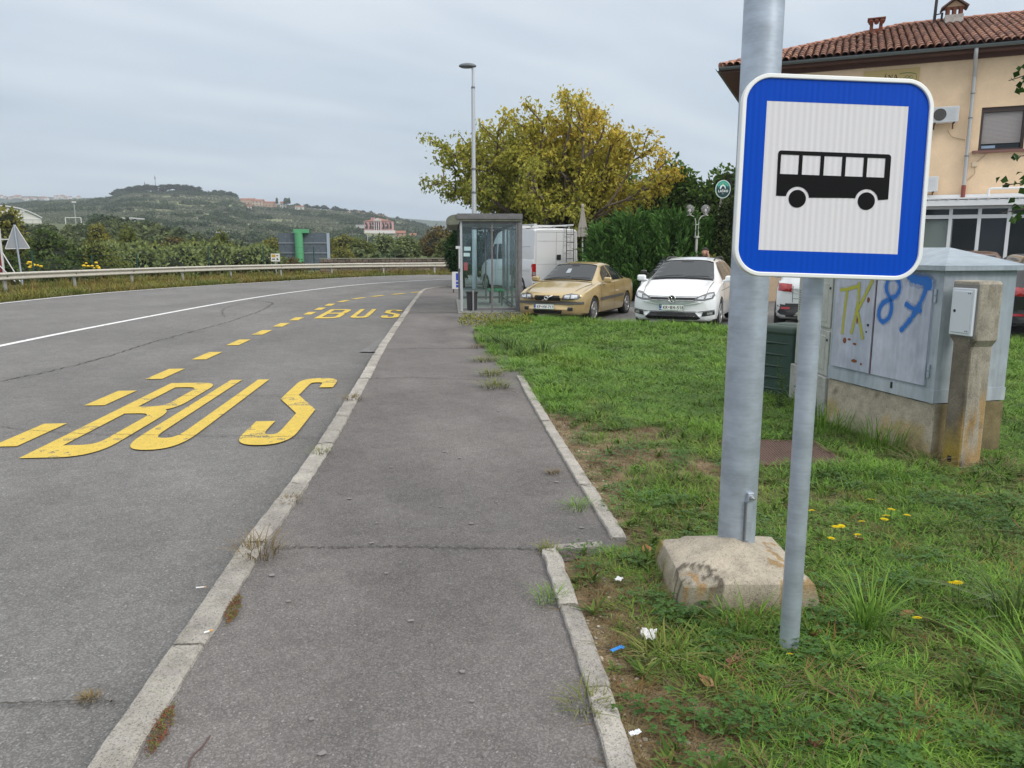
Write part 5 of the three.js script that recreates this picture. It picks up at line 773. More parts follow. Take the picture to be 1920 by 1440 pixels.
// ---------- yellow two-storey building ----------
{
  const an = 22.82 * Math.PI / 180, ux = Math.cos(an), uz = Math.sin(an);
  const t = thing('guest_house', 'pale yellow two storey building with a brown tiled hip roof and white glazed veranda', 'building', [7.646 - uz * 0.22, -0.1, -26.94 + ux * 0.22], -an);
  const wallM = Mat([0.86, 0.645, 0.44], 0.92, { map: rep(T.plaster, 1 / 2), vertexColors: true }), W = 16, D = 10.3, H = 7.5;
  const wp = (g) => paint(g, (p) => { const v = 1 + 0.1 * fbm(p.x * 0.8, p.y * 0.5, 3, 3) + 0.06 * fbm(p.x * 3, p.y * 0.3, 8, 3) - 0.06 * sstep(1, 0, Math.abs(p.y - 3.4)); return [v, v * 0.995, v * 0.985]; });
  const ws = shapeOf([[0, 0], [W, 0], [W, H], [0, H]]), hole = (x0, y0, x1, y1) => { const p = new THREE.Path(); p.moveTo(x0, y0); p.lineTo(x1, y0); p.lineTo(x1, y1); p.lineTo(x0, y1); ws.holes.push(p); };
  const wins = [[7.03, 4.66, 8.19, 5.91], [10.6, 4.66, 11.8, 5.91], [2.2, 4.66, 3.4, 5.91]]; for (const w of wins) hole(...w);
  let wg = extrude(ws, 0.35); wg.translate(0, 0, -0.35); wg = new TessellateModifier(1.2, 5).modify(wg.toNonIndexed()); mesh('wall', wp(boxUV(wg)), wallM, t); mesh('wall', wp(box(0.35, H, D - 0.35, 0.175, H / 2, -0.35 - (D - 0.35) / 2)), wallM, t); mesh('wall', wp(box(W - 0.35, H, 0.35, W / 2 + 0.175, H / 2, -D + 0.175)), wallM, t);
  const bm = Mat([0.055, 0.035, 0.032], 0.5), sh = Mat([0.36, 0.33, 0.33], 0.65);
  wins.forEach(([x0, y0, x1, y1]) => { const w = x1 - x0, h = y1 - y0, cx = (x0 + x1) / 2, f = mesh('window', [box(w, 0.14, 0.1, cx, y1 - 0.07, -0.1), box(0.07, h - 0.2, 0.1, x0 + 0.035, y0 + h / 2 - 0.04, -0.1), box(0.07, h - 0.2, 0.1, x1 - 0.035, y0 + h / 2 - 0.04, -0.1), box(w, 0.06, 0.1, cx, y0 + 0.03, -0.1)], bm, t);
    mesh('pane', box(w - 0.14, h - 0.2, 0.02, cx, y0 + h / 2 - 0.04, -0.17), carGlass, f); const n = 24; for (let k = 0; k < n; k++) mesh('shutter_slat', box(w - 0.15, 0.034, 0.014, cx, y1 - 0.16 - k * 0.0375, -0.12, 0, 0.004), sh, f); mesh('window_sticker', box(0.36, 0.08, 0.01, x0 + 0.28, y0 + 0.12, -0.155), Mat([0.35, 0.45, 0.6], 0.4), f);
    mesh('sill', box(w + 0.3, 0.07, 0.2, cx, y0 - 0.036, 0.04), Mat([0.2, 0.1, 0.085], 0.8), f); });
  // eaves, gutter
  const ov = 0.38, ovL = 0.6, bw = Mat([0.11, 0.055, 0.045], 0.8), gut = Mat([0.14, 0.165, 0.175], 0.45, { metalness: 0.4 });
  mesh('eaves', [box(W + ov + ovL, 0.05, D + 2 * ov, W / 2 + (ov - ovL) / 2, H - 0.025, -D / 2), box(W + ov + ovL, 0.13, 0.03, W / 2 + (ov - ovL) / 2, H + 0.04, ov - 0.02), box(0.03, 0.13, D + 2 * ov - 0.06, -ovL + 0.02, H + 0.04, -D / 2), box(W + 0.06, 0.14, 0.06, W / 2, H - 0.12, 0.03)], bw, t);
  const gs = new THREE.Shape(); gs.absarc(0, 0, 0.085, Math.PI, Math.PI * 2); gs.lineTo(0.075, 0.0); gs.absarc(0, 0, 0.075, 0, -Math.PI, true);
  mesh('gutter', (() => { const g = new THREE.ExtrudeGeometry(gs, { depth: W + ov + ovL + 0.1, bevelEnabled: false }); g.rotateY(Math.PI / 2); g.translate(-ovL - 0.05, H + 0.1, ov + 0.09); return g; })(), gut, t);
  mesh('gutter', (() => { const g = new THREE.ExtrudeGeometry(gs, { depth: D + 2 * ov, bevelEnabled: false }); g.translate(-ovL - 0.09, H + 0.1, -D - ov); return g; })(), gut, t);
  const dp = mesh('downpipe', [tube([[6.68, H + 0.02, ov + 0.08], [6.68, H - 0.18, ov + 0.06], [6.72, H - 0.45, 0.2], [6.74, H - 0.7, 0.09]], 0.055, 20, 10), bar([6.74, H - 0.68, 0.09], [6.74, 3.66, 0.09], 0.052, 0.052, 12)], Mat([0.45, 0.46, 0.47], 0.45, { metalness: 0.4 }), t); mesh('pipe_base', bar([6.74, 3.66, 0.09], [6.74, 3.3, 0.09], 0.06, 0.06, 12), Mat([0.22, 0.06, 0.05], 0.8), dp); mesh('pipe_bracket', [6.3, 5.6, 4.5].map((y) => cyl(0.062, 0.062, 0.03, 6.74, y, 0.09)), gut, dp);
  // hip roof with barrel tiles
  const e = ov + 0.02, eL = ovL + 0.02, rise = 2.05, half = D / 2 + e, y0 = H + 0.12, rf = mesh('roof', (() => { const A = [-eL, y0, e], B = [W + e, y0, e], C = [W + e, y0, -D - e], E = [-eL, y0, -D - e], P = [-eL + half, y0 + rise, -D / 2], Q = [W + e - half, y0 + rise, -D / 2], v = [A, B, Q, A, Q, P, B, C, Q, C, E, P, C, P, Q, E, A, P]; const g = new THREE.BufferGeometry(); g.setAttribute('position', new THREE.Float32BufferAttribute(v.flat(), 3)); g.computeVertexNormals(); return boxUV(g); })(), Mat([0.12, 0.06, 0.045], 0.95), t);
  const tileG = (() => { const g = new THREE.CylinderGeometry(0.088, 0.105, 0.5, 7, 1, true, -Math.PI / 2, Math.PI); g.rotateX(-Math.PI / 2); g.rotateZ(0); const b = g.clone(); return clean(mergeGeometries([g])); })();
  const tones = [[0.58, 0.29, 0.2], [0.5, 0.25, 0.18], [0.42, 0.225, 0.17], [0.62, 0.34, 0.24], [0.35, 0.2, 0.16]].map((c) => Mat(c, 0.92, { map: rep(T.concrete, 1) }));
  const slope = Math.hypot(half, rise), dirZ = -half / slope, dirY = rise / slope, pitch = Math.atan2(rise, half), list = []; rnd = mulberry(40);
  const pw = 0.215, ll = 0.4;
  for (let x = -eL + 0.1; x < 12.5; x += pw) { const reach = Math.min(x + eL, half) / half * slope; for (let k = 0; k * ll < reach - 0.05; k++) { const s = k * ll + 0.2; list.push({ x: x + R(-0.008, 0.008), s, r: R(-0.03, 0.03), tone: Math.min(4, Math.floor(clamp(0.45 + 0.9 * fbm(x * 0.35, s * 0.7, 2, 3) + R(-0.3, 0.3)) * 4.99)), d: Math.abs(x - 7) }); } }
  for (const q of list) q.score = (q.x > 2 && q.x < 9.2 ? 10 : 0) + q.x * 0.6 - q.s * 0.4 - (q.x > 9.2 ? 20 : 0);
  list.sort((a, b) => b.score - a.score);
  const place = (q) => new THREE.Matrix4().compose(V(q.x, y0 + dirY * q.s + 0.035, e + dirZ * q.s), new THREE.Quaternion().setFromEuler(new THREE.Euler(pitch - 0.045, q.r, 0, 'YXZ')), V(1, 1, 1));
  list.slice(0, 290).forEach((q) => { const m = mesh('roof_tile', tileG, tones[q.tone], rf); m.matrix.copy(place(q)); m.matrix.decompose(m.position, m.quaternion, m.scale); });
  for (let k = 0; k < 5; k++) { const g = list.slice(290).filter((q) => q.tone === k).map((q) => tileG.clone().applyMatrix4(place(q))); if (g.length) tag(mesh('roof_tiles', g, tones[k], rf), null, null, null, 'stuff'); }
  // ridge and hip tiles
  const hip = (a, b) => { const n = Math.floor(V(...a).distanceTo(V(...b)) / 0.36), gs2 = []; for (let k = 0; k < n; k++) { const p = V(...a).lerp(V(...b), k / n), q = V(...a).lerp(V(...b), (k + 1.12) / n); gs2.push(bar([p.x, p.y + 0.05, p.z], [q.x, q.y + 0.04, q.z], 0.11, 0.095, 10)); } return gs2; };
  tag(mesh('ridge_tiles', [...hip([-eL, y0, e], [-eL + half, y0 + rise, -D / 2]), ...hip([-eL + half, y0 + rise, -D / 2], [W + e - half, y0 + rise, -D / 2])], tones[1], rf), null, null, null, 'stuff');
  // chimneys
  const brick = Mat([0.24, 0.085, 0.055], 0.9, { map: rep(T.concrete, 2) }), c2 = 6.5, zc = -D / 2 + 0.55, cy = y0 + rise - 0.3;
  { const ch = mesh('chimney', box(0.56, 0.7, 0.5, c2, cy - 0.0, zc), Mat([0.6, 0.58, 0.56], 0.9, { map: T.concrete }), rf); for (const x of [-0.2, 0, 0.2]) for (const z of [-0.18, 0.18]) mesh('brick_pier', box(0.1, 0.26, 0.1, c2 + x, cy + 0.48, zc + z), brick, ch); mesh('gable', extrude(shapeOf([[-0.29, 0], [0.29, 0], [0, 0.21]]), 0.42).translate(c2, cy + 0.61, zc - 0.21), Mat([0.4, 0.3, 0.2], 0.9), ch); for (const s of [-1, 1]) { const g = box(0.52, 0.05, 0.62, 0, 0, 0); g.rotateZ(-s * 0.64); g.translate(c2 + s * 0.2, cy + 0.74, zc); mesh('cap_slope', g, Mat([0.12, 0.08, 0.07], 0.9), ch); } mesh('cap_tile', bar([c2, cy + 0.89, zc - 0.31], [c2, cy + 0.89, zc + 0.31], 0.07, 0.07, 10), Mat([0.13, 0.09, 0.08], 0.9), ch); }
  { const x = 4.05, z = -4.0, y = y0 + 1.5, ch = mesh('chimney', box(0.42, 0.5, 0.36, x, y, z), brick, rf); for (const s of [-1, 1]) mesh('brick_pier', box(0.11, 0.22, 0.3, x + s * 0.15, y + 0.36, z), brick, ch); mesh('cap_slope', [box(0.58, 0.04, 0.46, x, y + 0.6, z), ...[-0.18, 0, 0.18].map((k) => bar([x + k, y + 0.45, z + 0.24], [x + k, y + 0.59, z + 0.05], 0.085, 0.07, 8))], brick, ch); }
  mesh('aerial', [bar([5.9, cy, zc], [6.02, cy + 3.6, zc], 0.05), bar([6.12, cy, zc], [6.14, cy + 0.5, zc], 0.035), bar([5.95, cy + 0.46, zc], [6.14, cy + 0.48, zc], 0.02)], M.dark, rf);
  // lightning wire stubs along the hip
  // painted board under the eaves
  const bc = document.createElement('canvas'); bc.width = 512; bc.height = 256; { const x = bc.getContext('2d'); x.fillStyle = '#c2ab77'; x.fillRect(0, 0, 512, 256); x.fillStyle = '#3a2a20'; x.font = 'bold 62px serif'; x.fillText('ÁNA', 178, 96); x.strokeStyle = '#4d6b3a'; x.lineWidth = 7; x.beginPath(); x.moveTo(330, 50); x.bezierCurveTo(380, 40, 430, 40, 480, 60); x.stroke(); x.lineWidth = 4; for (let k = 0; k < 4; k++) { x.beginPath(); x.arc(440 - k * 18, 84 + (k % 2) * 12, 15, 0, 5.4); x.stroke(); } x.beginPath(); x.moveTo(480, 60); x.bezierCurveTo(500, 90, 480, 130, 460, 150); x.stroke(); }
  const bt = new THREE.CanvasTexture(bc); bt.colorSpace = THREE.SRGBColorSpace; mesh('name_board', (() => { const g = new THREE.BoxGeometry(1.55, 0.8, 0.03); g.translate(4.5, 6.8, 0.03); return g; })(), Mat([1, 1, 1], 0.8, { map: bt }), t);
  // glazed veranda
  const vx0 = 4.2, vx1 = 15, vz = 1.3, wm = Mat([0.74, 0.75, 0.76], 0.5), vt = 2.98;
  const ver = mesh('veranda', [box(vx1 - vx0, 0.08, 0.08, (vx0 + vx1) / 2, vt - 0.04, vz), box(vx1 - vx0, 0.11, 0.07, (vx0 + vx1) / 2, 2.68, vz), box(vx1 - vx0, 0.08, 0.07, (vx0 + vx1) / 2, 0.6, vz), box(vx1 - vx0, 0.56, 0.1, (vx0 + vx1) / 2, 0.28, vz)], wm, t);
  for (let x = vx0 + 0.04, k = 0; x <= vx1; x += 0.735, k++) { mesh('mullion', box(0.09, vt - 0.7, 0.075, x + 0.62, 0.64 + (vt - 0.72) / 2, vz + 0.004), wm, ver); mesh('pane', box(0.64, 1.96, 0.008, x + 0.25, 1.63, vz - 0.01), k % 3 === 1 ? carGlass : M.glass, ver); mesh('pane', box(0.64, 0.16, 0.008, x + 0.25, 2.83, vz - 0.01), carGlass, ver); }
  mesh('veranda_end', box(0.08, vt, vz, vx0, vt / 2, vz / 2), wm, ver);
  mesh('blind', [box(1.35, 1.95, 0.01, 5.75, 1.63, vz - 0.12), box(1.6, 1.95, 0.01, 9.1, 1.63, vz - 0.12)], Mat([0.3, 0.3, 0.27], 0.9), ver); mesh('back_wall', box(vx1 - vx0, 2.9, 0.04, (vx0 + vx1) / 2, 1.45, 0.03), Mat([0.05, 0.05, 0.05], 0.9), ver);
  const cn = mesh('canopy', [box(vx1 - vx0 + 0.3, 0.16, 0.06, (vx0 + vx1) / 2, 3.06, vz + 0.3), box(vx1 - vx0 + 0.3, 0.04, vz + 0.36, (vx0 + vx1) / 2, 3.19, vz / 2 + 0.13), box(vx1 - vx0 + 0.3, 0.18, 0.05, (vx0 + vx1) / 2, 3.3, 0.06)], wm, ver); tag(mesh('canopy_ribs', [...Array(44).keys()].map((k) => box(0.04, 0.05, 0.1, vx0 + k * 0.25, 3.17, vz + 0.31)), Mat([0.6, 0.61, 0.62], 0.6), cn), null, null, null, 'stuff'); mesh('rail_pipe', [bar([7.5, 3.52, 0.4], [13, 3.52, 0.4], 0.035), tube([[7.5, 3.52, 0.4], [7.38, 3.5, 0.4], [7.36, 3.3, 0.4]], 0.035)], wm, cn);
  // junction boxes and cable
  mesh('junction_box', box(0.16, 0.14, 0.06, 6.98, 4.27, 0.03, 0, 0.01), Mat([0.6, 0.5, 0.36], 0.7), t); mesh('cable', [tube([[6.18, 5.3, 0.03], [6.3, 5.12, 0.03], [6.66, 5.0, 0.03]], 0.012), tube([[6.98, 4.2, 0.03], [7.0, 4.0, 0.03], [6.82, 3.8, 0.03]], 0.01), tube([[7.02, 4.34, 0.03], [7.15, 4.45, 0.03], [7.3, 4.6, 0.03]], 0.01)], Mat([0.42, 0.34, 0.24], 0.8), t);
  const acM = Mat([0.58, 0.6, 0.62], 0.5);
  const ac = (x, y, name, label) => { const a = thing(name, label, 'air conditioner', [7.646 + ux * x - uz * 0.28, y - 0.1, -26.94 + uz * x + ux * 0.28], -an, 'outdoor units of air conditioners on the yellow wall'); mesh('casing', box(0.86, 0.54, 0.3, 0, 0.27, 0.2, 0, 0.02), acM, a); a.scale.setScalar(0.84); mesh('fan_grille', [cyl(0.21, 0.21, 0.01, 0, 0, 0, 32).rotateX(Math.PI / 2).translate(-0.17, 0.27, 0.351)], Mat([0.07, 0.065, 0.065], 0.7), a); mesh('fan_ring', [0.2, 0.15, 0.1, 0.05].map((r) => new THREE.TorusGeometry(r, 0.007, 6, 28).translate(-0.17, 0.27, 0.366)), Mat([0.18, 0.17, 0.17], 0.6), a); mesh('louvre', [...Array(9).keys()].map((k) => box(0.26, 0.012, 0.012, 0.22, 0.1 + k * 0.045, 0.353)), Mat([0.66, 0.68, 0.7], 0.5), a); mesh('bracket', [box(0.04, 0.04, 0.4, -0.3, -0.02, 0.16), box(0.04, 0.04, 0.4, 0.3, -0.02, 0.16), box(0.04, 0.2, 0.04, 0.3, -0.1, 0.0), box(0.04, 0.2, 0.04, -0.3, -0.1, 0.0)], bw, a); return a; };
  ac(6.04, 5.4 + 0.1, 'air_conditioner', 'white air conditioner unit with a dark round fan below the eaves'); ac(5.66, 3.38 + 0.1, 'air_conditioner', 'lower white air conditioner unit just above the veranda roof');
}
// ---------- foliage ----------
// flat array builder for leaves: each leaf a folded pointed blade of four triangles
class Leaves {
  constructor() { this.p = []; this.c = []; }
  tri(a, b, c, col) { this.p.push(a.x, a.y, a.z, b.x, b.y, b.z, c.x, c.y, c.z); for (let i = 0; i < 3; i++) this.c.push(...col); }
  leaf(o, dir, up, L, W, col, fold = 0.25) {
    const s = V().crossVectors(dir, up).normalize(), n = V().crossVectors(s, dir).normalize(), m = o.clone().addScaledVector(dir, L * 0.45), tip = o.clone().addScaledVector(dir, L).addScaledVector(n, -L * 0.15);
    const l = m.clone().addScaledVector(s, W / 2).addScaledVector(n, W * fold), r = m.clone().addScaledVector(s, -W / 2).addScaledVector(n, W * fold);
    this.tri(o, l, m, col); this.tri(o, m, r, col); this.tri(l, tip, m, col); this.tri(m, tip, r, col);
  }
  geo() { const g = new THREE.BufferGeometry(); g.setAttribute('position', new THREE.Float32BufferAttribute(this.p, 3)); g.setAttribute('color', new THREE.Float32BufferAttribute(this.c, 3)); g.setAttribute('uv', new THREE.Float32BufferAttribute(new Float32Array(this.p.length / 3 * 2), 2)); g.computeVertexNormals(); return g; }
}
const rv = () => { let v; do v = V(R(-1, 1), R(-1, 1), R(-1, 1)); while (v.lengthSq() > 1 || v.lengthSq() < 0.01); return v.normalize(); };
const mixC = (a, b, t) => a.map((x, i) => lerp(x, b[i], t));
function tree3(name, label, cat, pos, o, group) { // trunk, limbs and crown grown as real branches
  rnd = mulberry(o.seed); const t = thing(name, label, cat, pos, 0, group), lv = new Leaves(), wood = [];
  const grow = (a, d, len, r, depth) => {
    const n = 4, pts = [a.clone()], dd = d.clone(); let p = a.clone();
    for (let i = 0; i < n; i++) { dd.addScaledVector(rv(), o.wiggle ?? 0.16).addScaledVector(V(0, 1, 0), depth === 0 ? 0.02 : o.lift ?? 0.06).normalize(); p = p.clone().addScaledVector(dd, len / n); pts.push(p); }
    for (let i = 0; i < n; i++) wood.push(bar(pts[i].toArray(), pts[i + 1].toArray(), lerp(r, r * 0.5, i / n), lerp(r, r * 0.5, (i + 1) / n), depth > 1 ? 4 : 7));
    if (depth < o.levels) { const k = o.split[depth]; for (let i = 0; i < k; i++) { const f = depth === 0 ? R(0.75, 1) : R(0.3, 1), q = pts[Math.min(n, Math.max(1, Math.round(f * n)))]; const side = rv(); side.y *= 0.6; const nd = dd.clone().multiplyScalar(o.along ?? 0.8).addScaledVector(side, o.spread ?? 0.8); if (depth === 0) { const az = (i / k) * 6.283 + R(-0.3, 0.3); nd.set(Math.cos(az) * (o.flare ?? 0.9), R(...(o.rise ?? [0.3, 1.2])), Math.sin(az) * (o.flare ?? 0.9)); } if (depth === 0 && o.dome) { const el = lerp(0.02, 1.4, Math.pow((i + 0.5) / k, 0.85)) + R(-0.1, 0.1), az = i * 2.39996 + R(-0.2, 0.2), tgt = V(Math.cos(az) * Math.cos(el) * o.dome[0], o.dome[2] + Math.pow(Math.max(0, Math.sin(el)), 0.75) * o.dome[1], Math.sin(az) * Math.cos(el) * o.dome[0] * 0.85); const q2 = pts[i % 3 === 0 ? 3 : 4], w = tgt.clone().sub(q2), L = w.length() * R(0.84, 1.04); grow(q2, w.normalize().addScaledVector(V(0, 1, 0), -0.08).normalize(), L, r * R(0.3, 0.45), 1); continue; }
 grow(q, nd.normalize(), len * R(...(depth === 0 ? o.len1 ?? [0.8, 1.2] : o.dome && depth === 1 ? [0.24, 0.42] : [0.45, 0.7])) * (depth === 0 ? o.k1 ?? 1 : 1), r * 0.5, depth + 1); } }
    const cl = [R(0.35, 1), R(0.5, 1), R(0.75, 1), 1]; if (depth >= o.levels - 1) for (let i = 0; i < o.leaves; i++) { const f = Math.min(0.999, o.dome ? cl[i % 4] : rnd()) * n, i0 = Math.min(n - 1, Math.floor(f)), q = pts[i0].clone().lerp(pts[i0 + 1], f - i0).addScaledVector(rv(), o.puff * rnd()); const dir = rv(); dir.y -= o.droop ?? 0.6; dir.normalize(); const s = o.size * R(0.5, 1.4); lv.leaf(q, dir, rv(), s, s * (o.aspect ?? 0.75), o.color(q, rnd())); }
  };
  grow(V(0, -0.2, 0), V(o.lean ?? 0.02, 1, 0).normalize(), o.trunk, o.radius, 0);
  mesh('trunk', wood, o.bark ?? M.bark, t); mesh('crown', lv.geo(), M.leaf, t); return t;
}
// leafy masses (shrubs, distant trees): leaves spread through a few overlapping lobes around a darker woody heart
function bushGeo(seed, lobes, n, size, color, o = {}) {
  rnd = mulberry(seed); const lv = new Leaves(), tot = lobes.reduce((s, l) => s + l[3] * l[4], 0);
  for (const [x, y, z, rx, ry] of lobes) for (let i = 0, k = n * rx * ry / tot; i < k; i++) {
    const d = rv(), bump = 1 + 0.35 * fbm(d.x * 1.7 + x, d.y * 1.7 + y, d.z * 1.7 + z + seed, 3), rr = (0.55 + 0.45 * Math.sqrt(rnd())) * bump, q = V(x + d.x * rx * rr, y + d.y * ry * rr, z + d.z * rx * rr); if (q.y < 0.02) q.y = 0.02 + rnd() * 0.1;
    const out = d.clone().multiplyScalar(o.out ?? 0.5).addScaledVector(rv(), 0.8); out.y += o.up ?? -0.2; out.normalize(); const s = size * R(0.65, 1.3); lv.leaf(q, out, rv(), s, s * (o.aspect ?? 0.6), color(q, rnd(), rr), 0.2);
  }
  return lv.geo();
}
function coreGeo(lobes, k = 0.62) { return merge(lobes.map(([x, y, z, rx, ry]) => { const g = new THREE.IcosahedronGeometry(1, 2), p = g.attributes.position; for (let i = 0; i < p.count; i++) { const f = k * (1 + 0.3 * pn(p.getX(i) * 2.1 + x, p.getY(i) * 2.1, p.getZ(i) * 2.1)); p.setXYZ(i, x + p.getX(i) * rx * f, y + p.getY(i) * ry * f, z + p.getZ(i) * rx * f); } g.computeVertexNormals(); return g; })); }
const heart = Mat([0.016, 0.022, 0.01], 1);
function bush(name, label, cat, pos, seed, lobes, n, size, color, o = {}, group) {
  const t = thing(name, label, cat, pos, o.turn ?? 0, group); const stem = o.stem ?? 0.05; mesh('trunk', [bar([0, -0.3, 0], [lobes[0][0], lobes[0][1], lobes[0][2]], stem, stem * 0.5), ...lobes.slice(1).map((l) => bar([0, lobes[0][1] * 0.3, 0], [l[0], l[1], l[2]], stem * 0.6, stem * 0.3))], M.bark, t);
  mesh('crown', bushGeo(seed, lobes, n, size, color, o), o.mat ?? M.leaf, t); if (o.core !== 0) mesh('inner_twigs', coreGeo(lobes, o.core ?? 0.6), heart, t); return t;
}
const toneC = (a, b, dark = 0.5) => (q, r, rr = 1) => { const f = clamp(0.5 + 1.1 * fbm(q.x * 0.9, q.y * 0.9, q.z * 0.9, 2) + 0.5 * (r - 0.5)); return mixC(a, b, f); };
// the big yellowing tree
tree3('broadleaf_tree', 'wide spreading tree turning yellow, behind the shelter and van', 'tree', [2.05, -0.1, -38.6], {
  seed: 12, trunk: 2.3, radius: 0.36, levels: 3, split: [44, 6, 4], dome: [5.0, 3.75, 3.1], leaves: 46, puff: 0.46, size: 0.19, aspect: 0.62, droop: 0.75, spread: 0.95, lift: 0.05, wiggle: 0.15, bark: Mat([0.13, 0.105, 0.08], 0.95),
  color: (q, r) => { const y = clamp(0.48 + 0.06 * (q.x + 0.5) + 0.09 * (q.y - 5.5) + 0.55 * fbm(q.x * 0.5, q.y * 0.5, q.z * 0.5, 3) + 0.5 * (r - 0.5)); return y < 0.5 ? mixC([0.19, 0.22, 0.04], [0.42, 0.4, 0.065], y * 2) : mixC([0.42, 0.4, 0.065], [0.6, 0.45, 0.07], y * 2 - 1); },
});
// green trees behind it and by the house
const gcol = toneC([0.045, 0.095, 0.018], [0.15, 0.25, 0.05]);
for (const [x, z, h, seed, label] of [[8.2, -41, 6.6, 3, 'dense green tree behind the hedge, next to the yellowing tree'], [10.6, -40, 6.2, 5, 'dense green tree rising left of the guest house corner'], [5.2, -44, 7.4, 8, 'dark green tree behind the middle of the yellowing tree'], [12.6, -44, 6.3, 9, 'green tree top beside the guest house wall and beer sign']])
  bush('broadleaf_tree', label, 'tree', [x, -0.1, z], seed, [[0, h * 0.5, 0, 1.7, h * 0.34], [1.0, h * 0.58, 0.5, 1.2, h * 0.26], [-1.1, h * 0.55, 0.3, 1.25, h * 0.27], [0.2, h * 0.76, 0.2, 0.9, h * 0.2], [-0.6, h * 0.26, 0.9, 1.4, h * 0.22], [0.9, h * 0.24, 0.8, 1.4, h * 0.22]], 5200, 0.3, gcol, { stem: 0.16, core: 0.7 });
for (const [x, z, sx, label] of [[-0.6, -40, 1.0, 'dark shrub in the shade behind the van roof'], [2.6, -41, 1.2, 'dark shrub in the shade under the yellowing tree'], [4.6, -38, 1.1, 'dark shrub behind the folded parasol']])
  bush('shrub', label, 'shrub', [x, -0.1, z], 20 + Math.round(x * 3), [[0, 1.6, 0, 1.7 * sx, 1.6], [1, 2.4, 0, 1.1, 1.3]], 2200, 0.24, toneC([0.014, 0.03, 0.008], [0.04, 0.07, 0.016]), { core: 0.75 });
// feathery conifer hedge: sprays of upward fronds
function conifer(seed, h, r, n) {
  rnd = mulberry(seed); const lv = new Leaves();
  for (let i = 0; i < n; i++) { const f = Math.pow(rnd(), 0.8), az = rnd() * 6.283, y = h * f * 0.9, rad = r * Math.pow(1 - f * 0.82, 0.7) * (0.65 + 0.45 * rnd()) * (1 + 0.3 * pn(az * 1.3, y * 1.6, seed)); const o = V(Math.cos(az) * rad, y, Math.sin(az) * rad), d = V(Math.cos(az) * R(0.3, 0.9), R(0.5, 1.3), Math.sin(az) * R(0.3, 0.9)).normalize(), L = R(0.35, 0.7);
    const b = mixC([0.022, 0.07, 0.016], [0.13, 0.26, 0.055], clamp(0.3 + 0.5 * rnd() + 0.7 * fbm(o.x, o.y, o.z, 2)));
    for (let k = 0; k < 6; k++) { const p = o.clone().addScaledVector(d, L * k / 6), q = d.clone().addScaledVector(rv(), 0.65).normalize(); lv.leaf(p, q, rv(), L * (0.55 - k * 0.05), 0.065, b, 0.1); } }
  return lv.geo();
}
{
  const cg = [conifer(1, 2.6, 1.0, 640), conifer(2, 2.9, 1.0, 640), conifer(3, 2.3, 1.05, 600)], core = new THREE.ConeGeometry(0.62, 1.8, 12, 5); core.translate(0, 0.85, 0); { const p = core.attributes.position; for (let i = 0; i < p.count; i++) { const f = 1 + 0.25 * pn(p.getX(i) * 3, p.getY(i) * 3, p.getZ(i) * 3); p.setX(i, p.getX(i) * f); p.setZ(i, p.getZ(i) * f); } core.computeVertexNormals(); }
  const spots = [[3.45, -27.6, 1.0, 'feathery conifer shrub right of the folded parasol'], [4.1, -27.2, 1.02, 'second feathery conifer shrub from the folded parasol'], [4.7, -26.8, 0.95, 'third feathery conifer shrub from the folded parasol'], [5.5, -26.6, 1.12, 'feathery conifer shrub left of the twin globe lamp'], [6.5, -26.9, 0.95, 'feathery conifer shrub just behind the twin globe lamp'], [7.2, -27.6, 0.8, 'small conifer shrub right of the twin globe lamp']];
  const proto = []; spots.forEach(([x, z, s, label], k) => { const v = k % 3; let t; if (!proto[v]) { t = proto[v] = thing('conifer_shrub', label, 'shrub', [x, -0.1, z]); mesh('trunk', bar([0, -0.1, 0], [0, 1.4, 0], 0.07, 0.03), M.bark, t); mesh('crown', cg[v], M.leaf, t); mesh('inner_twigs', core, heart, t); } else { t = proto[v].clone(); t.name = numbered('conifer_shrub'); t.userData = { label, category: 'shrub' }; t.position.set(x, -0.1, z); scene.add(t); } t.scale.set(s * 1.0, s, s); t.rotation.y = k * 1.7; });
  // the conifer that leans out behind the shelter
  const t = thing('conifer_shrub', 'dark drooping conifer shrub left of the bus shelter', 'shrub', [-2.25, 0.05, -34.2]); mesh('trunk', bar([0.1, -0.2, 0], [0.1, 1.6, 0], 0.08, 0.04), M.bark, t);
  const g = bushGeo(31, [[0, 1.4, 0, 0.62, 0.85], [0.2, 2.1, 0, 0.55, 0.6], [0.2, 0.9, 0.2, 0.5, 0.4]], 3000, 0.22, toneC([0.008, 0.03, 0.01], [0.03, 0.085, 0.02]), { aspect: 0.25, up: -0.1, out: 0.9 }); mesh('crown', g, M.leaf, t); mesh('inner_twigs', coreGeo([[0, 1.4, 0, 0.62, 0.85], [0.2, 2.1, 0, 0.55, 0.6]], 0.7), heart, t);
}
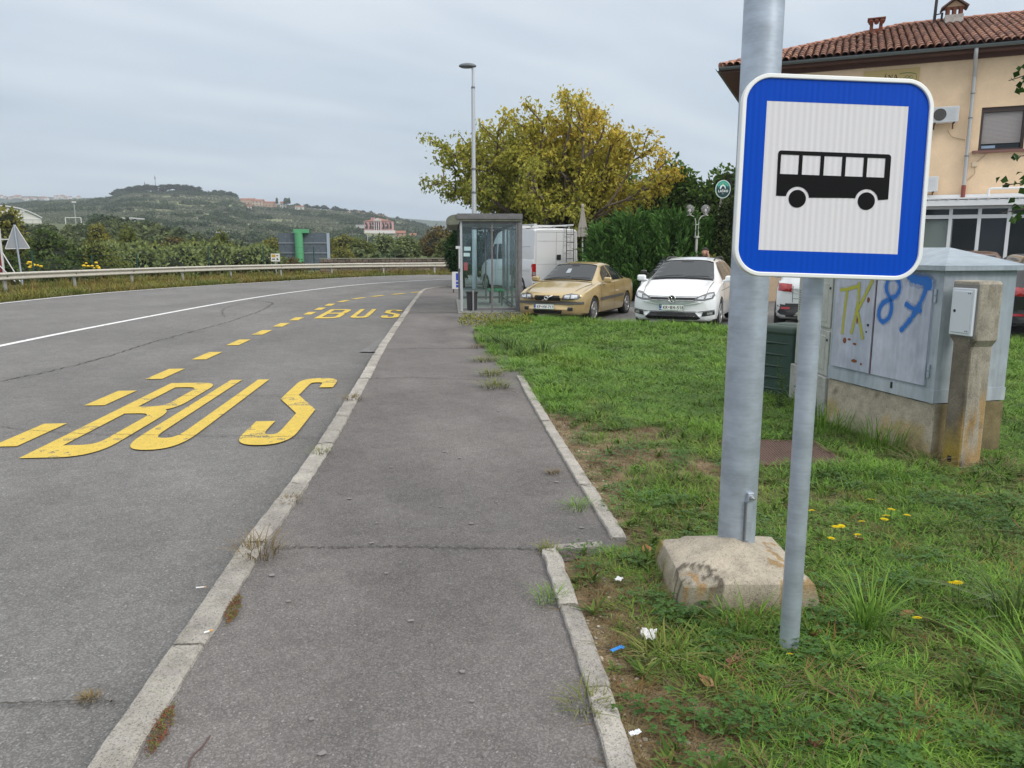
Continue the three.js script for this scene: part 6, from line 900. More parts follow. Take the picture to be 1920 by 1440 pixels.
// climber and clutter by the house corner
bush('climbing_plant', 'dark climbing plant covering the corner left of the guest house wall', 'climber', [7.15, -0.1, -26.2], 44, [[0, 1.9, 0, 0.36, 0.9], [0.1, 2.7, 0, 0.36, 0.65], [-0.2, 1.2, 0.1, 0.35, 0.6]], 1700, 0.17, toneC([0.022, 0.042, 0.012], [0.08, 0.11, 0.03]), { core: 0.6 });
bush('shrub', 'low yellow green shrub behind the white estate car roof', 'shrub', [6.05, -0.1, -23.8], 45, [[0, 1.0, 0, 0.42, 0.55]], 500, 0.13, toneC([0.06, 0.09, 0.02], [0.16, 0.17, 0.04]), { core: 0.6 });
{ const t = thing('terrace_fence', 'dark brown wooden slat fence of the terrace by the guest house', 'fence', [6.6, -0.1, -26.1], 0.1); for (let k = 0; k < 9; k++) mesh('slat', box(0.09, 1.5, 0.02, -0.6 + k * 0.16, 0.8, 0), Mat([0.055, 0.03, 0.028], 0.85), t); for (const y of [0.5, 1.35]) mesh('rail', box(1.5, 0.07, 0.04, 0, y, -0.03), Mat([0.07, 0.04, 0.035], 0.85), t); }
{ // twin globe lamp
  const t = thing('globe_lamp', 'twin clear globe lamp on curved pale arms in front of the hedge', 'lamp', [6.14, -0.1, -26]); const wm = Mat([0.5, 0.5, 0.46], 0.5);
  mesh('pole', [cyl(0.05, 0.045, 2.15, 0, 0, 0), cyl(0.09, 0.09, 0.06, 0, 2.12, 0)], wm, t); for (const s of [-1, 1]) { mesh('arm', tube([[s * 0.05, 2.15, 0], [s * 0.05, 2.6, 0], [s * 0.07, 2.72, 0], [s * 0.14, 2.82, 0], [s * 0.26, 2.85, 0], [s * 0.36, 2.85, 0]], 0.017), wm, t); mesh('globe_holder', cyl(0.05, 0.07, 0.06, s * 0.26, 2.86, 0), wm, t); const g = new THREE.SphereGeometry(0.145, 24, 16); g.translate(s * 0.26, 3.05, 0); const gl = mesh('globe', g, Phys([0.85, 0.83, 0.84], 0.08, { transmission: 0.85, thickness: 0, ior: 1.4 }), t); mesh('bulb', (() => { const b = new THREE.SphereGeometry(0.04, 12, 8); b.scale(1, 1.6, 1); b.translate(s * 0.26, 3.0, 0); return b; })(), M.white, gl); } mesh('cross_piece', bar([-0.05, 2.55, 0], [0.05, 2.55, 0], 0.015), wm, t);
}
{ // oval brewery sign
  const c = document.createElement('canvas'); c.width = 256; c.height = 304; const x = c.getContext('2d'), el = (rx, ry, f) => { x.fillStyle = f; x.beginPath(); x.ellipse(128, 152, rx, ry, 0, 0, 7); x.fill(); };
  el(128, 152, '#b8d4cc'); el(118, 142, '#0a4d46'); x.save(); x.beginPath(); x.ellipse(128, 152, 118, 142, 0, 0, 7); x.clip(); x.fillStyle = '#2fa08a'; x.fillRect(0, 0, 256, 96); x.strokeStyle = '#9fd6c8'; x.lineWidth = 5; x.beginPath(); x.ellipse(128, 152, 92, 112, 0, 3.4, 6.0); x.stroke(); x.fillStyle = '#dfeef2'; x.beginPath(); x.arc(122, 128, 52, 0, 7); x.fill(); x.fillStyle = '#10262b'; x.beginPath(); x.moveTo(88, 150); x.lineTo(118, 92); x.lineTo(128, 108); x.lineTo(140, 96); x.lineTo(164, 150); x.fill(); x.fillStyle = '#d8d24a'; x.beginPath(); x.arc(122, 70, 12, 0, 7); x.fill(); x.fillStyle = '#06312f'; x.fillRect(0, 150, 256, 160); x.fillStyle = '#f2f6f4'; x.font = 'bold 58px sans-serif'; x.textAlign = 'center'; x.fillText('LAŠKO', 130, 204); x.font = '18px sans-serif'; x.fillText('1825', 128, 236); x.restore();
  const tx = new THREE.CanvasTexture(c); tx.colorSpace = THREE.SRGBColorSpace; const t = thing('oval_sign', 'oval green brewery sign on a pole by the guest house corner', 'sign', [7.18, 3.66, -26.9], -0.1);
  const g = new THREE.CylinderGeometry(1, 1, 0.08, 40); g.rotateX(Math.PI / 2); g.scale(0.255, 0.305, 1); mesh('sign_box', g, Mat([0.6, 0.66, 0.64], 0.5), t); const f = new THREE.CircleGeometry(1, 40); f.scale(0.245, 0.292, 1); f.translate(0, 0, 0.0415); mesh('sign_face', f, Phys([1, 1, 1], 0.35, { map: tx, clearcoat: 0.4 }), t); mesh('pole', bar([0.28, -3.7, -0.05], [0.28, 0.3, -0.05], 0.03), M.dark, t);
}
function parasol(label, pos, h, lean) { const t = thing('folded_parasol', label, 'parasol', pos); t.rotation.z = lean; const pr = [], N = 40, rows = []; for (let i = 0; i <= 16; i++) { const f = i / 16, y = lerp(h - 1.25, h - 0.12, f), r = lerp(0.2, 0.05, Math.pow(f, 0.8)) * (1 + 0.1 * Math.sin(f * 6)); rows.push([...Array(N + 1).keys()].map((k) => { const a = k / N * 6.2832, q = r * (1 + 0.2 * Math.sin(a * 8 + f * 1.5)); return [Math.cos(a) * q, y, Math.sin(a) * q]; })); } mesh('cloth', gridMesh(rows, 1), Mat([0.4, 0.37, 0.32], 0.9), t); mesh('finial', (() => { const g = new THREE.SphereGeometry(0.06, 12, 8); g.scale(1, 1.6, 1); g.translate(0, h - 0.06, 0); return g; })(), Mat([0.42, 0.4, 0.36], 0.8), t); mesh('pole', bar([0, 0, 0], [0, h - 0.2, 0], 0.025), M.white, t); mesh('tie', (() => { const g = new THREE.TorusGeometry(0.17, 0.015, 6, 24); g.rotateX(Math.PI / 2); g.translate(0, h - 0.9, 0); return g; })(), Mat([0.3, 0.28, 0.25], 0.9), t); return t; }
parasol('folded cream parasol standing between the van and the hedge', [2.84, -0.1, -31.2], 3.5, 0.01);
parasol('folded grey parasol under the oval brewery sign', [7.22, -0.1, -27.4], 3.52, -0.02);
{ // man on the telephone behind the estate car
  const t = thing('person', 'man in dark clothes holding a hand to his ear behind the white estate car', 'person', [5.6, LOT, -22.6], -0.5); t.scale.setScalar(1.02);
  const field = (name, joints, cell, mat, par, k = 0.035) => { const lo = V(9, 9, 9), hi = V(-9, -9, -9); for (const [a, b, ra, rb] of joints) for (const [p, r] of [[a, ra], [b, rb]]) { lo.min(V(p[0] - r - 0.05, p[1] - r - 0.05, p[2] - r - 0.05)); hi.max(V(p[0] + r + 0.05, p[1] + r + 0.05, p[2] + r + 0.05)); }
    const c = lo.clone().add(hi).multiplyScalar(0.5), half = Math.max(hi.x - lo.x, hi.y - lo.y, hi.z - lo.z) / 2, n = Math.min(110, Math.ceil(half * 2 / cell)), mc = new MarchingCubes(n, M.white, false, false, 120000); mc.isolation = 0; const P = V(), A = V(), B = V();
    for (let z = 0; z < n; z++) for (let y = 0; y < n; y++) for (let x = 0; x < n; x++) { P.set(c.x + (x / n * 2 - 1) * half, c.y + (y / n * 2 - 1) * half, c.z + (z / n * 2 - 1) * half); let s = 0; for (const [a, b, ra, rb] of joints) { A.set(...a); B.set(...b).sub(A); const h = clamp(P.clone().sub(A).dot(B) / Math.max(1e-9, B.lengthSq())), d = P.distanceTo(A.addScaledVector(B, h)) - lerp(ra, rb, h); s += Math.exp(-d / k * 2.2); } mc.field[x + y * n + z * n * n] = Math.log(s + 1e-30) * k / 2.2; }
    mc.update(); const g = new THREE.BufferGeometry(), m = mc.count; const pos = new Float32Array(mc.positionArray.slice(0, m * 3)); for (let i = 0; i < m; i++) { pos[i * 3] = c.x + pos[i * 3] * half; pos[i * 3 + 1] = c.y + pos[i * 3 + 1] * half; pos[i * 3 + 2] = c.z + pos[i * 3 + 2] * half; } g.setAttribute('position', new THREE.BufferAttribute(pos, 3)); g.setAttribute('normal', new THREE.BufferAttribute(new Float32Array(mc.normalArray.slice(0, m * 3)), 3)); g.computeVertexNormals(); return clean(g); };
  const skin = Mat([0.42, 0.24, 0.17], 0.6), cloth = Mat([0.02, 0.022, 0.035], 0.85), trou = Mat([0.03, 0.03, 0.035], 0.9);
  const head = field('head', [[[0, 1.6, 0.0], [0, 1.66, -0.02], 0.085, 0.092], [[0, 1.55, 0.05], [0, 1.6, 0.05], 0.045, 0.06], [[0, 1.5, -0.01], [0, 1.42, -0.02], 0.055, 0.06], [[0, 1.615, 0.09], [0, 1.59, 0.105], 0.012, 0.016], [[0.085, 1.61, -0.01], [0.088, 1.64, -0.012], 0.014, 0.016], [[-0.085, 1.61, -0.01], [-0.088, 1.64, -0.012], 0.014, 0.016]], 0.008, skin, t, 0.014);
  const hand = field('hand', [[[0.11, 1.5, 0.05], [0.105, 1.56, 0.06], 0.03, 0.032], ...[0, 1, 2, 3].flatMap((k) => [[[0.095 + k * 0.001, 1.585, 0.03 + k * 0.02], [0.098, 1.63 - Math.abs(k - 1) * 0.006, 0.02 + k * 0.02], 0.009, 0.0085], [[0.098, 1.63 - Math.abs(k - 1) * 0.006, 0.02 + k * 0.02], [0.088, 1.66 - Math.abs(k - 1) * 0.008, 0.012 + k * 0.018], 0.0085, 0.0075]]), [[0.11, 1.53, 0.075], [0.085, 1.575, 0.09], 0.011, 0.008], [[0.115, 1.5, 0.05], [0.15, 1.4, 0.06], 0.03, 0.034]], 0.005, skin, t, 0.01);
  const body = field('b', [[[0, 1.0, 0], [0, 1.36, -0.01], 0.15, 0.16], [[-0.17, 1.38, 0], [0.17, 1.38, 0], 0.07, 0.07], [[0.19, 1.37, 0], [0.24, 1.12, 0.1], 0.055, 0.046], [[0.24, 1.12, 0.1], [0.155, 1.39, 0.06], 0.046, 0.038], [[-0.19, 1.37, 0], [-0.24, 1.1, 0.02], 0.055, 0.045], [[-0.24, 1.1, 0.02], [-0.22, 0.86, 0.1], 0.045, 0.036], [[-0.09, 0.94, 0], [-0.1, 0.5, 0.02], 0.1, 0.065], [[-0.1, 0.5, 0.02], [-0.1, 0.08, 0], 0.065, 0.045], [[0.09, 0.94, 0], [0.1, 0.5, 0.02], 0.1, 0.065], [[0.1, 0.5, 0.02], [0.1, 0.08, 0], 0.065, 0.045], [[-0.1, 0.05, -0.02], [-0.11, 0.04, 0.15], 0.045, 0.035], [[0.1, 0.05, -0.02], [0.11, 0.04, 0.15], 0.045, 0.035], [[-0.22, 0.86, 0.1], [-0.22, 0.76, 0.13], 0.036, 0.025]], 0.018, cloth, t);
  const g = merge([paint(body, (p) => p.y < 0.96 ? [0.03, 0.03, 0.035] : [0.018, 0.02, 0.034]), paint(head, () => [0.42, 0.23, 0.16]), paint(hand, () => [0.45, 0.26, 0.18])]); mesh('body', g, Mat([1, 1, 1], 0.75, { vertexColors: true }), t);
  const hair = new THREE.SphereGeometry(0.1, 20, 14, 0, 6.283, 0, 1.75); hair.rotateX(-0.5); hair.scale(0.98, 1.05, 1.1); hair.translate(0, 1.655, -0.03); mesh('hair', hair, Mat([0.025, 0.018, 0.014], 0.8), t); for (const s of [-1, 1]) mesh('eye', (() => { const e2 = new THREE.SphereGeometry(0.011, 10, 8); e2.translate(s * 0.032, 1.635, 0.078); return e2; })(), M.black, t); mesh('mouth', box(0.045, 0.008, 0.01, 0, 1.557, 0.092), Mat([0.25, 0.08, 0.07], 0.6), t);
}
// ---------- tree at the right, only some twigs of which reach into view ----------
{
  rnd = mulberry(300); const t = thing('lime_tree', 'tree at the right edge with broad green leaves hanging into view', 'tree', [7.4, -0.05, -7.6]), wood = [cyl(0.16, 0.11, 4.6, 0, -0.1, 0, 12)], lv = new Leaves();
  const twig = (pts, leaves, spread, dens = 1) => { const P = pts.map((p) => V(p[0] - 7.4, p[1] + 0.05, p[2] + 7.6)), c = new THREE.CatmullRomCurve3(P); for (let i = 0; i < 8; i++) wood.push(bar(c.getPoint(i / 8).toArray(), c.getPoint((i + 1) / 8).toArray(), lerp(0.02, 0.004, i / 8), lerp(0.02, 0.004, (i + 1) / 8), 5)); for (let i = 0; i < leaves; i++) { const q = c.getPoint(Math.pow(rnd(), 0.6)).addScaledVector(rv(), spread * rnd()), d = rv(); d.y -= 0.7; d.normalize(); const s = R(0.055, 0.09); lv.leaf(q, d, rv(), s, s * 0.8, mixC([0.015, 0.045, 0.01], [0.06, 0.12, 0.025], rnd()), 0.15); } };
  twig([[7.4, 4.2, -7.6], [5.6, 3.6, -7.2], [4.75, 3.2, -7], [4.3, 3.05, -7]], 70, 0.13); twig([[7.4, 4.4, -7.6], [5.6, 4.2, -7.2], [4.7, 3.85, -7], [4.42, 3.78, -7]], 45, 0.12); twig([[7.4, 3.2, -7.6], [5.8, 2.6, -7.2], [4.9, 2.25, -7], [4.34, 2.17, -7]], 60, 0.14); twig([[7.4, 3.4, -7.6], [5.8, 2.7, -7.2], [4.9, 2.45, -7], [4.45, 2.42, -7]], 28, 0.08); twig([[5.8, 2.5, -7.2], [4.9, 2.05, -7], [4.36, 1.93, -7]], 26, 0.08);
  for (let k = 0; k < 9; k++) { const a = k * 0.7 + 0.3, e = [7.4 + Math.cos(a) * R(1.0, 1.5), R(4, 5.6), -7.6 + Math.sin(a) * R(1.0, 1.7)]; if (e[0] < 6.5 && e[2] > -8) e[0] = 6.6; twig([[7.4, R(2.8, 4.4), -7.6], [(7.4 + e[0]) / 2, e[1] - 0.5, (e[2] - 7.6) / 2], e], 260, 0.5); }
  mesh('trunk', wood, M.bark, t); mesh('crown', lv.geo(), M.leaf, t);
}
// ---------- bushes and trees between the road and the hill ----------
{
  const olive = toneC([0.08, 0.11, 0.025], [0.22, 0.24, 0.065]), yel = toneC([0.11, 0.13, 0.028], [0.32, 0.29, 0.07]), dark = toneC([0.045, 0.08, 0.024], [0.13, 0.175, 0.05]), grey = toneC([0.11, 0.15, 0.055], [0.29, 0.34, 0.13]), rustc = toneC([0.09, 0.075, 0.03], [0.2, 0.15, 0.05]);
  const low = [[0, 0.8, 0, 1.1, 0.85], [0.9, 0.65, 0.2, 0.85, 0.7], [-0.9, 0.7, -0.1, 0.9, 0.7], [0.2, 1.2, -0.2, 0.7, 0.5]], tall = [[0, 2.4, 0, 1.1, 1.6], [0.6, 1.4, 0.2, 1.0, 1.1], [-0.6, 1.5, 0, 1.0, 1.2], [0.1, 3.6, 0, 0.7, 0.9]], round = [[0, 1.7, 0, 1.5, 1.4], [1.1, 1.2, 0.3, 1.1, 1.0], [-1.1, 1.3, 0, 1.1, 1.05], [0.3, 2.6, 0.2, 1.0, 0.9]];
  const kinds = { low: [low, 1500, 0.2], tall: [tall, 2400, 0.26], round: [round, 2400, 0.26] }, cols = { olive, yel, dark, grey, rustc }, protos = {};
  const put = (kind, col, x, z, y, s, sy, label, group, nm = kind === 'low' ? 'shrub' : 'bushy_tree') => { const key = kind + col; let t; if (!protos[key]) { const [l, n, size] = kinds[kind]; t = protos[key] = bush(nm, label, kind === 'low' ? 'shrub' : 'tree', [0, 0, 0], 70 + Object.keys(protos).length * 3, l, n, size, cols[col], { core: 0.68 }, group); } else { t = protos[key].clone(); t.name = numbered(nm); t.userData = { label, category: kind === 'low' ? 'shrub' : 'tree' }; if (group) t.userData.group = group; scene.add(t); } t.position.set(x, y, z); t.rotation.y = (x * 7.3 + z) % 6; t.scale.set(s, sy ?? s, s); return t; };
  const G1 = 'light green shrubs in a row behind the wire fence', G2 = 'grey green trees of the far meadow behind the stone wall';
  // hedge row seen over the rail
  [[-30.4, -56], [-28.6, -56.4], [-26.9, -56.2], [-25.3, -57], [-23.6, -57.2], [-22, -57.6], [-20.4, -58.4], [-19, -59], [-27.8, -53.6], [-25.6, -54], [-23.2, -54.4]].forEach(([x, z], k) => put('low', 'grey', x, z, -0.45, 1.35, 1.35 + 0.12 * ((k * 7) % 3), `light green leafy shrub, ${['first', 'second', 'third', 'fourth', 'fifth', 'sixth', 'seventh', 'last'][k] ?? ['left', 'middle', 'right'][k - 8] + ' one of the three nearer ones'} ${k < 8 ? 'from the left in the row' : ''} behind the wire fence`.replace('  ', ' '), G1));
  [[-31.5, -62], [-28.6, -62.5], [-25.4, -62], [-22.4, -63], [-20.2, -63.5]].forEach(([x, z], k) => put('low', 'olive', x, z, -0.5, 1.6, 1.5 + 0.12 * (k % 3), `olive green shrub, ${['first', 'second', 'third', 'fourth', 'fifth'][k]} from the left in the back row behind the wire fence`, 'olive green shrubs in the back row'));
  // left clump
  put('tall', 'yel', -28.4, -44, -0.4, 0.95, 0.98, 'tall yellow green bushy tree at the left edge in front of the white hall'); put('round', 'dark', -25.6, -43.5, -0.4, 0.86, 0.92, 'dark green bushy tree just right of the triangular sign'); put('round', 'olive', -23.6, -44.6, -0.4, 0.7, 0.72, 'olive bushy tree left of the light green shrub row'); put('low', 'dark', -24.6, -41.6, -0.3, 1.0, 0.95, 'dark low shrub behind the leaning sign post'); put('low', 'olive', -24.2, -47, -0.3, 1.0, 0.9, 'low olive shrub at the left end of the shrub row'); put('low', 'dark', -27.4, -41.5, -0.3, 1.1, 1.1, 'dark low shrub behind the red hoarding'); put('round', 'olive', -29.5, -46, -0.4, 0.9, 0.95, 'olive bushy tree at the far left edge of the view');
  put('tall', 'yel', -33.0, -62.5, -0.5, 0.95, 0.93, 'slim yellow green tree above the shrub row, left of two'); put('tall', 'olive', -31.4, -63.8, -0.5, 0.85, 0.9, 'slim olive tree above the shrub row, right of two'); put('round', 'rustc', -28.4, -66, -0.6, 1.0, 0.95, 'rounded brownish green tree behind the shrub row'); put('tall', 'olive', -24.6, -66, -0.6, 0.8, 0.86, 'slim olive tree behind the middle of the shrub row'); put('low', 'rustc', -17.0, -60.4, -0.5, 1.0, 0.9, 'low reddish shrub at the foot of the billboard column'); put('low', 'olive', -18.6, -60.6, -0.5, 1.0, 1.1, 'low olive shrub at the left foot of the billboard');
  put('round', 'yel', -19.8, -64, -0.6, 0.9, 0.92, 'yellow green tree at the left edge of the billboard');
  // trees in the middle distance, right of the billboard
  const far = [[-15.6, -72, 'yel', 0.9, 'yellow green tree directly right of the billboard'], [-21, -100, 'yel', 1.5, 'pale yellow green tree behind the billboard edge'], [-18.6, -96, 'olive', 1.35, null], [-16.5, -104, 'grey', 1.6, null], [-13.5, -98, 'grey', 1.5, null], [-11.6, -106, 'rustc', 1.55, 'brownish tree among the grey green meadow trees'], [-9.2, -100, 'rustc', 1.95, 'tall russet tree near the bus shelter side of the meadow'], [-7.6, -96, 'olive', 1.4, null], [-6, -102, 'grey', 1.5, null], [-4.2, -92, 'grey', 1.25, null], [-22.5, -110, 'grey', 1.5, null], [-25.6, -112, 'olive', 1.5, null], [-2.6, -95, 'dark', 1.2, 'dark green tree seen beside the shelter conifer']];
  const nth = {}, ORD = ['first', 'second', 'third', 'fourth', 'fifth', 'sixth'], rank = (c, x, z) => ORD[far.filter((f) => !f[4] && f[2] === c && f[0] / -f[1] < x / -z).length];
  far.forEach(([x, z, c, s, label]) => put('round', c, x, z, landY(x, z) - 0.3, s * 0.95, s * 0.8, label ?? (`${c === 'olive' ? 'olive' : 'grey'} green meadow tree behind the stone wall, ${rank(c, x, z)} of its colour from the left`), label ? null : c === 'olive' ? 'olive green meadow trees' : G2));
  // yellow flower clumps behind the rail
  rnd = mulberry(66); for (const [x, z, lb] of [[-24.05, -39, 'clump of yellow flowers at the foot of the triangular sign'], [-20.3, -37.5, 'clump of yellow flowers right of the triangular sign']]) { const t = thing('flower_clump', lb, 'flowers', [x, -0.2, z]), lv = new Leaves(), gs = []; for (let i = 0; i < 130; i++) lv.leaf(V(R(-0.35, 0.35), R(0, 0.7), R(-0.3, 0.3)), rv().add(V(0, 0.6, 0)).normalize(), rv(), R(0.12, 0.25), 0.05, [0.07, 0.1, 0.03]); for (let i = 0; i < 10; i++) { const g = new THREE.SphereGeometry(R(0.06, 0.1), 8, 6); g.scale(1, 0.6, 1); g.translate(R(-0.35, 0.35), R(0.95, 1.25), R(-0.2, 0.2)); gs.push(g); } mesh('foliage', lv.geo(), M.grass, t); mesh('blossom', gs, Mat([0.75, 0.5, 0.02], 0.8), t); }
}
// ---------- hill: olive orchards, woods, hilltop pines (masses nobody could count) ----------
function blob(seed, flat) { const g = new THREE.IcosahedronGeometry(1, 2), p = g.attributes.position; for (let i = 0; i < p.count; i++) { const x = p.getX(i), y = p.getY(i), z = p.getZ(i), f = 1 + 0.55 * fbm(x * 1.9 + seed, y * 1.9, z * 1.9, 3) + 0.22 * pn(x * 6, y * 6 + seed, z * 6); p.setXYZ(i, x * f, Math.max(-0.3, y * f * flat), z * f); } g.computeVertexNormals(); return g; }
function leafBlob(seed, n, size, flat) { const g = bushGeo(seed, [[0, 0, 0, 1, flat]], n, size, (q, r) => { const v = 0.7 + 0.6 * r; return [v, v, v]; }, { aspect: 0.7, up: 0.1 }), c = blob(seed, flat); c.scale(0.72, 0.72, 0.72); paint(c, () => [0.55, 0.55, 0.55]); const p = g.attributes.position; return merge([g, c]); }
function scatter(name, label, cat, geo, mat, spots) { const m = new THREE.InstancedMesh(geo, mat, spots.length), o = new THREE.Object3D(), c = new THREE.Color(); spots.forEach((s, i) => { o.position.set(s[0], s[1], s[2]); o.rotation.set(0, s[3], 0); o.scale.set(s[4], s[5], s[4]); o.updateMatrix(); m.setMatrixAt(i, o.matrix); c.setRGB(...s[6]); m.setColorAt(i, c); }); m.name = numbered(name); m.castShadow = m.receiveShadow = true; scene.add(m); return tag(m, label, cat, null, 'stuff'); }
{
  rnd = mulberry(501); const orch = [], wood = [], pine = [], hm = Mat([1, 1, 1], 1, { vertexColors: true });
  const open = (x, z) => { const s = x / -z, D = -z; if (D > 205 && D < 330 && s < -0.535 && s > -0.75) return true; if (D > 172 && D <= 215 && s < -0.52) return true; if (s > -0.197 && s < -0.137 && D > 500 && D < 613) return true; if (D > 290 && D < 420 && s < -0.5 && s > -0.63) return true; return fbm(x / 90, z / 22, 12, 3) > 0.16; };
  for (let D = 78; D < 960; D += D < 215 ? 5 : 6.2 + D * 0.006) { const row = fbm(D / 37, 2, 3, 2); for (let s = -0.86; s < 0.06; s += (4.0 + R(-0.7, 0.7)) / D) { const x = s * D, z = -D + 5 * fbm(x / 50, D / 50, 4, 2) + R(-0.7, 0.7); if (open(x, z) && D < 945) continue; const w = fbm(x / 70, z / 45, 21, 3), y = landY(x, z);
    if (D < 215) { if (rnd() < 0.75) { const k = R(1.4, 2.2) * (0.7 + D / 300) * (s < -0.48 && D > 120 ? 0.55 : 1); wood.push([x, y + 0.2, z, R(0, 6), k, k * R(0.6, 1.0), mixC([0.04, 0.06, 0.022], [0.11, 0.13, 0.045], clamp(0.5 + 0.9 * fbm(x / 15, z / 15, 7, 2) + R(-0.3, 0.3)))]); } continue; }
    const fr = (D / 34 + 0.6 * fbm(x / 80, D / 60, 31, 2)) % 1; if (D > 330 && w <= 0.13 && fr < 0.34) continue;
    if (w > 0.13 || D < 290) { if (rnd() < 0.8) { const k = (D < 330 ? 0.65 : 1) * R(2.2, 4.0) * (D > 930 ? 0.8 : 1); wood.push([x, y + k * 0.3, z, R(0, 6), k, k * R(0.7, 1.05), mixC([0.028, 0.05, 0.021], [0.07, 0.098, 0.038], clamp(0.5 + 0.9 * fbm(x / 25, z / 25, 7, 2) + R(-0.3, 0.3)))]); } }
    else { const k = R(1.3, 2.0); orch.push([x, y + 0.8, z, R(0, 6), k, k * R(0.75, 0.95), mixC([0.085, 0.105, 0.068], [0.17, 0.19, 0.12], clamp(0.5 + 0.9 * fbm(x / 30, z / 18, 9, 2) + R(-0.25, 0.25)))]); } } }
  for (let i = 0; i < 210; i++) { const s = R(-0.505, -0.37), D = R(928, 955), x = s * D; const e = 1 - Math.abs(s + 0.44) / 0.075, k = R(2.2, 3.8); if (s > -0.395 && s < -0.378) continue; pine.push([x, landY(x, -D) + 0.5 + 7.5 * clamp(e + 0.3) * Math.sqrt(rnd()), -D, R(0, 6), k, k * R(0.7, 0.95), [R(0.018, 0.03), R(0.032, 0.046), R(0.016, 0.024)]]); }
  for (let i = 0; i < 70; i++) { const s = i < 16 ? R(-0.37, -0.345) : R(-0.34, -0.09), x = s * 950, k = i < 16 ? R(3, 5) : R(2, 4); pine.push([x, landY(x, -950) + k * 0.35, -950 + R(-8, 8), R(0, 6), k, k * R(0.7, 1.1), [R(0.024, 0.04), R(0.042, 0.062), R(0.02, 0.03)]]); }
  scatter('olive_orchard', 'rows of grey green olive trees terracing the hill', 'orchard', leafBlob(3, 70, 0.62, 0.9), hm, orch); scatter('hillside_wood', 'darker green woods across the hill and its foot', 'wood', leafBlob(9, 120, 0.5, 1), hm, wood); scatter('hilltop_pines', 'dark pines crowning the hill top', 'wood', leafBlob(15, 110, 0.5, 0.85), hm, pine);
}
{ // trunks of the hilltop pines and the two radio masts
  for (const [x, h, lb] of [[-445, 14, 'shorter radio mast on the hill top'], [-432, 21, 'taller thin radio mast on the hill top']]) { const t = thing('radio_mast', lb, 'mast', [x, 70, -958]); mesh('mast', bar([0, 0, 0], [0, h, 0], 0.4, 0.25, 6), Mat([0.14, 0.14, 0.15], 0.7), t); mesh('antenna_panel', [box(1.1, 2.6, 1.1, 0, h - 3, 0)], Mat([0.2, 0.2, 0.2], 0.7), t); }
}
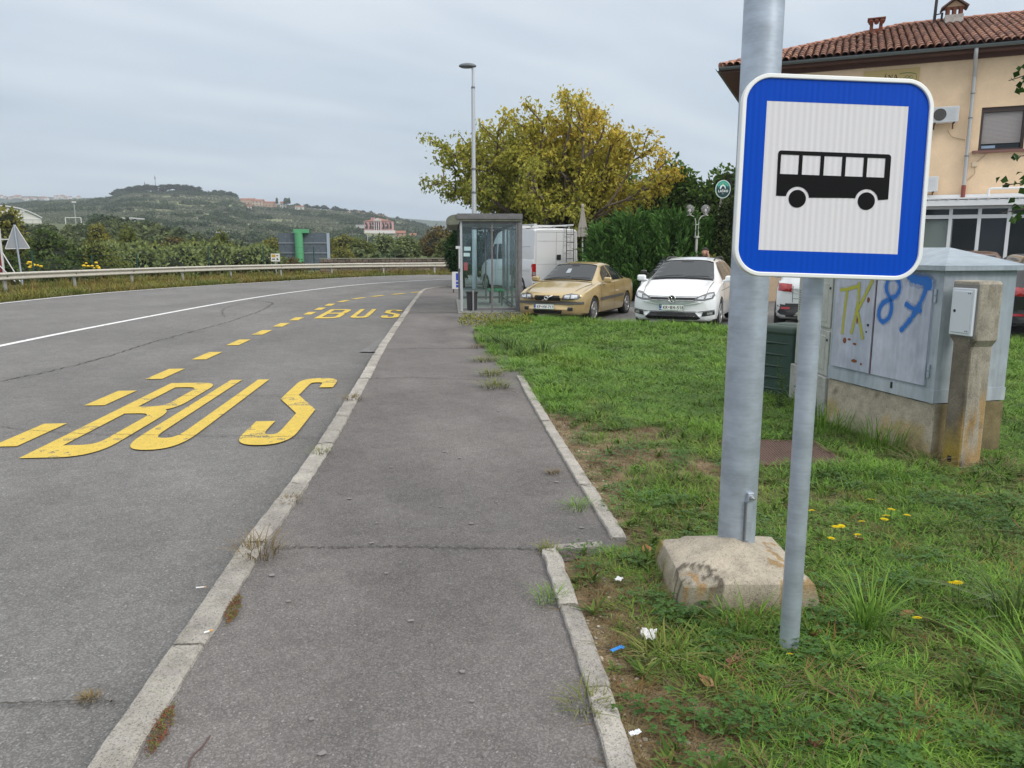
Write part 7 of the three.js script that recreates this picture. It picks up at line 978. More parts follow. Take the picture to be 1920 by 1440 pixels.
// ---------- distant buildings ----------
{
  const red = Mat([0.3, 0.13, 0.085], 0.9), wcol = (c) => Mat(c, 0.9), win = Mat([0.05, 0.05, 0.055], 0.4);
  const house = (name, label, x, y, z, w, h, d, c, o = {}) => { const t = thing(name, label, 'house', [x, y, z], o.turn ?? 0, o.group); mesh('wall', box(w, h, d, 0, h / 2 - 1, 0), wcol(c), t); const r = o.rise ?? h * 0.35, s = shapeOf([[-d / 2 - 0.5, 0], [d / 2 + 0.5, 0], [0, r]]); const g = new THREE.ExtrudeGeometry(s, { depth: w + 1, bevelEnabled: false }); g.translate(0, 0, -(w + 1) / 2); g.rotateY(Math.PI / 2); g.translate(0, h - 1, 0); mesh('roof', g, red, t); const n = Math.max(1, Math.round(w / 4)); for (let k = 0; k < n; k++) for (let f = 0; f < (h > 5.5 ? 2 : 1); f++) mesh('window', box(1.1, 1.3, 0.15, -w / 2 + (k + 0.5) * w / n, 1.2 + f * 2.8 - 0.4, d / 2 + 0.05), win, t); return t; };
  const HH = 'houses of the hamlet on the hill shoulder';
  [[-303, 54.5, -905, 15, 5.5, 9, [0.5, 0.35, 0.27], 'long salmon house at the left end of the hill hamlet'], [-291, 55, -903, 12, 6, 9, [0.55, 0.42, 0.34], 'pale pink house in the middle of the hill hamlet'], [-279, 53.4, -905, 16, 5, 9, [0.48, 0.32, 0.24], 'low salmon house at the right end of the hill hamlet'], [-262, 52.5, -902, 6, 6, 5, [0.62, 0.6, 0.55], 'small white tower house among cypresses right of the hamlet'], [-243, 49.5, -900, 9, 3.6, 6, [0.55, 0.54, 0.5], 'low white house on the slope below the hamlet']].forEach(([x, y, z, w, h, d, c, l]) => house('distant_house', l, x, landY(x, z) + 1.2, z, w, h, d, c));
  [[-268, 0], [-257, 1], [-254, 2]].forEach(([x, k]) => { const t = thing('cypress', ['cypress left of the white tower house on the hill', 'broad dark tree right of the white tower house', 'dark cypress furthest right on the hill shoulder'][k], 'tree', [x, 52, -898]); const g = blob(k + 30, 1); g.scale(k === 1 ? 3.4 : 1.6, 5, k === 1 ? 3.4 : 1.6); g.translate(0, 4, 0); mesh('crown', g, Mat([0.02, 0.034, 0.016], 1), t); mesh('trunk', cyl(0.4, 0.3, 3, 0, -2, 0, 6), M.bark, t); });
  // the village on the far ridge, left, and houses trailing down the right ridge
  rnd = mulberry(77); for (let i = 0; i < 22; i++) { const x = -1240 + i * 9.6 + R(-4, 4), y = 122.5 + 3 * Math.sin(i * 0.4) + R(-3, 3); house('village_house', 'pale village house with a red roof on the far ridge', x, y, -1880 + R(-10, 14), R(5, 9), R(5, 7), 8, [[0.6, 0.56, 0.5], [0.55, 0.45, 0.38], [0.66, 0.65, 0.62]][i % 3], { group: 'houses of the village on the far ridge', rise: 2.4 }); }
  for (let i = 0; i < 16; i++) { const s = lerp(-0.215, -0.155, i / 16), D = 946; house('ridge_house', 'small pale house on the ridge between the hamlet and mansion', s * D, landY(s * D, -D) - 0.8 + R(-1.2, 0.4), -D, R(2.5, 4.5), R(3, 4), 4, [0.62, 0.6, 0.57], { group: 'small pale houses along the descending ridge', rise: 0.6 }); }
  house('hut', 'tiny white hut on the orchard slope', -267, landY(-267, -800) + 1.5, -800, 3.5, 4, 3, [0.7, 0.7, 0.68]); house('distant_house', 'low red roofed house right of the pink mansion', -87, landY(-87, -612) + 1, -612, 7, 2.6, 5, [0.45, 0.28, 0.2], { rise: 2 }); house('distant_house', 'small orange house near the pink mansion terrace', -79, landY(-79, -625) + 1, -625, 4.5, 2.4, 4, [0.5, 0.33, 0.2], { rise: 1.6 });
  const shed = (x, y, z, w, h, l) => { const t = thing('shed', l, 'shed', [x, y, z]); mesh('wall', box(w, h, 8, 0, h / 2, 0), Mat([0.6, 0.6, 0.58], 0.8), t); mesh('roof', box(w + 1, 0.4, 9, 0, h + 0.2, 0), Mat([0.66, 0.66, 0.66], 0.6), t); }; shed(-150, landY(-150, -405) + 1, -405, 6.5, 1.5, 'long low white shed at the foot of the orchards'); shed(-146, landY(-146, -300) + 1.5, -300, 6, 3, 'small pale shed behind the shrub row'); shed(-122, landY(-122, -640) + 2, -640, 9, 2.2, 'low white shed left of the pink mansion');
  { // pink mansion
    const t = thing('mansion', 'pink classical mansion with a columned portico on the hillside', 'mansion', [-104.8, landY(-104, -612) + 2.2, -618]), pk = wcol([0.62, 0.33, 0.33]), wt = wcol([0.66, 0.58, 0.55]);
    mesh('wall', [box(21.6, 7.6, 10, 0, 3.8, 0), box(5.4, 8, 2, 0, 4, 5.6)], pk, t); mesh('roof', [(() => { const g = new THREE.ConeGeometry(1, 2.4, 4, 1); g.rotateY(Math.PI / 4); g.scale(16, 1, 8); g.translate(0, 8.7, 0); return g; })()], red, t); mesh('pediment', [(() => { const g = extrude(shapeOf([[-3.4, 0], [3.4, 0], [0, 1.7]]), 1.2); g.translate(0, 8, 7.2); return g; })(), box(6.4, 0.5, 1.6, 0, 7.8, 7.6)], wt, t); for (const x of [-2.5, -0.85, 0.85, 2.5]) mesh('column', cyl(0.3, 0.26, 7.4, x, 0.2, 8, 10), wt, t);
    for (const x of [-9.6, -6.2, -4, 4, 6.2, 9.6]) for (const y of [1.6, 4.8]) mesh('window', box(1.1, 1.9, 0.2, x, y + 0.8, 5.02), win, t); for (const x of [-1.7, 0, 1.7]) mesh('window', box(0.9, 5.8, 0.2, x, 3.6, 6.65), win, t); for (const x of [-5.6, -3.4, -4.4]) mesh('chimney', box(0.7, 2.2, 0.7, x, 9.2, 1), pk, t); mesh('terrace_wall', box(25, 2.4, 1, 1.6, -1, 10), wcol([0.72, 0.7, 0.67]), t);
    [-8, -5.1, 5.1, 8.2, 10.6].forEach((x, k) => { const c = thing('cypress', ['cypress at the left end of the mansion front', 'cypress left of the mansion portico', 'cypress right of the mansion portico', 'cypress second from the right at the mansion', 'cypress at the right end of the mansion front'][k], 'tree', [-104.8 + x, landY(-104, -612) + 1.8, -609.4]); const g = blob(k + 50, 1); g.scale(0.75, 3.2, 0.75); g.translate(0, 2.8, 0); mesh('crown', g, Mat([0.02, 0.034, 0.016], 1), c); mesh('trunk', cyl(0.2, 0.15, 1.5, 0, -0.6, 0, 6), M.bark, c); });
  }
  { // white arched sports hall
    const t = thing('sports_hall', 'long white arched hall behind the trees at the left edge', 'hall', [-166.1, 10.2, -254], 0.54); t.scale.x = 0.58; const s = new THREE.Shape(); s.moveTo(-18, 0); s.lineTo(20.4, 0); s.lineTo(20.4, 3.6); s.bezierCurveTo(14, 6.2, 7, 7.1, 0, 7.1); s.bezierCurveTo(-8, 7.1, -14, 5.6, -18, 3.6); s.lineTo(-18, 0);
    mesh('wall', (() => { const g = extrude(s, 30, 0, 24); g.translate(0, -1.5, -34); return g; })(), Mat([0.62, 0.6, 0.56], 0.7), t); const r = new THREE.Shape(); r.moveTo(20.9, 3.5); r.bezierCurveTo(14, 6.3, 7, 7.2, 0, 7.2); r.bezierCurveTo(-8, 7.2, -14, 5.7, -18.4, 3.5); r.lineTo(-18.4, 3.9); r.bezierCurveTo(-14, 6.1, -8, 7.6, 0, 7.6); r.bezierCurveTo(7, 7.6, 14, 6.7, 20.9, 3.9); mesh('roof', (() => { const g = extrude(r, 31.4, 0, 24); g.translate(0, -1.5, -34.7); return g; })(), Mat([0.6, 0.58, 0.58], 0.6), t);
    mesh('panel', [...Array(12).keys()].map((k) => box(0.12, 3.5, 0.1, -16 + k * 3.2, 0.3, -3.9)), Mat([0.5, 0.48, 0.44], 0.8), t); mesh('eaves_band', box(38.4, 0.5, 0.15, 1.2, 1.9, -3.9), Mat([0.7, 0.68, 0.66], 0.7), t);
  }
  const wm = Mat([0.7, 0.7, 0.68], 0.6);
  { const y = landY(-135, -240); const t = thing('football_goal', 'white football goal on the pitch by the sports hall', 'goal', [-135, y, -240]); mesh('post', [bar([-1.6, 0, 0], [-1.6, 2.4, 0], 0.12, 0.12, 6), bar([3.2, 0, 0], [3.2, 2.4, 0], 0.12, 0.12, 6)], wm, t); mesh('crossbar', bar([-1.6, 2.4, 0], [3.2, 2.4, 0], 0.12, 0.12, 6), wm, t); mesh('touch_line', tube([[-30, 0.25, -2], [0, 0.25, -1], [9, 0.25, -3], [14, 0.3, -9], [6, 0.3, -14]], 0.3, 40, 5), Mat([0.6, 0.58, 0.52], 0.9), t); }
  for (const [x, z, h, l] of [[-134.6, -242, 7.2, 'tall floodlight mast right of the sports hall'], [-147, -236, 4, 'short pitch lamp near the corner of the sports hall']]) { const t = thing('floodlight', l, 'floodlight', [x, landY(x, z), z]); mesh('mast', bar([0, 0, 0], [0, h, 0], 0.16, 0.12, 6), Mat([0.34, 0.36, 0.36], 0.6), t); mesh('lamp_head', box(1.1, 0.4, 0.4, 0, h, 0), wm, t); }
  for (let k = 0; k < 9; k++) { const x = -158 + k * 5, z = -300, t = thing('fence_post', 'thin white post in the row behind the mown pitch', 'post', [x, landY(x, z), z], 0, 'white posts behind the mown pitch'); mesh('post', bar([0, 0, 0], [0, 2.2, 0], 0.11, 0.11, 5), wm, t); }
  const up = thing('utility_pole', 'thin grey utility pole rising below the pink mansion', 'pole', [-61, landY(-61, -330), -330]); mesh('pole', bar([0, 0, 0], [0, 8.5, 0], 0.2, 0.14, 6), Mat([0.42, 0.42, 0.42], 0.8), up); mesh('cross_arm', box(1.6, 0.15, 0.15, 0, 7.8, 0), M.dark, up);
}
// ---------- grass, weeds, flowers ----------
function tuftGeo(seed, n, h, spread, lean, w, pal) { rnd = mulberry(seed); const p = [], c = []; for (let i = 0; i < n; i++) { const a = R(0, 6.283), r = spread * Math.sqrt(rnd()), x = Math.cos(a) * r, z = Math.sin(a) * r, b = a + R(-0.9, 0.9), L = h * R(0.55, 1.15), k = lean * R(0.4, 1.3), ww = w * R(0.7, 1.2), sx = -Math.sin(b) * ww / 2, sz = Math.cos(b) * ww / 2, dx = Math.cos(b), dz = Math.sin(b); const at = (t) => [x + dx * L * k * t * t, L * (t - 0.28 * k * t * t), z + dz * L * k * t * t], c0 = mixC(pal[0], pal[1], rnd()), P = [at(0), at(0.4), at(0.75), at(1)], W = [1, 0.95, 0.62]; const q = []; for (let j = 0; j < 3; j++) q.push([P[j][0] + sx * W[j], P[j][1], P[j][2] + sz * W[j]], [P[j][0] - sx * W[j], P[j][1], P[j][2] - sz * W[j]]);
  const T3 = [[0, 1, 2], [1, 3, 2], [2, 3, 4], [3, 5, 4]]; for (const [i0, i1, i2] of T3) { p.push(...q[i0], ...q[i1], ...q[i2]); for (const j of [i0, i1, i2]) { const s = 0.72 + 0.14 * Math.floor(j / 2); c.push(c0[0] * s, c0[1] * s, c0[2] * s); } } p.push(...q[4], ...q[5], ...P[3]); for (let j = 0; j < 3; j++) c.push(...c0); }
  const g = new THREE.BufferGeometry(); g.setAttribute('position', new THREE.Float32BufferAttribute(p, 3)); g.setAttribute('color', new THREE.Float32BufferAttribute(c, 3)); g.setAttribute('uv', new THREE.Float32BufferAttribute(new Float32Array(p.length / 3 * 2), 2)); g.computeVertexNormals(); return g; }
function rosette(seed, n, L, W, pal, lift) { rnd = mulberry(seed); const lv = new Leaves(); for (let i = 0; i < n; i++) { const a = i / n * 6.283 + R(-0.4, 0.4), d = V(Math.cos(a), lift * R(0.3, 1.4), Math.sin(a)).normalize(); lv.leaf(V(R(-0.01, 0.01), 0.004, R(-0.01, 0.01)), d, V(0, 1, 0), L * R(0.6, 1.2), W * R(0.7, 1.2), mixC(pal[0], pal[1], rnd()), 0.12); } return lv.geo(); }
function clover(seed, n, spread, pal) { rnd = mulberry(seed); const lv = new Leaves(); for (let i = 0; i < n; i++) { const o = V(R(-1, 1) * spread, R(0.012, 0.05), R(-1, 1) * spread), a0 = R(0, 6.28), c = mixC(pal[0], pal[1], rnd()); for (let k = 0; k < 3; k++) { const a = a0 + k * 2.094; lv.leaf(o, V(Math.cos(a), R(0, 0.35), Math.sin(a)).normalize(), V(0, 1, 0), R(0.012, 0.022), R(0.011, 0.018), c, 0.1); } } return lv.geo(); }
const GP = [[0.1, 0.215, 0.03], [0.265, 0.43, 0.075]], GY = [[0.15, 0.19, 0.04], [0.3, 0.3, 0.09]], GD = [[0.18, 0.13, 0.06], [0.32, 0.25, 0.13]];
{
  rnd = mulberry(900); const fine = [[], [], []], ros = [[], []], clo = [], straw = [], hi = [[], []];
  const blocked = (x, z) => Math.abs(x - 1.06) < 0.33 && Math.abs(z + 3.51) < 0.32 || (x > 1.72 && x < 2.54 && z > -6.32 && z < -5.53) || (() => { const a = x - 3.23, b = z + 5.78, u = -(a * 0.24 + b * 0.97), v = a * 0.97 - b * 0.24; return u > -0.03 && u < 1.3 && v > -0.04 && v < 0.68; })() || (Math.abs(x - 3.32) < 0.16 && Math.abs(z + 5.55) < 0.16);
  const add = (arr, x, z, s, sy, col) => arr.push([x, lawnY(x, z), z, R(0, 6.28), s, sy, col]);
  let tries = 0; const dens = (z) => z > -4.5 ? 1150 : z > -8 ? 620 : z > -12 ? 190 : 130;
  for (let z = -1.7; z > -17.6; z -= 0.25) { const l = lawnLeft(z) - (z < -10 && z > -16.5 ? 0.2 : 0), rgt = Math.min(11, -z * 0.72 + 2.4); if (rgt < l) continue; const n = dens(z) * 0.25 * (rgt - l); for (let i = 0; i < n; i++) { const x = R(l, rgt), zz = z - rnd() * 0.25; if (zz < lotEdge(x) - 0.15 || blocked(x, zz)) continue; const b = bare(x, zz), far2 = sstep(-7, -10, zz), v = 0.72 + 0.5 * clamp(0.5 + fbm(x * 1.6, zz * 1.6, 40, 3)) + R(-0.1, 0.1), lush = sstep(-0.05, 0.3, fbm(x * 0.7, zz * 0.7, 60, 2)); const edge = sstep(2.2, 0.3, zz - lotEdge(x)), r = rnd();
    if (r < b * 0.93) { if (r < b * 0.34 && zz > -9) add(straw, x, zz, R(0.6, 1.2), R(0.3, 0.8), [R(0.7, 1.1), R(0.7, 1.0), R(0.6, 0.9)]); continue; }
    if (zz > -9 && rnd() < 0.07) add(straw, x, zz, R(0.6, 1.3), R(0.6, 1.4), [R(0.7, 1.2), R(0.7, 1.1), R(0.6, 0.9)]);
    const near = zz > -5.2, yy = fbm(x * 0.9, zz * 0.9, 81, 2), tint = [v * (1 + 0.6 * Math.max(0, yy)), v * (1 + 0.12 * Math.max(0, yy)), v * 0.95];
    if (zz > -8.5 && r > 0.92) { if (rnd() < 0.35 + 0.35 * Math.sign(fbm(x * 2, zz * 2, 70, 2))) add(clo, x, zz, R(0.8, 1.3), R(0.8, 1.6), tint); else add(ros[Math.floor(rnd() * 2)], x, zz, R(0.4, 0.85), R(0.6, 1.3), [v * 1.05, v, v * 0.9]); continue; }
    const s = near ? R(0.55, 1.0) : R(0.8, 1.35); add(fine[Math.floor(rnd() * 3)], x, zz, s * (1 + 0.3 * far2), s * (0.62 + 0.38 * lush + 0.22 * far2 + 0.75 * edge), tint); } }
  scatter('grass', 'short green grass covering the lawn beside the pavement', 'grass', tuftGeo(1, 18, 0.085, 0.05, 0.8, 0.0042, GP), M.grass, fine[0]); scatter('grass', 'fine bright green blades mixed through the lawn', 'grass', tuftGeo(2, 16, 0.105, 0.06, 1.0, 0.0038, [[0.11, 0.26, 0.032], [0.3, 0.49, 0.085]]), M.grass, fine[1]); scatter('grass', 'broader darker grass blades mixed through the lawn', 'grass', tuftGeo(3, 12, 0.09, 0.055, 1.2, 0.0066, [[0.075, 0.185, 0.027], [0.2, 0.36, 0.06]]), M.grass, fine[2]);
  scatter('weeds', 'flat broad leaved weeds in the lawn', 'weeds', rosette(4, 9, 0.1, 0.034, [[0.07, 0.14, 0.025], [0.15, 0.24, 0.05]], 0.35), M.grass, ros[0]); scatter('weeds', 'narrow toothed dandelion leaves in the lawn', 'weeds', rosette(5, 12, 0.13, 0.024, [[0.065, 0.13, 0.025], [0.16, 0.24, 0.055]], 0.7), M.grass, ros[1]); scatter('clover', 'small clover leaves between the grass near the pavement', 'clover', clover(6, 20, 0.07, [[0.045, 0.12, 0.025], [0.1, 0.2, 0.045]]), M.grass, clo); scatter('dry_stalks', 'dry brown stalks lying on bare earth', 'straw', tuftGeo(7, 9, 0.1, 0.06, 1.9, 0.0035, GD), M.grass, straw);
}
{ // verge beside the far lane
  rnd = mulberry(905); const a = [], b = []; for (let i = 0; i < 5200; i++) { const f = rnd() * (railLine.length - 2), i0 = Math.floor(f), p = railLine[i0], q = railLine[i0 + 1], l = Math.hypot(q[0] - p[0], q[1] - p[1]), nx = -(q[1] - p[1]) / l, nz = (q[0] - p[0]) / l, off = -2.2 + 5.4 * rnd(), x = p[0] + nx * off, z = p[1] + nz * off; const L = nearestOn(roadL, z); if (z > -56 ? x > L[0] - 0.55 : off > 2.2) continue; if (z > -14) continue; const v = R(0.75, 1.2), d = clamp(0.5 + fbm(x * 0.4, z * 0.4, 3, 2) * 1.4); (rnd() < 0.22 ? b : a).push([x, -0.2, z, R(0, 6), R(1.1, 2.2), R(0.8, 1.8) * (off < 0 ? 1.5 : 1), [v * lerp(1, 1.6, d), v * lerp(1, 1.05, d), v]]); }
  scatter('verge_grass', 'rough green grass on the verge under the guard rail', 'grass', tuftGeo(11, 22, 0.24, 0.18, 0.7, 0.016, [[0.12, 0.18, 0.035], [0.28, 0.32, 0.085]]), M.grass, a); scatter('verge_grass', 'dry yellowish grass on the verge under the guard rail', 'grass', tuftGeo(12, 20, 0.3, 0.18, 0.6, 0.013, [[0.18, 0.165, 0.06], [0.34, 0.28, 0.12]]), M.grass, b);
}
// single tufts and weeds that stand out
{
  rnd = mulberry(920);
  const tuft = (name, label, cat, x, z, y, seed, n, h, spread, lean, w, pal) => { const t = thing(name, label, cat, [x, y, z]); mesh('blades', tuftGeo(seed, n, h, spread, lean, w, pal), M.grass, t); return t; };
  const gl = (x, z) => lawnY(x, z) - 0.005;
  tuft('grass_tuft', 'large long bladed grass tuft right of the slim sign post', 'grass tuft', 1.5, -3.02, gl(1.5, -3.02), 31, 75, 0.3, 0.06, 0.9, 0.007, GP); tuft('grass_tuft', 'large bright grass tuft at the bottom right corner', 'grass tuft', 1.86, -2.42, gl(1.86, -2.42), 32, 95, 0.4, 0.07, 0.95, 0.0075, GP); tuft('grass_tuft', 'long arching grass tuft at the right edge by the yellow flowers', 'grass tuft', 2.18, -3.1, gl(2.18, -3.1), 33, 85, 0.36, 0.08, 1.2, 0.007, [[0.06, 0.11, 0.025], [0.14, 0.2, 0.06]]); tuft('grass_tuft', 'coarse grass tuft growing before the concrete plinth front', 'grass tuft', 1.02, -3.08, gl(1.02, -3.08), 34, 60, 0.17, 0.16, 0.8, 0.006, GP); tuft('grass_tuft', 'coarse tuft with pale seed heads between kerb edging and plinth', 'grass tuft', 0.6, -2.83, gl(0.6, -2.83), 35, 55, 0.16, 0.09, 1.3, 0.007, GY);
  [[0.2, -11.6, 70, 0.3], [0.0, -12.4, 75, 0.32], [-0.25, -13.2, 70, 0.3], [0.5, -12.0, 60, 0.26]].forEach(([x, z, n, h], k) => tuft('grass_tuft', ['arching long grass tuft where the distant edging begins', 'tall grass tuft leaning over the pavement beyond the edging', 'arching grass tuft left of the others, over the pavement', 'long grass tuft just inside the lawn beyond the edging'][k], 'grass tuft', x, z, gl(x, z), 40 + k, n, h * 1.15, 0.16, 1.1, 0.011, [[0.06, 0.12, 0.03], [0.15, 0.23, 0.06]]));
  [[2.9, -7.25], [2.75, -6.6], [2.98, -6.05]].forEach(([x, z], k) => tuft('grass_tuft', ['tall grass against the left end of the cabinet base', 'tall grass in front of the middle of the cabinet base', 'tall grass at the right end of the cabinet base'][k], 'grass tuft', x, z, gl(x, z), 50 + k, 130, 0.3, 0.22, 0.7, 0.007, GP));
  tuft('dry_grass', 'dry grey grass matted at the foot of the concrete meter post', 'dry grass', 3.1, -5.55, gl(3.1, -5.55), 54, 90, 0.2, 0.14, 1.6, 0.005, GD);
  tuft('dry_grass', 'dry leafy debris right of the concrete meter post foot', 'dry grass', 3.5, -5.4, gl(3.5, -5.4), 55, 90, 0.14, 0.18, 2, 0.006, GD);
  { const t = thing('weed', 'tall feathery weed before the green junction box', 'weed', [2.74, gl(2.74, -7.6), -7.6]), lv = new Leaves(); for (let s = 0; s < 7; s++) { const b = V(R(-0.06, 0.06), 0, R(-0.05, 0.05)), h = R(0.35, 0.62); for (let i = 0; i < 42; i++) { const f = rnd(); lv.leaf(b.clone().add(V(b.x * f, h * f, b.z * f)), V(R(-1, 1), R(0.1, 0.9), R(-1, 1)).normalize(), rv(), 0.06 * (1.2 - f), 0.012, mixC([0.05, 0.1, 0.03], [0.12, 0.18, 0.06], rnd())); } } mesh('leaves', lv.geo(), M.grass, t); }
  // weeds in the joints of the pavement
  const W = [[-1.36, -3.88, 'dry weed tuft growing across the kerb joint near the pavement crack', 60, 0.13, GD], [-1.24, -2.36, 'reddish creeping weed at the kerb nearest the bottom edge', 61, 0.04, null], [-1.31, -3.24, 'reddish creeping weed beside the kerb below the dry tuft', 62, 0.035, null], [-1.53, -5.95, 'small dry weed on the kerb beside the yellow letter', 63, 0.08, GY], [-1.44, -4.75, 'small dry tuft on the kerb beyond the big kerb weed', 64, 0.06, GD], [-1.75, -8.2, 'small dry tuft where the kerb passes the far end of the lettering', 65, 0.08, GD], [0.27, -2.5, 'yellowish weed tuft on the nearest edging stone', 66, 0.09, GY], [0.17, -3.35, 'small green weed at the edging just past its middle', 67, 0.07, GP], [0.2, -3.93, 'low weeds at the corner where the edging turns', 68, 0.06, GY], [0.4, -4.62, 'green weed spreading over the second edging line', 69, 0.09, GP], [-0.2, -9.0, 'dry weed patch on the pavement, nearest of the row', 70, 0.12, GY], [-0.26, -9.9, 'dry weed patch on the pavement, second of the row', 71, 0.11, GY], [-0.4, -11.2, 'dry weed patch on the pavement, third of the row', 72, 0.12, GY], [-0.6, -12.8, 'brown weed patch on the pavement, furthest of the row', 73, 0.1, GD], [-1.63, -2.72, 'small dry weed in the road crack beside the kerb', 74, 0.035, GD], [0.3, -5.4, 'brown dead leaves caught at the second edging', 75, 0.05, GD]];
  for (const [x, z, label, seed, h, pal] of W) { if (pal) { const t = tuft('weed', label, 'weed', x, z, x < -1.5 && z > -3 ? RY + 0.01 : 0.0, seed, h > 0.1 ? 110 : 60, h, h * 0.9, 1.35, 0.0045, pal); if (z < -8) t.scale.set(1.6, 1, 1.6); } else { const t = thing('weed', label, 'weed', [x, 0.004, z]), lv = new Leaves(); rnd = mulberry(seed); for (let i = 0; i < 420; i++) { const u = R(-1, 1); lv.leaf(V(0.055 + 0.03 * R(-1, 1) * (1 - u * u * 0.7) - 0.02 * u, R(0, 0.01), -u * 0.15 * (0.6 + 0.4 * rnd())), V(R(-1, 1), R(0, 0.7), R(-1, 1)).normalize(), rv(), R(0.008, 0.018), 0.006, rnd() < 0.5 ? [R(0.2, 0.32), R(0.09, 0.13), 0.07] : [0.2, 0.2, 0.06]); } mesh('leaves', lv.geo(), M.grass, t); } }
  { const t = thing('weed', 'patch of yellow flowering weeds at the corner by the shelter', 'weed', [-0.35, 0.03, -16.3]), lv = new Leaves(); for (let i = 0; i < 1500; i++) lv.leaf(V(R(-0.75, 0.75), R(0.02, 0.22), R(-0.9, 0.9)), V(R(-1, 1), R(0.2, 1), R(-1, 1)).normalize(), rv(), R(0.04, 0.08), 0.02, rnd() < 0.3 ? [0.4, 0.36, 0.07] : mixC([0.1, 0.13, 0.03], [0.22, 0.24, 0.07], rnd())); mesh('leaves', lv.geo(), M.grass, t); }
  // dandelion-like flowers
  const fl = [[1645, 985, 1], [1672, 1005, 0], [1681, 1003, 0], [1718, 1000, 0], [1712, 1024, 0], [1648, 1028, 0], [1744, 960, 0], [1755, 1002, 0], [1779, 994, 0], [1782, 981, 0], [1806, 990, 0], [1866, 1124, 0], [1878, 1122, 0], [1803, 1190, 0], [1498, 1240, 0], [1170, 1118, 9]];
  const P = [[1.72, -4.18], [1.73, -3.93], [1.78, -3.95], [1.93, -4.02], [1.82, -3.82], [1.66, -3.8], [2.1, -4.34], [2.02, -4.0], [2.1, -4.08], [2.15, -4.18], [2.2, -4.1], [1.96, -3.2], [2.0, -3.22], [1.66, -2.9], [1.07, -2.72]]; let proto;
  P.forEach(([x, z], k) => { let t; if (!proto) { t = proto = thing('dandelion', '', 'flower', [0, 0, 0]); mesh('stalk', tube([[0, 0, 0], [0.004, 0.05, 0], [0, 0.1, 0.003]], 0.0016, 6, 5), Mat([0.09, 0.14, 0.04], 0.8), t); const lv = new Leaves(); rnd = mulberry(8); for (let i = 0; i < 34; i++) { const a = i / 34 * 6.283 * 2, L = i < 17 ? 0.017 : 0.011; lv.leaf(V(0, 0.1, 0.003), V(Math.cos(a), i < 17 ? 0.25 : 0.6, Math.sin(a)).normalize(), V(0, 1, 0), L, 0.0055, [0.85, 0.68, 0.015]); } mesh('petals', lv.geo(), M.grass, t); } else { t = proto.clone(); t.name = numbered('dandelion'); scene.add(t); } t.userData = { label: k < 11 ? `small yellow dandelion on the lawn, ${['first', 'second', 'third', 'fourth', 'fifth', 'sixth', 'seventh', 'eighth', 'ninth', 'tenth', 'last'][P.slice(0, 11).filter((q) => q[0] / -q[1] < x / -z).length]} from the left in the cluster` : ['yellow dandelion among long grass at right, left of the pair', 'yellow dandelion among long grass at right, right of the pair', 'lone yellow dandelion below the pair at right', 'yellow dandelion at the foot of the slim sign post'][k - 11], category: 'flower' }; if (k < 11) t.userData.group = 'cluster of yellow dandelions on the lawn'; t.position.set(x, lawnY(x, z) - 0.01, z); t.rotation.set(R(-0.25, 0.1), k * 2.1, R(-0.2, 0.2)); t.scale.setScalar(k === 14 ? 0.75 : R(1.25, 1.6)); });
  // fallen leaves and litter
  const lf = [[1.24, -2.94, 'curled brown leaf right of the slim sign post'], [1.72, -3.12, 'curled brown leaf near the right hand flowers'], [0.72, -2.62, 'pale brown leaf on the earth near the edging'], [0.98, -2.24, 'dark brown leaf at the bottom of the lawn'], [0.86, -2.76, 'flat brown leaf left of the slim sign post foot'], [0.72, -3.9, 'small orange leaf beside the plinth corner'], [1.9, -4.0, 'tan leaf in the grass by the flower cluster'], [3.72, -5.3, 'brown leaf near the concrete meter post']];
  lf.forEach(([x, z, label], k) => { rnd = mulberry(700 + k); const t = thing('fallen_leaf', label, 'leaf', [x, lawnY(x, z) + 0.022, z], k * 1.9), rows = [], L = R(0.04, 0.065); for (let i = 0; i <= 8; i++) { const f = i / 8, w = 0.024 * Math.sin(Math.PI * Math.pow(f, 0.8)) + 0.0008; rows.push([-1, -0.5, 0, 0.5, 1].map((u) => [u * w, 0.014 * u * u + 0.02 * f * f + 0.004 * Math.sin(f * 9 + u * 3), (f - 0.5) * L * 1.4])); } mesh('blade', gridMesh(rows, 1), Mat([[0.22, 0.085, 0.035], [0.3, 0.15, 0.07], [0.36, 0.2, 0.1], [0.14, 0.05, 0.03], [0.24, 0.13, 0.08], [0.4, 0.2, 0.08], [0.4, 0.24, 0.13], [0.3, 0.17, 0.1]][k], 0.85), t); mesh('leaf_stem', bar([0, 0.01, L * 0.7], [0.01, 0.012, L * 1.1], 0.0013), Mat([0.2, 0.1, 0.05], 0.9), t); });
  const scrap = (name, label, x, z, c, w, l, cr) => { const t = thing(name, label, 'litter', [x, (x < 0.2 ? 0.006 : lawnY(x, z) + 0.03), z], x * 5), rows = []; for (let i = 0; i <= 10; i++) rows.push([...Array(8).keys()].map((j) => [(j / 7 - 0.5) * w, cr * (0.5 + fbm(i * 0.7 + x * 9, j * 0.9, z * 5, 2)), (i / 10 - 0.5) * l])); mesh('paper', toCreasedNormals(gridMesh(rows, 1), 0.3), Mat(c, 0.6), t); return t; };
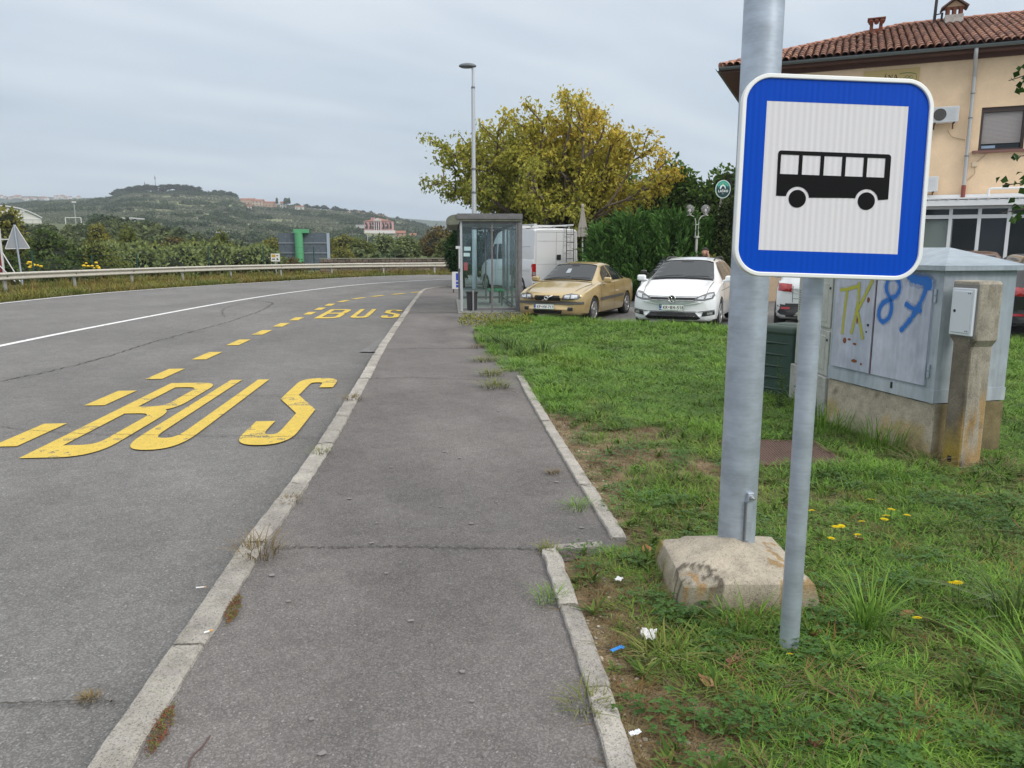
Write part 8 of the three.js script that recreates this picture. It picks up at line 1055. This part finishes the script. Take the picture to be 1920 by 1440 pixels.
  scrap('paper_scrap', 'crumpled white tissue in the grass before the plinth', 0.565, -2.95, [0.75, 0.74, 0.74], 0.06, 0.06, 0.06); { const t = scrap('sweet_wrapper', 'small bright blue wrapper strip near the edging', 0.425, -2.87, [0.02, 0.22, 0.6], 0.02, 0.065, 0.012); } scrap('paper_scrap', 'small white scrap on the earth left of the plinth', 0.52, -3.52, [0.7, 0.7, 0.72], 0.03, 0.04, 0.02); scrap('paper_scrap', 'white scrap on the earth near the bottom edging', 0.41, -2.32, [0.75, 0.77, 0.8], 0.02, 0.04, 0.02);
  { const t = thing('cigarette_end', 'cigarette end lying on the kerb near its open joint', 'litter', [-1.29, 0.024, -2.99], 0.7); mesh('paper', bar([0, 0, 0], [0.022, 0, 0], 0.004), M.white, t); mesh('filter', bar([0.022, 0, 0], [0.036, 0, 0], 0.0042), Mat([0.6, 0.33, 0.1], 0.9), t); }
  { const t = thing('cigarette_end', 'white cigarette stub on the road beside the kerb', 'litter', [-1.62, RY + 0.018, -3.7], 0.2); mesh('paper', bar([0, 0, 0], [0.04, 0, 0], 0.004), M.white, t); mesh('filter', bar([0.04, 0, 0], [0.05, 0, 0], 0.0042), Mat([0.6, 0.4, 0.2], 0.9), t); }
  { const t = thing('twig', 'short bare twig on the pavement at the bottom left', 'twig', [-1.03, 0.006, -2.2], 0.4); mesh('stick', tube([[0, 0, 0.05], [0.01, 0.004, 0], [0.05, 0.002, -0.06], [0.07, 0.004, -0.1]], 0.003, 10, 5), Mat([0.12, 0.07, 0.06], 0.9), t); }
  { rnd = mulberry(33); const gs = []; for (let i = 0; i < 260; i++) { const z = R(-7, -2.1), x = lawnLeft(z) + Math.abs(R(-0.02, 0.45)) * rnd(); const g = new THREE.IcosahedronGeometry(R(0.003, 0.011), 0); g.scale(1, 0.6, 1); g.rotateY(R(0, 6)); g.translate(x, lawnY(x, z) + 0.003, z); const c = R(0.6, 1.3); paint(g, () => [c, c * 0.96, c * 0.9]); gs.push(g); } tag(mesh('pebbles', gs, Mat([0.4, 0.37, 0.32], 0.9, { vertexColors: true })), 'scattered small pebbles on the bare earth along the edging', 'pebbles', null, 'stuff'); }
}
renderer.render(scene, camera);
